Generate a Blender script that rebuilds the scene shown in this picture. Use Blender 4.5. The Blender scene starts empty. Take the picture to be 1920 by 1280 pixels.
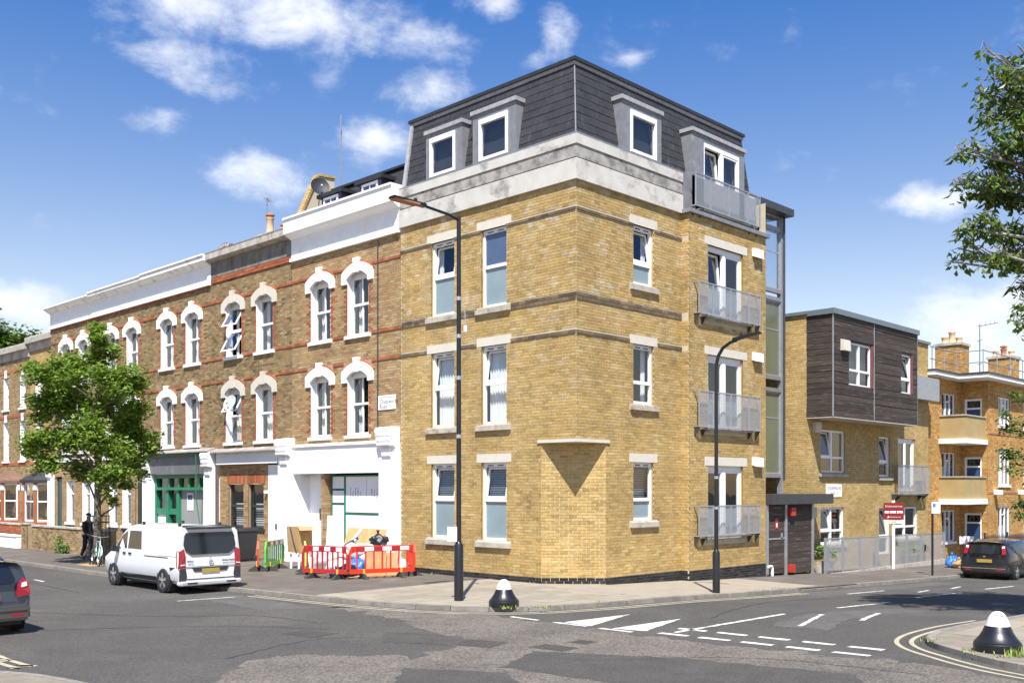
import bpy, bmesh, math, random
from mathutils import Vector, Matrix
from mathutils.geometry import tessellate_polygon
rnd = random.Random(7)
SC = bpy.context.scene
COL = SC.collection
# ------------------------------------------------------------------ camera
# world X runs along the side street (u), world Y along the main street (v); the corner of the brick block is the origin
cam = bpy.data.objects.new('camera', bpy.data.cameras.new('camera'))
COL.objects.link(cam)
FW = Vector((.7137, .7005, 0)); RT = Vector((.7005, -.7137, 0))
cam.location = (-21.05, -18.19, 2.7)
cam.rotation_euler = (math.radians(90), 0, math.radians(-45.53))
cam.data.sensor_width = 36; cam.data.lens = 35.44; cam.data.shift_y = .1432
cam.data.clip_start = .1; cam.data.clip_end = 3000
SC.camera = cam
# ------------------------------------------------------------------ light
SUN_EL = math.radians(57); SD = Vector((.738, .6755)).normalized()
sun = bpy.data.objects.new('sun', bpy.data.lights.new('sun', 'SUN')); COL.objects.link(sun)
sun.data.energy = 5.0; sun.data.angle = math.radians(.53); sun.data.color = (1, .955, .88)
sun.rotation_euler = Vector((SD.x*math.cos(SUN_EL), SD.y*math.cos(SUN_EL), -math.sin(SUN_EL))).to_track_quat('-Z', 'Y').to_euler()
sun.location = (-20, -20, 40)
SC.view_settings.view_transform = 'Standard'; SC.view_settings.look = 'None'
SC.view_settings.gamma = 1; SC.view_settings.use_curve_mapping = False
SC.view_settings.exposure = .85
SC.render.engine = 'CYCLES'
SC.cycles.max_bounces = 6; SC.cycles.transparent_max_bounces = 16
# ------------------------------------------------------------------ sky with scattered clouds
def make_sky():
    w = bpy.data.worlds.new('World'); SC.world = w; w.use_nodes = True
    nt = w.node_tree; N = nt.nodes; K = nt.links; N.clear()
    out = N.new('ShaderNodeOutputWorld'); bg = N.new('ShaderNodeBackground')
    sky = N.new('ShaderNodeTexSky'); sky.sky_type = 'NISHITA'; sky.sun_disc = False
    sky.sun_elevation = SUN_EL; sky.sun_rotation = math.atan2(-SD.x, -SD.y)
    sky.air_density = 1.0; sky.dust_density = .6; sky.ozone_density = 2.2; sky.altitude = 50
    hs = N.new('ShaderNodeVectorMath'); hs.operation = 'MULTIPLY'; K.new(sky.outputs[0], hs.inputs[0])
    tc0 = N.new('ShaderNodeTexCoord'); sz = N.new('ShaderNodeSeparateXYZ'); K.new(tc0.outputs['Generated'], sz.inputs[0])
    hz = N.new('ShaderNodeMapRange'); hz.inputs['From Min'].default_value = .10; hz.inputs['From Max'].default_value = .43; K.new(sz.outputs['Z'], hz.inputs['Value'])
    hm = N.new('ShaderNodeMix'); hm.data_type = 'RGBA'; hm.inputs['A'].default_value = (2.9, 2.22, 1.78, 1); hm.inputs['B'].default_value = (.68, 1.28, 2.0, 1); K.new(hz.outputs[0], hm.inputs['Factor']); K.new(hm.outputs['Result'], hs.inputs[1])
    tc = N.new('ShaderNodeTexCoord')
    nz = N.new('ShaderNodeTexNoise'); nz.inputs['Scale'].default_value = 13.; nz.inputs['Detail'].default_value = 12; nz.inputs['Roughness'].default_value = .62
    nz.inputs['Distortion'].default_value = .15
    mp = N.new('ShaderNodeMapping'); mp.inputs['Scale'].default_value = (1, 1, 1.7)
    K.new(tc.outputs['Generated'], mp.inputs[0]); K.new(mp.outputs[0], nz.inputs['Vector'])
    acc = None
    for (px, py, rx, ry, a) in [(470,20,330,70,1.0),(385,135,130,62,.85),(600,95,70,85,.7),(300,222,85,32,.85),(800,75,110,42,.8),(800,178,85,48,.88),
                                (705,258,95,45,.92),(478,328,110,50,.92),(60,560,130,50,.9),(1745,372,95,36,.9),(1835,590,150,75,1.0),
                                (1045,50,40,45,.75),(930,10,50,30,.75),(1000,110,30,20,.4),(1180,112,26,16,.5),(1900,500,50,20,.55)]:
        d = (FW + RT*((px-960)/1890) + Vector((0,0,(915-py)/1890))); l = d.length; d.normalize()
        m = N.new('ShaderNodeMapping'); m.vector_type = 'TEXTURE'
        m.inputs['Location'].default_value = d
        m.inputs['Rotation'].default_value = (0, 0, math.atan2(d.y, d.x) - math.pi/2)
        m.inputs['Scale'].default_value = (rx/1890/l*1.25, 1, ry/1890/l*1.25)
        K.new(tc.outputs['Generated'], m.inputs[0])
        ln = N.new('ShaderNodeVectorMath'); ln.operation = 'LENGTH'; K.new(m.outputs[0], ln.inputs[0])
        mr = N.new('ShaderNodeMapRange'); mr.interpolation_type = 'SMOOTHSTEP'
        mr.inputs['From Min'].default_value = 1.25; mr.inputs['From Max'].default_value = .0
        mr.inputs['To Min'].default_value = 0; mr.inputs['To Max'].default_value = a
        K.new(ln.outputs['Value'], mr.inputs['Value'])
        if acc is None: acc = mr.outputs[0]
        else:
            mx = N.new('ShaderNodeMath'); mx.operation = 'MAXIMUM'; K.new(acc, mx.inputs[0]); K.new(mr.outputs[0], mx.inputs[1]); acc = mx.outputs[0]
    s1 = N.new('ShaderNodeMath'); s1.operation = 'MULTIPLY_ADD'; K.new(acc, s1.inputs[0]); s1.inputs[1].default_value = .40; K.new(nz.outputs[0], s1.inputs[2])
    den = N.new('ShaderNodeMapRange'); den.interpolation_type = 'SMOOTHSTEP'
    den.inputs['From Min'].default_value = .575; den.inputs['From Max'].default_value = 1.04; den.inputs['To Max'].default_value = .92
    K.new(s1.outputs[0], den.inputs['Value'])
    mix = N.new('ShaderNodeMix'); mix.data_type = 'RGBA'
    K.new(den.outputs[0], mix.inputs['Factor']); K.new(hs.outputs[0], mix.inputs['A']); mix.inputs['B'].default_value = (12.6, 12.9, 13.6, 1)
    K.new(mix.outputs['Result'], bg.inputs['Color']); bg.inputs['Strength'].default_value = .05
    K.new(bg.outputs[0], out.inputs[0])
make_sky()
# ------------------------------------------------------------------ helpers
def g(u):
    u = min(u, 70)
    if u <= -1: return 0.
    if u < 1: return -.031*(u+1)**2/4
    if u < 16: return -.031*u
    return -.496-.016*(u-16)
MATS = {}
def mat(name, col, rough=.7, var=.12, scale=6., bump=0., bscale=40., metal=0., spec=.5, coat=0., stretch=None, trans=0., island=0., stain=None, emit=None, speck=None):
    """procedural principled material: base colour broken up by noise in object/world space"""
    if name in MATS: return MATS[name]
    m = bpy.data.materials.new(name); m.use_nodes = True; nt = m.node_tree; N = nt.nodes; K = nt.links
    p = N['Principled BSDF']; p.inputs['Roughness'].default_value = rough; p.inputs['Metallic'].default_value = metal
    p.inputs['Specular IOR Level'].default_value = spec; p.inputs['Coat Weight'].default_value = coat; p.inputs['Coat Roughness'].default_value = .05
    p.inputs['Transmission Weight'].default_value = trans
    geo = N.new('ShaderNodeNewGeometry')
    pos = geo.outputs['Position']
    if stretch:
        mp = N.new('ShaderNodeMapping'); mp.inputs['Scale'].default_value = stretch; K.new(pos, mp.inputs[0]); pos = mp.outputs[0]
    nz = N.new('ShaderNodeTexNoise'); nz.inputs['Scale'].default_value = scale; nz.inputs['Detail'].default_value = 5; K.new(pos, nz.inputs['Vector'])
    mr = N.new('ShaderNodeMapRange'); mr.inputs['From Min'].default_value = .25; mr.inputs['From Max'].default_value = .75
    mr.inputs['To Min'].default_value = 1-var; mr.inputs['To Max'].default_value = 1+var; K.new(nz.outputs[0], mr.inputs['Value'])
    val = mr.outputs[0]
    if island:
        mi = N.new('ShaderNodeMapRange'); mi.inputs['To Min'].default_value = 1-island; mi.inputs['To Max'].default_value = 1+island
        oi = N.new('ShaderNodeObjectInfo'); ad = N.new('ShaderNodeMath'); ad.operation = 'ADD'; fr = N.new('ShaderNodeMath'); fr.operation = 'FRACT'
        K.new(oi.outputs['Random'], ad.inputs[0]); K.new(geo.outputs['Random Per Island'], ad.inputs[1]); K.new(ad.outputs[0], fr.inputs[0])
        K.new(fr.outputs[0], mi.inputs['Value'])
        mu = N.new('ShaderNodeMath'); mu.operation = 'MULTIPLY'; K.new(val, mu.inputs[0]); K.new(mi.outputs[0], mu.inputs[1]); val = mu.outputs[0]
    if speck:
        ns = N.new('ShaderNodeTexNoise'); ns.inputs['Scale'].default_value = speck[0]; ns.inputs['Detail'].default_value = 3; K.new(geo.outputs['Position'], ns.inputs['Vector'])
        ms = N.new('ShaderNodeMapRange'); ms.inputs['From Min'].default_value = .3; ms.inputs['From Max'].default_value = .7; ms.inputs['To Min'].default_value = 1-speck[1]; ms.inputs['To Max'].default_value = 1+speck[1]; K.new(ns.outputs[0], ms.inputs['Value'])
        mk = N.new('ShaderNodeMath'); mk.operation = 'MULTIPLY'; K.new(val, mk.inputs[0]); K.new(ms.outputs[0], mk.inputs[1]); val = mk.outputs[0]
    vm = N.new('ShaderNodeVectorMath'); vm.operation = 'SCALE'; vm.inputs[0].default_value = col[:3]; K.new(val, vm.inputs['Scale'])
    c = vm.outputs[0]
    if stain and speck:
        vs_ = N.new('ShaderNodeVectorMath'); vs_.operation = 'SCALE'; vs_.inputs[0].default_value = stain[0]; K.new(ms.outputs[0], vs_.inputs['Scale'])
    if stain:   # (colour, scale, threshold, stretch): grime with a shape of its own
        n2 = N.new('ShaderNodeTexNoise'); n2.inputs['Scale'].default_value = stain[1]; n2.inputs['Detail'].default_value = 7; n2.inputs['Roughness'].default_value = .65
        m2 = N.new('ShaderNodeMapping'); m2.inputs['Scale'].default_value = stain[3] if len(stain) > 3 else (1, 1, 1)
        K.new(geo.outputs['Position'], m2.inputs[0]); K.new(m2.outputs[0], n2.inputs['Vector'])
        r2 = N.new('ShaderNodeMapRange'); r2.inputs['From Min'].default_value = stain[2]; r2.inputs['From Max'].default_value = stain[2]+.16; r2.inputs['To Max'].default_value = .85
        K.new(n2.outputs[0], r2.inputs['Value'])
        mx = N.new('ShaderNodeMix'); mx.data_type = 'RGBA'; K.new(r2.outputs[0], mx.inputs['Factor']); K.new(c, mx.inputs['A']); mx.inputs['B'].default_value = (*stain[0], 1); c = mx.outputs['Result']
        if speck: K.new(vs_.outputs[0], mx.inputs['B'])
    K.new(c, p.inputs['Base Color'])
    if bump:
        nb = N.new('ShaderNodeTexNoise'); nb.inputs['Scale'].default_value = bscale; nb.inputs['Detail'].default_value = 4; K.new(pos, nb.inputs['Vector'])
        b = N.new('ShaderNodeBump'); b.inputs['Strength'].default_value = bump; b.inputs['Distance'].default_value = .02; K.new(nb.outputs[0], b.inputs['Height']); K.new(b.outputs[0], p.inputs['Normal'])
    if emit:
        p.inputs['Emission Color'].default_value = (*emit[0], 1); p.inputs['Emission Strength'].default_value = emit[1]
    MATS[name] = m; return m
def brick_mat(name, cols, white=None, dark=None):
    """every brick (mesh island or object) draws its own tone; lime bloom and soot lie over it in patches"""
    m = bpy.data.materials.new(name); m.use_nodes = True; nt = m.node_tree; N = nt.nodes; K = nt.links
    p = N['Principled BSDF']; p.inputs['Roughness'].default_value = .92; p.inputs['Specular IOR Level'].default_value = .2
    geo = N.new('ShaderNodeNewGeometry'); oi = N.new('ShaderNodeObjectInfo')
    ad = N.new('ShaderNodeMath'); ad.operation = 'ADD'; K.new(oi.outputs['Random'], ad.inputs[0]); K.new(geo.outputs['Random Per Island'], ad.inputs[1])
    fr = N.new('ShaderNodeMath'); fr.operation = 'FRACT'; K.new(ad.outputs[0], fr.inputs[0])
    cr = N.new('ShaderNodeValToRGB'); e = cr.color_ramp.elements
    while len(e) < len(cols): e.new(.5)
    for i, c in enumerate(cols): e[i].position = i/(len(cols)-1); e[i].color = (*c, 1)
    K.new(fr.outputs[0], cr.inputs[0]); c = cr.outputs[0]
    nz = N.new('ShaderNodeTexNoise'); nz.inputs['Scale'].default_value = 14; nz.inputs['Detail'].default_value = 6; K.new(geo.outputs['Position'], nz.inputs['Vector'])
    mr = N.new('ShaderNodeMapRange'); mr.inputs['From Min'].default_value = .25; mr.inputs['From Max'].default_value = .75; mr.inputs['To Min'].default_value = .78; mr.inputs['To Max'].default_value = 1.2
    K.new(nz.outputs[0], mr.inputs['Value'])
    n3 = N.new('ShaderNodeTexNoise'); n3.inputs['Scale'].default_value = .7; n3.inputs['Detail'].default_value = 4; K.new(geo.outputs['Position'], n3.inputs['Vector'])
    m3 = N.new('ShaderNodeMapRange'); m3.inputs['From Min'].default_value = .3; m3.inputs['From Max'].default_value = .7; m3.inputs['To Min'].default_value = .84; m3.inputs['To Max'].default_value = 1.14
    K.new(n3.outputs[0], m3.inputs['Value'])
    mm = N.new('ShaderNodeMath'); mm.operation = 'MULTIPLY'; K.new(mr.outputs[0], mm.inputs[0]); K.new(m3.outputs[0], mm.inputs[1])
    vm = N.new('ShaderNodeVectorMath'); vm.operation = 'SCALE'; K.new(c, vm.inputs[0]); K.new(mm.outputs[0], vm.inputs['Scale']); c = vm.outputs[0]
    for spec in (white, dark):
        if not spec: continue
        colr, sc, th, zr, amt = spec
        n2 = N.new('ShaderNodeTexNoise'); n2.inputs['Scale'].default_value = sc; n2.inputs['Detail'].default_value = 8; n2.inputs['Roughness'].default_value = .7
        mv = N.new('ShaderNodeMapping'); mv.inputs['Scale'].default_value = (1, 1, .35) if spec is dark else (1, 1, 1); K.new(geo.outputs['Position'], mv.inputs[0]); K.new(mv.outputs[0], n2.inputs['Vector'])
        r2 = N.new('ShaderNodeMapRange'); r2.inputs['From Min'].default_value = th; r2.inputs['From Max'].default_value = th+.14; r2.inputs['To Max'].default_value = amt
        K.new(n2.outputs[0], r2.inputs['Value']); f = r2.outputs[0]
        wi = N.new('ShaderNodeMath'); wi.operation = 'MULTIPLY'; K.new(f, wi.inputs[0])
        w2 = N.new('ShaderNodeTexWhiteNoise'); w2.noise_dimensions = '1D'; K.new(fr.outputs[0], w2.inputs['W'])
        w3 = N.new('ShaderNodeMapRange'); w3.inputs['From Min'].default_value = .25; w3.inputs['From Max'].default_value = .9; K.new(w2.outputs['Value'], w3.inputs['Value']); K.new(w3.outputs[0], wi.inputs[1]); f = wi.outputs[0]
        if zr:
            sx = N.new('ShaderNodeSeparateXYZ'); K.new(geo.outputs['Position'], sx.inputs[0])
            rz = N.new('ShaderNodeMapRange'); rz.inputs['From Min'].default_value = zr[0]; rz.inputs['From Max'].default_value = zr[1]; K.new(sx.outputs['Z'], rz.inputs['Value'])
            mz = N.new('ShaderNodeMath'); mz.operation = 'MULTIPLY'; K.new(f, mz.inputs[0]); K.new(rz.outputs[0], mz.inputs[1]); f = mz.outputs[0]
        mx = N.new('ShaderNodeMix'); mx.data_type = 'RGBA'; K.new(f, mx.inputs['Factor']); K.new(c, mx.inputs['A']); mx.inputs['B'].default_value = (*colr, 1); c = mx.outputs['Result']
    K.new(c, p.inputs['Base Color'])
    b = N.new('ShaderNodeBump'); b.inputs['Strength'].default_value = .35; b.inputs['Distance'].default_value = .01; K.new(nz.outputs[0], b.inputs['Height']); K.new(b.outputs[0], p.inputs['Normal'])
    MATS[name] = m; return m
def glass_mat(name, tint=(.55,.62,.66), refl=.12, rough=.02):
    m = bpy.data.materials.new(name); m.use_nodes = True; nt = m.node_tree; N = nt.nodes; K = nt.links; N.clear()
    out = N.new('ShaderNodeOutputMaterial'); tr = N.new('ShaderNodeBsdfTransparent'); tr.inputs[0].default_value = (*tint, 1)
    gl = N.new('ShaderNodeBsdfGlossy'); gl.inputs['Roughness'].default_value = rough; gl.inputs['Color'].default_value = (.95, .97, 1, 1)
    fz = N.new('ShaderNodeFresnel'); fz.inputs['IOR'].default_value = 1.5
    ma = N.new('ShaderNodeMath'); ma.operation = 'MULTIPLY_ADD'; ma.inputs[1].default_value = 1.0; ma.inputs[2].default_value = refl; ma.use_clamp = True
    geo = N.new('ShaderNodeNewGeometry'); front = N.new('ShaderNodeMath'); front.operation = 'SUBTRACT'; front.inputs[0].default_value = 1; K.new(geo.outputs['Backfacing'], front.inputs[1])
    fz.inputs['IOR'].default_value = 1.5; K.new(fz.outputs[0], ma.inputs[0])
    m2 = N.new('ShaderNodeMath'); m2.operation = 'MULTIPLY'; K.new(ma.outputs[0], m2.inputs[0]); K.new(front.outputs[0], m2.inputs[1])   # the rear face of a pane adds no mirror of its own
    nz = N.new('ShaderNodeTexNoise'); nz.inputs['Scale'].default_value = 1.3; K.new(geo.outputs['Position'], nz.inputs['Vector'])
    bp = N.new('ShaderNodeBump'); bp.inputs['Strength'].default_value = .06; bp.inputs['Distance'].default_value = .05; K.new(nz.outputs[0], bp.inputs['Height']); K.new(bp.outputs[0], gl.inputs['Normal'])
    mx = N.new('ShaderNodeMixShader'); K.new(m2.outputs[0], mx.inputs[0]); K.new(tr.outputs[0], mx.inputs[1]); K.new(gl.outputs[0], mx.inputs[2]); K.new(mx.outputs[0], out.inputs[0])
    MATS[name] = m; return m

class FMap:
    """facade frame: s along the wall, t up, d outwards"""
    def __init__(self, o, es, ed, et=(0, 0, 1)):
        self.o = Vector(o); self.es = Vector(es).normalized(); self.ed = Vector(ed).normalized(); self.et = Vector(et).normalized()
        self.flip = self.es.cross(self.et).dot(self.ed) < 0
    def __call__(self, s, t, d): return self.o + self.es*s + self.et*t + self.ed*d
def FL(u0=0.): return FMap((u0, 0, 0), (0, 1, 0), (-1, 0, 0))
def FR(v0=0.): return FMap((0, v0, 0), (1, 0, 0), (0, -1, 0))
class MB:
    def __init__(self, fm=None): self.v = []; self.f = []; self.fm = fm
    def add(self, vs, fs):
        n = len(self.v)
        if self.fm:
            self.v += [tuple(self.fm(*p)) for p in vs]
            self.f += [tuple(n+i for i in (reversed(f) if self.fm.flip else f)) for f in fs]
        else:
            self.v += [tuple(p) for p in vs]; self.f += [tuple(n+i for i in f) for f in fs]
        return self
    def box(self, a0, a1, b0, b1, c0, c1, back=True):
        vs = [(a0,b0,c0),(a1,b0,c0),(a1,b1,c0),(a0,b1,c0),(a0,b0,c1),(a1,b0,c1),(a1,b1,c1),(a0,b1,c1)]
        fs = [(4,5,6,7),(0,1,5,4),(1,2,6,5),(2,3,7,6),(3,0,4,7)]
        if back: fs.append((3,2,1,0))
        return self.add(vs, fs)
    def hexa(self, lo, hi):      # two quads (4 points each) joined
        return self.add(list(lo)+list(hi), [(3,2,1,0),(4,5,6,7),(0,1,5,4),(1,2,6,5),(2,3,7,6),(3,0,4,7)])
    def prism(self, poly, c0, c1, axis=2):
        n = len(poly)
        def mk(p, c): return (p[0], p[1], c) if axis == 2 else ((p[0], c, p[1]) if axis == 1 else (c, p[0], p[1]))
        vs = [mk(p, c0) for p in poly]+[mk(p, c1) for p in poly]
        tri = tessellate_polygon([[Vector((p[0], p[1], 0)) for p in poly]])
        fs = []
        for t in tri:
            a, b, c = t
            ar = (poly[b][0]-poly[a][0])*(poly[c][1]-poly[a][1])-(poly[c][0]-poly[a][0])*(poly[b][1]-poly[a][1])
            if ar < 0: b, c = c, b
            fs += [(a+n, b+n, c+n), (c, b, a)]
        area = sum(poly[i][0]*poly[(i+1) % n][1]-poly[(i+1) % n][0]*poly[i][1] for i in range(n))
        for i in range(n):
            j = (i+1) % n
            fs.append((i, j, j+n, i+n) if area > 0 else (j, i, i+n, j+n))
        if axis == 1: fs = [tuple(reversed(f)) for f in fs]
        return self.add(vs, fs)
    def tube(self, pts, r, n=8, caps=True, rs=None):
        pts = [Vector(p) for p in pts]; k = len(pts); rs = rs or [r]*k
        base = len(self.v); vs = []; up = None
        for i, p in enumerate(pts):
            t = (pts[min(i+1, k-1)]-pts[max(i-1, 0)]).normalized()
            if up is None:
                up = Vector((0, 0, 1)) if abs(t.z) < .9 else Vector((1, 0, 0))
            x = t.cross(up)
            if x.length < 1e-4: x = t.cross(Vector((0, 1, 0)))
            x.normalize(); y = x.cross(t).normalized(); up = y
            for j in range(n):
                a = 2*math.pi*j/n; vs.append(p+x*math.cos(a)*rs[i]+y*math.sin(a)*rs[i])
        fs = []
        for i in range(k-1):
            for j in range(n):
                a = i*n+j; b = i*n+(j+1) % n; fs.append((a, a+n, b+n, b))
        if caps: fs.append(tuple(range(n))); fs.append(tuple(reversed(range((k-1)*n, k*n))))
        return self.add(vs, fs)
    def lathe(self, prof, c=(0, 0, 0), n=24, ax=None):   # prof [(r,z)], optional axis matrix
        vs = []; k = len(prof)
        for r, z in prof:
            for j in range(n):
                a = 2*math.pi*j/n; p = Vector((r*math.cos(a), r*math.sin(a), z))
                if ax is not None: p = ax @ p
                vs.append(p+Vector(c))
        fs = []
        for i in range(k-1):
            for j in range(n):
                a = i*n+j; b = i*n+(j+1) % n; fs.append((a, b, b+n, a+n))
        fs.append(tuple(reversed(range(n)))); fs.append(tuple(range((k-1)*n, k*n)))
        return self.add(vs, fs)
    def build(self, name, m, parent=None, loc=None, smooth=False, local=False, bevel=0):
        return link(mesh_of(self, name, m, parent, loc, smooth, local, bevel), name, parent, loc, local)
WL = {}
def mesh_of(mb, name, m, parent=None, loc=None, smooth=False, local=False, bevel=0):
    off = Vector((0, 0, 0))
    if not local:
        if parent is not None: off = WL.get(parent.name, Vector((0, 0, 0)))
        elif loc is not None: off = Vector(loc)
    me = bpy.data.meshes.new(name)
    vs = mb.v if off.length == 0 else [(p[0]-off.x, p[1]-off.y, p[2]-off.z) for p in mb.v]
    me.from_pydata(vs, [], mb.f)
    if m is not None: me.materials.append(MATS[m] if isinstance(m, str) else m)
    if bevel:
        bm = bmesh.new(); bm.from_mesh(me); bmesh.ops.remove_doubles(bm, verts=bm.verts, dist=1e-5)
        es = [e for e in bm.edges if e.calc_face_angle(0) > .6]
        bmesh.ops.bevel(bm, geom=es, offset=bevel, segments=2, affect='EDGES', clamp_overlap=True)
        bm.to_mesh(me); bm.free()
    if smooth:
        me.polygons.foreach_set('use_smooth', [True]*len(me.polygons))
        if smooth != 'all': me.set_sharp_from_angle(angle=math.radians(40))
    me.update(); return me
def link(me, name, parent=None, loc=None, local=False):
    o = bpy.data.objects.new(name, me); COL.objects.link(o)
    if parent is not None:
        o.parent = parent; WL[o.name] = WL.get(parent.name, Vector((0, 0, 0)))
        if local and loc is not None: o.location = loc
    else:
        if loc is not None: o.location = loc
        WL[o.name] = Vector(loc) if loc is not None else Vector((0, 0, 0))
    return o
def tag(o, label=None, cat=None, group=None, kind=None):
    if label: o['label'] = label
    if cat: o['category'] = cat
    if group: o['group'] = group
    if kind: o['kind'] = kind
    return o
def thing(name, label, cat, loc, rz=0., group=None):
    o = bpy.data.objects.new(name, None); COL.objects.link(o); o.location = loc; o.rotation_euler = (0, 0, rz)
    o.empty_display_size = .3
    WL[o.name] = Vector(loc) if rz == 0 else Vector((0, 0, 0))
    return tag(o, label, cat, group)
def letters(body, size, fm, s, t, d, m, parent, name='lettering', align='CENTER', bold=0., xs=1.):
    """flat printed writing, converted to a mesh standing on the sign face"""
    cu = bpy.data.curves.new(name, 'FONT'); cu.body = body; cu.size = size; cu.align_x = align; cu.align_y = 'CENTER'; cu.offset = bold; cu.extrude = .001; cu.resolution_u = 2
    tmp = bpy.data.objects.new('tmp', cu); COL.objects.link(tmp)
    dg = bpy.context.evaluated_depsgraph_get(); me0 = bpy.data.meshes.new_from_object(tmp.evaluated_get(dg))
    COL.objects.unlink(tmp); bpy.data.objects.remove(tmp)
    mb = MB(); sg = fm.lett if hasattr(fm, 'lett') else (-1 if fm.flip else 1)
    mb.v = [tuple(fm(s+sg*v.co.x*xs, t+v.co.y, d+v.co.z)) for v in me0.vertices]; mb.f = [tuple(p.vertices) for p in me0.polygons]
    bpy.data.meshes.remove(me0)
    return mb.build(name, m, parent)
# ---- bricks laid course by course round openings
def in_hole(s0, s1, tm, holes):
    cut = []
    for h in holes:
        if h[2] < tm < h[3] and h[1] > s0 and h[0] < s1: cut.append((h[0], h[1]))
    cut.sort(); segs = []; a = s0
    for c in cut:
        if c[0] > a: segs.append((a, c[0]))
        a = max(a, c[1])
    if a < s1: segs.append((a, s1))
    return segs
def lay(s0, s1, t0, t1, holes, course=.085, L=.255, j=.012, emit=None, sfun=None, seed=1, off=0.):
    """yield (a,b,t,t2) of every brick"""
    r = random.Random(seed); n = max(1, round((t1-t0)/course)); c = (t1-t0)/n
    for i in range(n):
        t = t0+i*c; tm = t+c/2
        a0, a1 = sfun(tm) if sfun else (s0, s1)
        for (p, q) in in_hole(a0, a1, tm, holes):
            k = math.floor((p-off)/L)-1; ph = .5*L if i % 2 else 0.
            x = k*L+ph+off
            while x < q:
                a = max(x, p); b = min(x+L, q)
                if b-a > .05: yield (a+j/2 if x >= p else a, b-j/2 if x+L <= q else b, t+j/2, t+c-j/2, r)
                x += L
def brick_into(mb, a, b, t, t2, r, d0=-.02, pr=.007):
    d = pr+r.uniform(-.003, .004)
    mb.box(a, b, t, t2, d0, d, back=False)
def wall_sheet(mb, s0, s1, t0, t1, holes, depth=.22, d=0., reveal=True, rv=None):
    """mortar face with openings and their reveals"""
    ss = sorted({s0, s1, *[min(max(x, s0), s1) for h in holes for x in h[:2]]}); ts = sorted({t0, t1, *[min(max(x, t0), t1) for h in holes for x in h[2:4]]})
    for i in range(len(ss)-1):
        for k in range(len(ts)-1):
            sm = (ss[i]+ss[i+1])/2; tm = (ts[k]+ts[k+1])/2
            if any(h[0] < sm < h[1] and h[2] < tm < h[3] for h in holes): continue
            mb.add([(ss[i],ts[k],d),(ss[i+1],ts[k],d),(ss[i+1],ts[k+1],d),(ss[i],ts[k+1],d)], [(0,1,2,3)])
    if reveal:
        for h in holes:
            a, b, c, e = h[:4]
            if rv is not None: rv.fm = mb.fm
            (mb if rv is None else rv).add([(a,c,d),(b,c,d),(b,e,d),(a,e,d),(a,c,d-depth),(b,c,d-depth),(b,e,d-depth),(a,e,d-depth)], [(0,4,5,1),(1,5,6,2),(2,6,7,3),(3,7,4,0)])
def inpoly(x, y, P):
    r = False; j = len(P)-1
    for i in range(len(P)):
        if (P[i][1] > y) != (P[j][1] > y) and x < (P[j][0]-P[i][0])*(y-P[i][1])/(P[j][1]-P[i][1])+P[i][0]: r = not r
        j = i
    return r
BREAKS = [-1, -.5, 0, .5, 1, 16, 70]
def sheet(name, poly, dz, m, parent=None, zb=None):
    """flat region on the sloping ground, cut where the slope changes; zb gives it sides down to the road"""
    bm = bmesh.new(); vs = [bm.verts.new((p[0], p[1], 0)) for p in poly]; f = bm.faces.new(vs)
    if f.normal.z < 0 or (f.normal_update() or f.normal.z < 0): f.normal_flip()
    if len(poly) > 4: bmesh.ops.triangulate(bm, faces=bm.faces[:])
    for b in BREAKS:
        bmesh.ops.bisect_plane(bm, geom=bm.verts[:]+bm.edges[:]+bm.faces[:], plane_co=(b, 0, 0), plane_no=(1, 0, 0))
    for v in bm.verts: v.co.z = g(v.co.x)+dz
    me = bpy.data.meshes.new(name); bm.to_mesh(me); bm.free()
    me.materials.append(MATS[m]); return link(me, name, parent)
# ------------------------------------------------------------------ materials
brick_mat('yellow_brick', [(.44,.305,.118),(.385,.255,.09),(.49,.355,.155),(.30,.20,.075),(.455,.32,.13),(.41,.275,.10),(.34,.245,.105)], white=((.60,.54,.44), 1.5, .48, (2.5, 9.5), .66), dark=((.17,.12,.055), 1.8, .55, None, .6))
brick_mat('clean_yellow_brick', [(.44,.31,.125),(.39,.265,.10),(.49,.36,.165),(.35,.24,.09),(.46,.33,.14)], white=((.62,.55,.42), 1.8, .56, (3, 8), .5))
brick_mat('stock_brick', [(0.335,0.240,0.124),(0.233,0.162,0.083),(0.400,0.294,0.153),(0.158,0.108,0.065),(0.353,0.245,0.118),(0.279,0.167,0.094),(0.409,0.314,0.189)], dark=((.07,.05,.03), 1.6, .52, None, .6))
brick_mat('sooty_brick', [(0.288,0.206,0.100),(0.195,0.137,0.071),(0.353,0.255,0.130),(0.121,0.088,0.053),(0.307,0.211,0.100),(0.233,0.152,0.083),(0.372,0.279,0.153)], dark=((.07,.05,.03), 1.4, .55, None, .6))
brick_mat('pale_stock_brick', [(0.391,0.274,0.142),(0.316,0.206,0.100),(0.446,0.333,0.189),(0.242,0.157,0.083),(0.409,0.274,0.130),(0.335,0.186,0.106)], dark=((.12,.08,.05), 2., .58, None, .5))
brick_mat('orange_brick', [(.50,.30,.10),(.42,.22,.07),(.55,.36,.14),(.36,.18,.06),(.48,.27,.08)], dark=((.22,.11,.04), 3., .6, None, .5))
brick_mat('red_brick', [(.36,.11,.05),(.30,.085,.04),(.42,.15,.07),(.25,.075,.04)], dark=((.1,.05,.03), 2., .58, None, .5))
brick_mat('soot_string_brick', [(.16,.12,.075),(.11,.085,.055),(.22,.16,.09),(.08,.06,.045)], white=((.4,.36,.28), 2.5, .56, None, .5))
brick_mat('engineering_brick', [(.022,.022,.026),(.035,.034,.036),(.016,.016,.02),(.05,.047,.045)])
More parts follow.
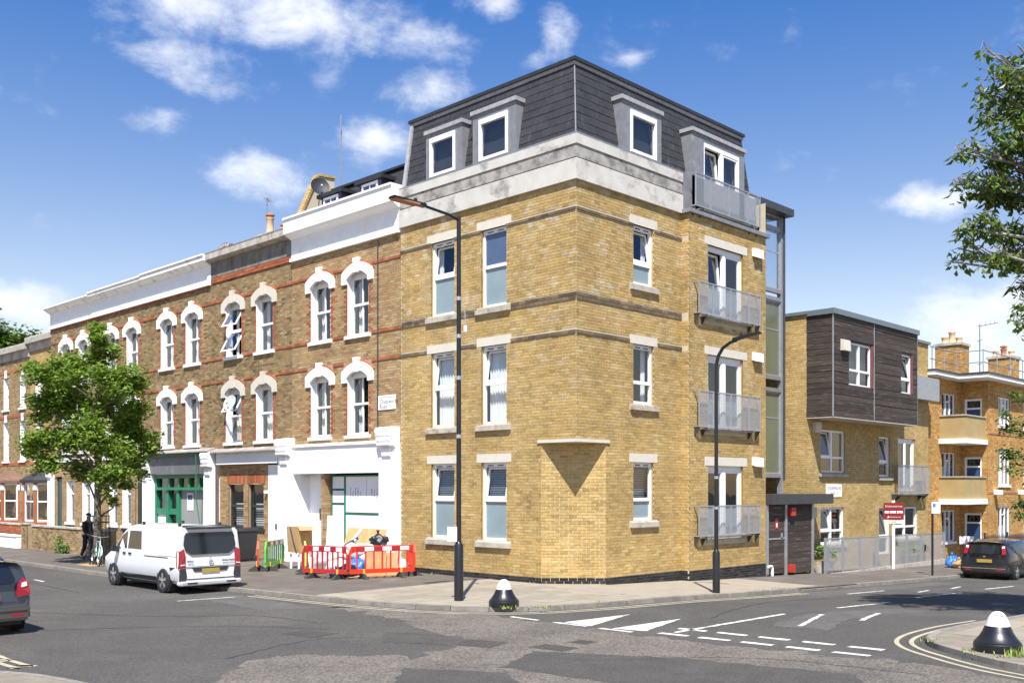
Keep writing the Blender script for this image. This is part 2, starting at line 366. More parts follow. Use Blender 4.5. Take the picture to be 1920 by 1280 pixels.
mat('mortar', (.50,.43,.30), .95, .12, 3.); mat('old_mortar', (.34,.26,.16), .95, .2, 3.); mat('sooty_mortar', (.30,.22,.13), .95, .25, 2.)
mat('plinth_mortar', (.42,.38,.30), .95, .15, 3.)
mat('cream_lintel', (.58,.54,.46), .85, .06, 4.); mat('concrete_sill', (.42,.38,.32), .9, .2, 5., stain=((.2,.17,.13), 3., .52))
mat('concrete_band', (.52,.50,.46), .9, .14, 2., stain=((.17,.16,.145), 1.3, .53, (1, 1, 1.3)))
mat('dirty_band', (.34,.325,.30), .9, .25, 2.5, stain=((.10,.095,.09), 1.6, .47, (1, 1, 1.2)))
mat('white_upvc', (.82,.82,.82), .35, .03, 3.); mat('white_render', (.86,.86,.87), .8, .04, 1.5, stain=((.66,.64,.6), 1.2, .62))
mat('old_white_paint', (.80,.79,.77), .8, .07, 2., stain=((.36,.31,.26), 2.2, .55, (1, 1, .45)))
mat('white_frieze', (.80,.80,.80), .8, .05, 2., stain=((.3,.27,.25), 3.2, .64))
mat('dark_render', (.20,.185,.16), .9, .3, 2.5, stain=((.09,.085,.08), 1.5, .5, (1,1,.5))); mat('grey_coping', (.42,.39,.34), .9, .25, 3., stain=((.18,.16,.14), 2.5, .52, (1,1,.4)))
mat('slate', (.027,.027,.032), .72, .3, 7., island=.16, stain=((.07,.07,.08), 2.4, .58, (2, 2, .5)))
mat('slate_under', (.018,.018,.02), .8)
mat('lead', (.20,.207,.225), .55, .18, 5., metal=.1, stain=((.33,.33,.35), 3., .58)); mat('pale_lead', (.32,.32,.335), .55, .2, 6., stain=((.3,.3,.31), 4., .55))
mat('black_capping', (.025,.026,.03), .5, .2, 4.)
mat('room_dark', (.035,.036,.04), .9, .2, .8); mat('curtain', (.72,.72,.70), .9, .1, 3., stretch=(9, 9, .4)); mat('grey_curtain', (.42,.45,.46), .9, .15, 3., stretch=(9, 9, .4))  # first material: the shade of unlit rooms is put into its colour
mat('frosted_pane', (.22,.29,.315), .14, .12, 1.2, spec=.6)
mat('blue_pane', (.07,.105,.19), .06, .2, .9, spec=.7)  # reflected blue sky put into the pane colour; also serves blue print
mat('slot_black', (.03,.03,.03), .6); mat('blind', (.16,.19,.22), .7, .1)
glass_mat('glass', (.92,.94,.95), .05); glass_mat('clear_glass', (.8,.84,.86), .06)
mat('galvanised', (.40,.42,.45), .42, .12, 8., metal=.55); mat('steel_grey', (.27,.28,.30), .45, .15, 6., metal=.4)
mat('dark_steel', (.06,.063,.07), .45, .15, 6., metal=.3)
mat('asphalt', (.067,.062,.055), .92, .16, .55, bump=.6, bscale=90., stain=((.096,.087,.077), .25, .5), speck=(34., .5))
mat('asphalt_red', (.132,.114,.096), .92, .2, 1.2, bump=.9, bscale=45., stain=((.088,.078,.07), .5, .5), speck=(24., .62))
mat('asphalt_dark', (.060,.055,.049), .9, .18, 2., bump=.5, bscale=80., speck=(34., .45))
mat('asphalt_pale', (.088,.083,.077), .92, .18, 1.6, bump=.5, bscale=70., speck=(34., .45))
mat('footway_asphalt', (.108,.091,.077), .93, .18, 1.1, bump=.4, bscale=70., stain=((.17,.15,.13), .7, .52))
mat('flag', (.26,.225,.175), .9, .12, 2.2, bump=.15, bscale=30., island=.12, stain=((.22,.18,.13), 1.1, .56)); mat('flag_joint', (.2,.17,.13), .95, .2, 3.)
mat('kerb_granite', (.21,.19,.165), .85, .2, 5., bump=.2, island=.15, stain=((.11,.10,.08), 1.6, .54))
mat('road_paint', (.56,.545,.50), .85, .1, 6., stain=((.10,.095,.09), 5., .545), speck=(60., .2)); mat('yellow_line', (.38,.34,.24), .9, .12, 5., stain=((.10,.095,.088), 4., .60), speck=(60., .2))
mat('iron', (.10,.085,.075), .6, .3, 20., metal=.3)
# ------------------------------------------------------------------ ground
def grid_road():
    us = [-600, -60, -1, -.5, 0, .5, 1, 16, 70, 600]; vs = [-600, -60, 60, 600]; mb = MB()
    for i in range(len(us)-1):
        for k in range(len(vs)-1):
            mb.add([(us[i],vs[k],g(us[i])-.1),(us[i+1],vs[k],g(us[i+1])-.1),(us[i+1],vs[k+1],g(us[i+1])-.1),(us[i],vs[k+1],g(us[i])-.1)], [(0,1,2,3)])
    tag(mb.build('road', 'asphalt'), kind='structure')
grid_road()
def smooth_line(P, n=6):
    out = []
    for i in range(len(P)-1):
        p0 = Vector(P[max(i-1, 0)]); p1 = Vector(P[i]); p2 = Vector(P[i+1]); p3 = Vector(P[min(i+2, len(P)-1)])
        for k in range(n):
            t = k/n; out.append(.5*((2*p1)+(p2-p0)*t+(2*p0-5*p1+4*p2-p3)*t*t+(3*p1-p0-3*p2+p3)*t**3))
    out.append(Vector(P[-1])); return out
def resample(P, step):
    P = [Vector(p) for p in P]; out = [P[0]]; acc = 0
    for a, b in zip(P, P[1:]):
        l = (b-a).length; x = step-acc
        while x <= l: out.append(a+(b-a)*x/l); x += step
        acc = (acc+l) % step if l else acc
    return out
def offs(P, d):
    r = []
    for i in range(len(P)):
        t = (P[min(i+1, len(P)-1)]-P[max(i-1, 0)]).normalized(); r.append(P[i]+Vector((-t.y, t.x))*d)
    return r
KERB = [(-7.25,60),(-7.25,40),(-7.25,24),(-7.25,12),(-7.0,8),(-6.75,5.4),(-6.55,3.2),(-6.25,1.2),(-5.8,-.6),(-5.1,-1.75),(-4.3,-2.45),(-3,-2.95),(-1.4,-3.3),(.4,-3.6),(2.4,-3.8),(5,-3.85),(12,-3.85),(30,-3.85),(70,-3.85)]
KL = smooth_line(KERB, 8)
pave = sheet('pavement', [(p.x, p.y) for p in KL]+[(70, 60)], 0, 'footway_asphalt'); tag(pave, kind='structure')
ISL = [(70,-10.6),(30,-10.6),(10,-10.6),(2,-10.62),(-.6,-10.52),(-1.9,-10.55),(-2.75,-10.75),(-3.35,-11.15),(-3.85,-11.75),(-4.25,-12.3),(-4.6,-13.0),(-5.2,-15),(-5.6,-18),(-6.2,-30)]
IL = smooth_line(ISL, 8)
pave2 = sheet('pavement_opposite', [(p.x, p.y) for p in IL]+[(70,-30)], 0, 'flag_joint'); tag(pave2, kind='structure')
# pavement on the camera's own side, its corner just touching the frame
CL = smooth_line([(-15.0,-40),(-15.0,-9),(-15.1,-5),(-15.35,-3.2),(-15.72,-2.2),(-15.95,-1),(-15.9,6),(-15.9,60)], 8)
pave3 = sheet('pavement_corner', [(p.x, p.y) for p in CL]+[(-60,60),(-60,-40)], 0, 'flag_joint'); tag(pave3, kind='structure')
def kerb(name, line, lo, hi, drop=None, parent_label=None):
    root = bpy.data.objects.new(name, None); COL.objects.link(root); tag(root, kind='structure'); WL[root.name] = Vector((0,0,0))
    P = resample(line, .09)
    n = 10; k = 0
    for i in range(0, len(P)-n, n):
        c = P[i+n//2]
        if not (lo[0] < c.x < hi[0] and lo[1] < c.y < hi[1]): continue
        seg = [P[i+j] for j in range(0, n+1, 2)]
        t0 = (seg[1]-seg[0]).normalized(); seg[0] = seg[0]+t0*.008; seg[-1] = seg[-1]-(seg[-1]-seg[-2]).normalized()*.008
        inn = offs(seg, .15 if kerb_left else -.15); top = .004+rnd.uniform(0, .006)
        if drop and drop[0] < c.x < drop[1]: top = -.022
        mb = MB(); q = len(seg)
        for a in seg: mb.v.append((a.x, a.y, g(a.x)-.16))
        for a in seg: mb.v.append((a.x, a.y, g(a.x)+top-.02))
        for a, b in zip(seg, inn): mb.v.append((a.x+(b.x-a.x)*.12, a.y+(b.y-a.y)*.12, g(a.x)+top))
        for b in inn: mb.v.append((b.x, b.y, g(b.x)+top))
        for b in inn: mb.v.append((b.x, b.y, g(b.x)-.16))
        for r_ in range(4):
            for j in range(q-1):
                f = (r_*q+j, r_*q+j+1, (r_+1)*q+j+1, (r_+1)*q+j); mb.f.append(f if not kerb_left else tuple(reversed(f)))
        e0 = tuple(r_*q for r_ in range(5)); mb.f.append(e0); mb.f.append(tuple(reversed([x+q-1 for x in e0])))
        mb.build('kerb_stone', 'kerb_granite', root); k += 1
kerb_left = True
kerb('kerb', KL, (-9,-6), (26,34), drop=(5.6,9.2))
kerb('kerb_opposite', list(IL), (-6,-17), (12,-9))
kerb('kerb_corner', CL, (-20,-7), (-10,4))
# double yellow lines and junction markings: thin paint 4 mm above the road
def stripe(P, w, name, m, dz=-.0955, parent=None):
    a = offs(P, w/2); b = offs(P, -w/2); mb = MB(); n = len(P)
    mb.v = [(p.x, p.y, g(p.x)+dz) for p in b]+[(p.x, p.y, g(p.x)+dz) for p in a]
    mb.f = [(i, i+1, n+i+1, n+i) for i in range(n-1)]
    return mb.build(name, m, parent)
lines = bpy.data.objects.new('yellow_lines', None); COL.objects.link(lines); tag(lines, kind='structure')
for o_ in (-.22, -.44):
    P = [p for p in offs(KL, o_) if p.y < 5.2 and p.x < 5.4]; stripe(P, .085, 'yellow_line', 'yellow_line', parent=lines)
    P = [p for p in offs(list(IL), o_*1.15) if p.x < 1.6 and p.y > -16]; stripe(P, .085, 'yellow_line', 'yellow_line', parent=lines)
    P = [p for p in offs(CL, o_*1.0-.45) if -1.75 < p.y < 6]; stripe(P, .1, 'yellow_line', 'yellow_line', parent=lines)
marks = bpy.data.objects.new('road_markings', None); COL.objects.link(marks); tag(marks, kind='structure')
def mark(poly, m='road_paint', dz=-.0955):
    if m == 'road_paint':
        q = []
        for i in range(len(poly)):
            a = Vector(poly[i]); b = Vector(poly[(i+1) % len(poly)]); k = max(2, int((b-a).length/.12))
            for j in range(k): q.append(a+(b-a)*j/k+Vector((rnd.gauss(0, .009), rnd.gauss(0, .009))))
        poly = [tuple(p) for p in q]
    return sheet('painted_marking', poly, dz, m, marks)
mark([(-5.25,-4.2),(-5.3,-4.98),(-3.2,-4.36)]); mark([(-5.3,-5.5),(-5.1,-6.2),(-3.05,-5.62)])
mark([(-5.45,-4.05),(-5.45,-4.95),(-5.33,-4.95),(-5.33,-4.05)]); mark([(-5.48,-5.3),(-5.45,-6.1),(-5.33,-6.1),(-5.36,-5.3)]); mark([(-5.42,-2.75),(-5.44,-3.6),(-5.33,-3.6),(-5.31,-2.75)])
def bar(a, b, w=.12):
    a = Vector(a); b = Vector(b); n = (b-a).normalized(); n = Vector((-n.y, n.x))*w/2
    mark([tuple(a-n), tuple(b-n), tuple(b+n), tuple(a+n)])
for k in range(5):
    y = -6.55-k*.87
    bar((-5.12+.06*k, y), (-5.06+.06*k, y-.62), .17); bar((-4.32+.05*k, y+.1), (-4.28+.05*k, y-.52), .17)
bar((-4.85,-6.72), (-.75,-6.78), .11); bar((-2.3,-8.0), (-.2,-7.4), .10); bar((1.5,-6.9), (4.3,-6.95), .1); bar((6.5,-6.7), (9.2,-6.72), .1); bar((12,-6.6), (14.5,-6.62), .1)
bar((-.6,-8.5), (1.1,-8.1), .1); bar((8.6,-5.9), (9.7,-5.75), .09); bar((11.2,-5.85), (12.4,-5.7), .09); bar((5.9,-5.0), (8.2,-5.05), .09)
for k in range(4): bar((-9.3,13+k*3.4), (-9.25,13.9+k*3.4), .09)
bar((-9.0,5.3), (-7.5,5.1), .08)
# resurfacing patches and utility trenches with their own edges
def ragged(P, amp=.05, step=.2):
    q = []
    for i in range(len(P)):
        a = Vector(P[i]); b = Vector(P[(i+1) % len(P)]); k = max(1, int((b-a).length/step))
        for j in range(k): q.append(tuple(a+(b-a)*j/k+Vector((rnd.gauss(0, amp), rnd.gauss(0, amp)))))
    return q
pat = bpy.data.objects.new('road_patches', None); COL.objects.link(pat); tag(pat, kind='structure')
def patch(P, m, dz, amp=.05): return sheet('road_patch', ragged(P, amp), dz, m, pat)
patch([(-14.3,-5.2),(-12.3,-3.55),(-11.4,-3.65),(-10.2,-5.25),(-8.6,-4.7),(-8.2,-3.2),(-7.3,-1.2),(-7.15,1.6),(-6.75,1.4),(-6.2,-.9),(-5.6,-2.2),(-5.6,-7.4),(-5.4,-10.6),(-4.9,-11.2),(-5.2,-12.4),(-5.8,-14.6),(-9,-16.5),(-13,-14.5),(-15.8,-9.5)], 'asphalt_red', -.0975, .13)
patch([(-9.9,-7.0),(-8.4,-6.3),(-7.2,-8.6),(-6.6,-11.2),(-8.2,-12.6),(-9.6,-10.5)], 'asphalt_dark', -.0958, .03)
patch([(-12.4,-7.2),(-11.0,-6.0),(-10.2,-7.4),(-11.3,-9.2)], 'asphalt_dark', -.0958, .03)
patch([(-9.6,-3.6),(-8.7,-2.6),(-8.1,-4.2),(-8.9,-4.9)], 'asphalt_dark', -.0959, .03)
patch([(-7.45,1.5),(-7.2,5.4),(-8.2,6.2),(-8.6,2.2)], 'asphalt_pale', -.0976, .05)
patch([(-2.8,-7.5),(-.4,-7.1),(2.8,-7.9),(2.6,-8.6),(-.6,-8.2),(-2.4,-8.7)], 'asphalt_pale', -.0976, .05)
patch([(3,-4.1),(5.2,-4.1),(14,-4.1),(14,-5.0),(5,-5.0)], 'asphalt_pale', -.0976, .03)
for P in ([(-15.4,3.5),(-12.5,1.8),(-10.4,.2),(-9.3,-1.6)], [(-12.9,6.2),(-10.6,2.6),(-9.2,1.4),(-8.9,-.6)], [(-12.5,-3.2),(-10.4,-2.5),(-9.4,-2.9)], [(-2.5,-6.0),(1.2,-5.2),(6.5,-5.7)], [(-9.9,9.0),(-9.7,14),(-10,22)], [(-8.6,-7.4),(-6.4,-9.4),(-5.9,-12)]):
    L_ = smooth_line(P, 14); L_ = [p+Vector((rnd.gauss(0,.03), rnd.gauss(0,.03))) for p in L_]; stripe(L_, .022, 'road_crack', 'slot_black', -.0945, pat)
def cover(name, u, v, w, l, rz, label):
    r = thing(name, label, 'drain cover', (u, v, g(u)-.0955), rz)
    MB().box(-w/2,w/2,-l/2,l/2,-.01,.004).build('frame', 'iron', r, local=True)
    for k in range(5): MB().box(-w/2+.05,w/2-.05,-l/2+.05+k*(l-.1)/5,-l/2+.03+(k+1)*(l-.1)/5,0,.009).build('tread_bar', 'asphalt_dark', r, local=True)
cover('manhole_cover', -9.95, -1.75, .7, .95, .2, 'rusty manhole cover sunk in the grey asphalt of the main street')
cover('manhole_cover', -7.9, -6.3, .5, .75, .1, 'rusty manhole cover in red-brown asphalt near the give way triangles')
cover('manhole_cover', -7.05, -6.25, .42, .42, .1, 'small square iron cover beside the larger one at the junction')
cover('manhole_cover', -8.5, -5.0, .75, .9, .35, 'broad worn manhole cover in the red-brown junction surface')
# paving flags of the corner
FLAGPOLY = [(p.x, p.y) for p in offs(KL, .19) if p.y < 3.4 and p.x < 7.4]+[(7.4,-.5),(4.9,-.42),(4.9,-.1),(1.3,-.1),(-.1,1.3),(-.1,3.4)]
nf = 0
fme = {}
for i in range(26):
    for k in range(16):
        u0 = -6.6+i*.72+(.24 if k % 2 else 0); v0 = -4.0+k*.6; w, l = .70, .585
        if all(inpoly(x, y, FLAGPOLY) for x, y in ((u0,v0),(u0+w,v0),(u0+w,v0+l),(u0,v0+l))):
            key = 0
            if key not in fme: fme[key] = mesh_of(MB().box(0,w,0,l,-.03,.0), 'paving_flag', 'flag', local=True)
            o = link(fme[key], 'paving_flag', pave); o.location = (u0, v0, g(u0+.35)+.009+rnd.uniform(-.0015, .0015))
            if u0 > -1: o.rotation_euler = (0, math.atan(.031), 0)
base = sheet('flag_bed', FLAGPOLY, .004, 'flag', pave)
for i in range(10):
    for k in range(10):
        u0 = -4.4+i*.72+(.24 if k % 2 else 0); v0 = -16.9+k*.6
        if all(inpoly(x, y, [(p.x, p.y) for p in offs(list(IL), .19)]+[(70,-30)]) for x, y in ((u0,v0),(u0+.7,v0),(u0+.7,v0+.585),(u0,v0+.585))):
            o = link(fme[0], 'paving_flag', pave2); o.location = (u0, v0, g(u0+.35)+.009+rnd.uniform(-.0015, .0015))
# ------------------------------------------------------------------ window kit for the modern block
def frame_ring(mb, s0, s1, t0, t1, w, d0, d1):
    mb.box(s0, s0+w, t0, t1, d0, d1); mb.box(s1-w, s1, t0, t1, d0, d1); mb.box(s0+w, s1-w, t0, t0+w, d0, d1); mb.box(s0+w, s1-w, t1-w, t1, d0, d1)
def folds(mb, s0, s1, t0, t1, d, n=8, amp=.03):
    k = n*2; vs = []
    for i in range(k+1):
        x = s0+(s1-s0)*i/k; dd = d+amp*(1 if i % 2 else -1)*rnd.uniform(.5, 1.1); vs += [(x, t0, dd), (x, t1, dd)]
    mb.add(vs, [(2*i, 2*i+2, 2*i+3, 2*i+1) for i in range(k)])
def upvc_window(root, fm, s0, s1, t0, t1, ratio, tilt=True, lower='frosted_pane', dress=None, upper='glass', name='window', vent=True, dd=0.):
    """white frame, fixed lower light, tilting upper sash; returns the frame part"""
    d0, d1 = -.17+dd, -.08+dd; w = .075; tm = t0+(t1-t0)*ratio
    mb = MB(fm); frame_ring(mb, s0, s1, t0, t1, w, d0, d1); mb.box(s0+w, s1-w, tm-.05, tm+.05, d0, d1+.004)
    if vent: mb.box(s0+w, s1-w, t1-w-.06, t1-w, d0, d1+.006)
    fr = mb.build(name, 'white_upvc', root)
    if vent:
        for a in (.18, .58): MB(fm).box(s0+(s1-s0)*a, s0+(s1-s0)*(a+.24), t1-.105, t1-.075, d1+.004, d1+.012).build('trickle_vent', 'slot_black', fr)
    MB(fm).box(s0+w, s1-w, t0+w, tm-.05, -.135+dd, -.125+dd).build('pane', lower, fr)
    top = t1-w-(.06 if vent else 0)
    if tilt:
        f2 = FMap(fm(0, tm+.05, -.11+dd), fm.es, fm.ed, (fm.et-fm.ed*.15))
        h = top-tm-.05; mb = MB(f2); frame_ring(mb, s0+w+.01, s1-w-.01, .01, h, .055, -.03, .03); sh = mb.build('sash', 'white_upvc', fr)
        MB(f2).box(s0+w+.06, s1-w-.06, .06, h-.05, -.004, .004).build('pane', upper, fr)
    else:
        MB(fm).box(s0+w, s1-w, tm+.05, top, -.135+dd, -.125+dd).build('pane', upper, fr)
    if dress == 'blind':
        mb = MB(fm); n = int((top-tm)/.07)
        for i in range(n): mb.box(s0+.03, s1-.03, tm+i*.07, tm+i*.07+.045, -.34+dd, -.33+dd)
        mb.build('venetian_blind', 'blind', fr)
    elif dress:
        mb = MB(fm)
        if dress == 'curtain': folds(mb, s0, s1, t0-.05, t1, -.33+dd, 9)
        else: folds(mb, s0, s0+(s1-s0)*.32, t0-.05, t1, -.33+dd, 4); folds(mb, s1-(s1-s0)*.2, s1, t0-.05, t1, -.33+dd, 3)
        mb.build('curtain', 'curtain' if dress != 'grey' else 'grey_curtain', fr)
    return fr
def sill_and_lintel(root, fm, s0, s1, t0, t1, sh=.2, lh=.26, e=.2):
    MB(fm).hexa([(s0-e,t0-sh,-.1),(s1+e,t0-sh,-.1),(s1+e,t0-sh,.1),(s0-e,t0-sh,.1)], [(s0-e,t0,-.1),(s1+e,t0,-.1),(s1+e,t0-.05,.1),(s0-e,t0-.05,.1)]).build('window_sill', 'concrete_sill', root)
    if lh: MB(fm).box(s0-e, s1+e, t1, t1+lh, -.2, .016).build('lintel', 'cream_lintel', root)
def perforated(name='perforated_mesh', a=.5, col=(.42,.44,.47)):
    m = bpy.data.materials.new(name); m.use_nodes = True; nt = m.node_tree; N = nt.nodes; K = nt.links; N.clear()
    out = N.new('ShaderNodeOutputMaterial'); tr = N.new('ShaderNodeBsdfTransparent'); pb = N.new('ShaderNodeBsdfPrincipled')
    pb.inputs['Base Color'].default_value = (*col, 1); pb.inputs['Metallic'].default_value = .3; pb.inputs['Roughness'].default_value = .5
    mr = N.new('ShaderNodeValue'); mr.outputs[0].default_value = a
    mx = N.new('ShaderNodeMixShader'); K.new(mr.outputs[0], mx.inputs[0]); K.new(tr.outputs[0], mx.inputs[1]); K.new(pb.outputs[0], mx.inputs[2]); K.new(mx.outputs[0], out.inputs[0])
    MATS[name] = m
perforated(a=.36)
def juliet(root, fm, s0, s1, t0, t1, out=.17, name='balcony', posts=(.22, .5, .8)):
    """railing of flat steel with perforated sheets, standing off the wall on brackets"""
    mb = MB(fm); p = .035
    for a in (t0, t1-p): mb.box(s0, s1, a, a+p, out, out+p)
    for s in (s0, s1-p): mb.box(s, s+p, t0+p, t1-p, out, out+p); mb.box(s, s+p, t1-p, t1, 0, out); mb.box(s, s+p, t0, t0+p, 0, out)
    for f in posts: mb.box(s0+(s1-s0)*f-.025, s0+(s1-s0)*f+.025, t0+p, t1-p, out, out+p)
    b = mb.build(name, 'galvanised', root)
    xs = [s0+p]+[s0+(s1-s0)*f for f in posts]+[s1-p]
    for a, c in zip(xs, xs[1:]): MB(fm).box(a+.025, c-.025, t0+p, t1-p, out+.012, out+.018).build('mesh_panel', 'perforated_mesh', b)
    for s in (s0+.02, s0+.42, s1-.5, s1-.06):
        MB(fm).prism([(0,0),(.01,0),(.01,.0)], 0, .01) if False else None
        k = MB(fm); k.hexa([(s,t0-.28,0),(s+.035,t0-.28,0),(s+.035,t0-.28,.03),(s,t0-.28,.03)], [(s,t0,0),(s+.035,t0,0),(s+.035,t0,out+.03),(s,t0,out+.03)]); k.build('bracket', 'dark_steel', b)
    MB(fm).box(s0+.3, s1-.3, t0-.06, t0-.02, 0, out).build('ledge', 'concrete_sill', b)
    return b
def french_door(root, fm, s0, s1, t0, t1, dd=0., tilt=0, dress=None):
    d0, d1 = -.17+dd, -.08+dd; w = .08; sm = (s0+s1)/2
    mb = MB(fm); frame_ring(mb, s0, s1, t0, t1, w, d0, d1); mb.box(sm-.07, sm+.07, t0+w, t1-w, d0, d1+.005); mb.box(s0+w, s1-w, t1-w-.09, t1-w, d0, d1+.004)
    fr = mb.build('french_door', 'white_upvc', root)
    for i, (a, b) in enumerate(((s0+w, sm-.07), (sm+.07, s1-w))):
        if tilt and i == 0:
            f2 = FMap(fm(0, t0+w, -.11+dd), fm.es, fm.ed, (fm.et-fm.ed*.09)); h = t1-t0-2*w-.1
            q = MB(f2); frame_ring(q, a, b, .01, h, .07, -.03, .03); q.build('door_leaf', 'white_upvc', fr); MB(f2).box(a+.07, b-.07, .08, h-.07, -.004, .004).build('pane', 'glass', fr)
        else:
            q = MB(fm); frame_ring(q, a+.005, b-.005, t0+w+.005, t1-w-.095, .06, d0+.01, d1-.01); q.build('door_leaf', 'white_upvc', fr); MB(fm).box(a+.065, b-.065, t0+w+.06, t1-w-.155, -.135+dd, -.125+dd).build('pane', 'glass', fr)
        MB(fm).box(a+.065, b-.065, t0+w+.06, t0+.95, -.15+dd, -.142+dd).build('frosted_panel', 'frosted_pane', fr)
    if dress:
        q = MB(fm); folds(q, s0, s1 if dress == 'full' else sm-.3, t0, t1, -.45+dd, 10); q.build('curtain', 'curtain' if dress != 'grey' else 'grey_curtain', fr)
    return fr
# ------------------------------------------------------------------ corner apartment block
def corner_block():
    root = thing('apartment_building', 'four storey yellow brick corner block with slate mansard roof and grey balconies', 'building', (0, 0, 0))
    fl, fr, fb = FL(0), FR(0), FR(-.3)
    fc = FMap((0, 1.3, 0), (1, -1, 0), (-1, -1, 0)); CW = 1.3*2**.5
    fret = FL(4.98)                                   # left return of the projecting bay
    zf = [(1.14,3.47), (4.62,6.96), (8.12,10.45)]
    hl = [(a, b, z0, z1) for (a, b) in ((2.70,3.76), (4.97,6.06)) for (z0, z1) in zf]
    zr = [(1.75,3.47), (5.2,6.95), (8.72,10.46)]
    hr = [(2.56,3.55,z0,z1) for (z0, z1) in zr]
    zb = [(1.08,3.42), (4.58,6.93), (8.1,10.4)]
    hb = [(6.0,8.06,z0,z1) for (z0, z1) in zb]
    ZP, ZS, ZT = .15, 4.08, 11.2
    # mortar faces
    rv = MB(); mb = MB(fl); wall_sheet(mb, 1.3, 7.57, -.2, ZS, hl[:1]+hl[3:4], rv=rv); wall_sheet(mb, 0, 7.57, ZS, ZT, [h for h in hl if h[2] > 4], rv=rv)
    mb.fm = fr; wall_sheet(mb, 1.3, 4.98, -.5, ZS, hr[:1], rv=rv); wall_sheet(mb, 0, 4.98, ZS, ZT, hr[1:], rv=rv)
    mb.fm = fb; wall_sheet(mb, 4.98, 9.5, -.6, ZT, hb, rv=rv)
    mb.fm = fc; wall_sheet(mb, 0, CW, -.2, ZS, [])
    mb.fm = fret; wall_sheet(mb, -.3, 0, -.5, ZT, [])
    mb.fm = FMap((9.5, 0, 0), (0, 1, 0), (1, 0, 0)); wall_sheet(mb, -.3, 7, -.6, 12.4, [])
    wall = mb.build('wall', 'mortar', root); tag(rv.build('window_reveals', 'yellow_brick', root), kind='stuff')
    # bricks: those of the chamfered corner and round it one by one, the rest as one mass
    single = []; mass = MB(); ring = MB()
    bands = [(6.98,7.08), (7.91,8.12), (10.38,10.47)]     # projecting dark string courses
    def block(h, ex): return [(a-ex, b+ex, z0-.2, z1+.27) for (a, b, z0, z1) in h]
    def fill(fm, s0, s1, t0, t1, holes, seed, pick=None):
        hs = list(holes)
        lint = [(a-.2, b+.2, z1, z1+.26) for (a, b, z0, z1) in holes]+[(a-.2, b+.2, z0-.2, z0) for (a, b, z0, z1) in holes]
        for (a, b, t, t2, r) in lay(s0, s1, t0, t1, hs+lint, seed=seed):
            tm = (t+t2)/2
            if fm is not fb and any(z0-.02 < tm < z1+.02 for z0, z1 in bands): continue
            if pick and pick(a, b, tm) and len(single) < 300: single.append((fm, a, b, t, t2)); continue
            mass.fm = fm; brick_into(mass, a, b, t, t2, r)
    fill(fc, -.005, CW+.005, ZP, ZS-.1, [], 11, lambda a, b, t: t > .7)
    fill(fl, 1.3, 7.57, ZP, ZS, hl[:1]+hl[3:4], 12); fill(fr, 1.3, 4.98, ZP, ZS, hr[:1], 13, lambda a, b, t: a < 2.2 and t < 2.4)
    fill(fl, 0, 7.57, ZS, ZT, [h for h in hl if h[2] > 4], 14); fill(fr, 0, 4.98, ZS, ZT, hr[1:], 15)
    fill(fb, 4.98, 9.5, ZP, ZT, hb, 16); fill(fret, -.3, 0, ZP, ZT, [], 17)
    tag(mass.build('brickwork', 'yellow_brick', root), kind='stuff')
    cache = {}
    for (fm, a, b, t, t2) in single:
        L = round(b-a, 2); key = (id(fm), L)
        if key not in cache:
            q = MB(FMap((0,0,0), fm.es, fm.ed)); q.box(-L/2, L/2, -(t2-t)/2, (t2-t)/2, -.02, .007, back=False); cache[key] = mesh_of(q, 'brick', 'yellow_brick', local=True)
        o = link(cache[key], 'brick', root); o.location = fm((a+b)/2, (t+t2)/2, rnd.uniform(-.003, .004))
    # dark string courses, course bricks proud of the face
    sb = MB()
    for fm, s1, hh in ((fl, 7.57, hl), (fr, 4.98, hr)):
        for (z0, z1) in bands:
            lint = [(a-.2, b+.2, c1-.01, c1+.27) for (a, b, c0, c1) in hh]+[(a-.2, b+.2, c0-.2, c0+.05) for (a, b, c0, c1) in hh]+hh
            for (a, b, t, t2, r) in lay(-.0, s1, z0, z1, lint, seed=5):
                sb.fm = fm; sb.box(a, b, t, t2, -.02, .038 if z1-z0 < .15 else .03)
    tag(sb.build('string_course', 'soot_string_brick', root), kind='stuff')
    # plinth of black engineering bricks, each its own piece
    for fm, s0, s1, low in ((fl, 1.3, 7.57, lambda s: 0), (fc, 0, CW, lambda s: 0), (fr, 1.3, 4.98, g), (fb, 4.98, 9.5, g), (fret, -.3, 0, lambda s: g(4.98))):
        pc = {}
        for k in range(6):
            t2 = ZP-k*.08; t = t2-.08
            for (a, b, q0, q1, r) in lay(s0, s1, t, t2, [], course=.08, seed=k, off=.13*(k % 2)):
                if t2 < low((a+b)/2)+.005: continue
                L = round(b-a, 2); 
                if L not in pc: pc[L] = mesh_of(MB(FMap((0,0,0), fm.es, fm.ed)).box(-L/2, L/2, -.034, .034, -.02, .014), 'plinth_brick', 'engineering_brick', local=True)
                o = link(pc[L], 'plinth_brick', root); o.location = fm((a+b)/2, (q0+q1)/2, rnd.uniform(-.002, .003))
    # soffit slab over the chamfer
    MB().prism([(-.05,-.05),(1.42,-.05),(1.42,.02),(.02,1.42),(-.05,1.42)], 3.985, 4.075).build('corner_slab', 'cream_lintel', root)
    # windows
    dl = {(0,0): ('blind', True), (0,1): ('blind', True), (1,0): ('open', True), (1,1): ('curtain', True), (2,0): ('grey', False), (2,1): ('open', True)}
    for c, (a, b) in enumerate(((2.70,3.76), (4.97,6.06))):
        for f, (z0, z1) in enumerate(zf):
            dr, tl = dl[(f, c)]
            if f == 1: dr = 'curtain'
            if (f, c) == (2, 0): dr = None
            upvc_window(root, fl, a, b, z0, z1, .52, tl, 'frosted_pane' if f != 1 else 'glass', dr, 'glass' if (f, c) != (2, 0) else 'blue_pane'); sill_and_lintel(root, fl, a, b, z0, z1)
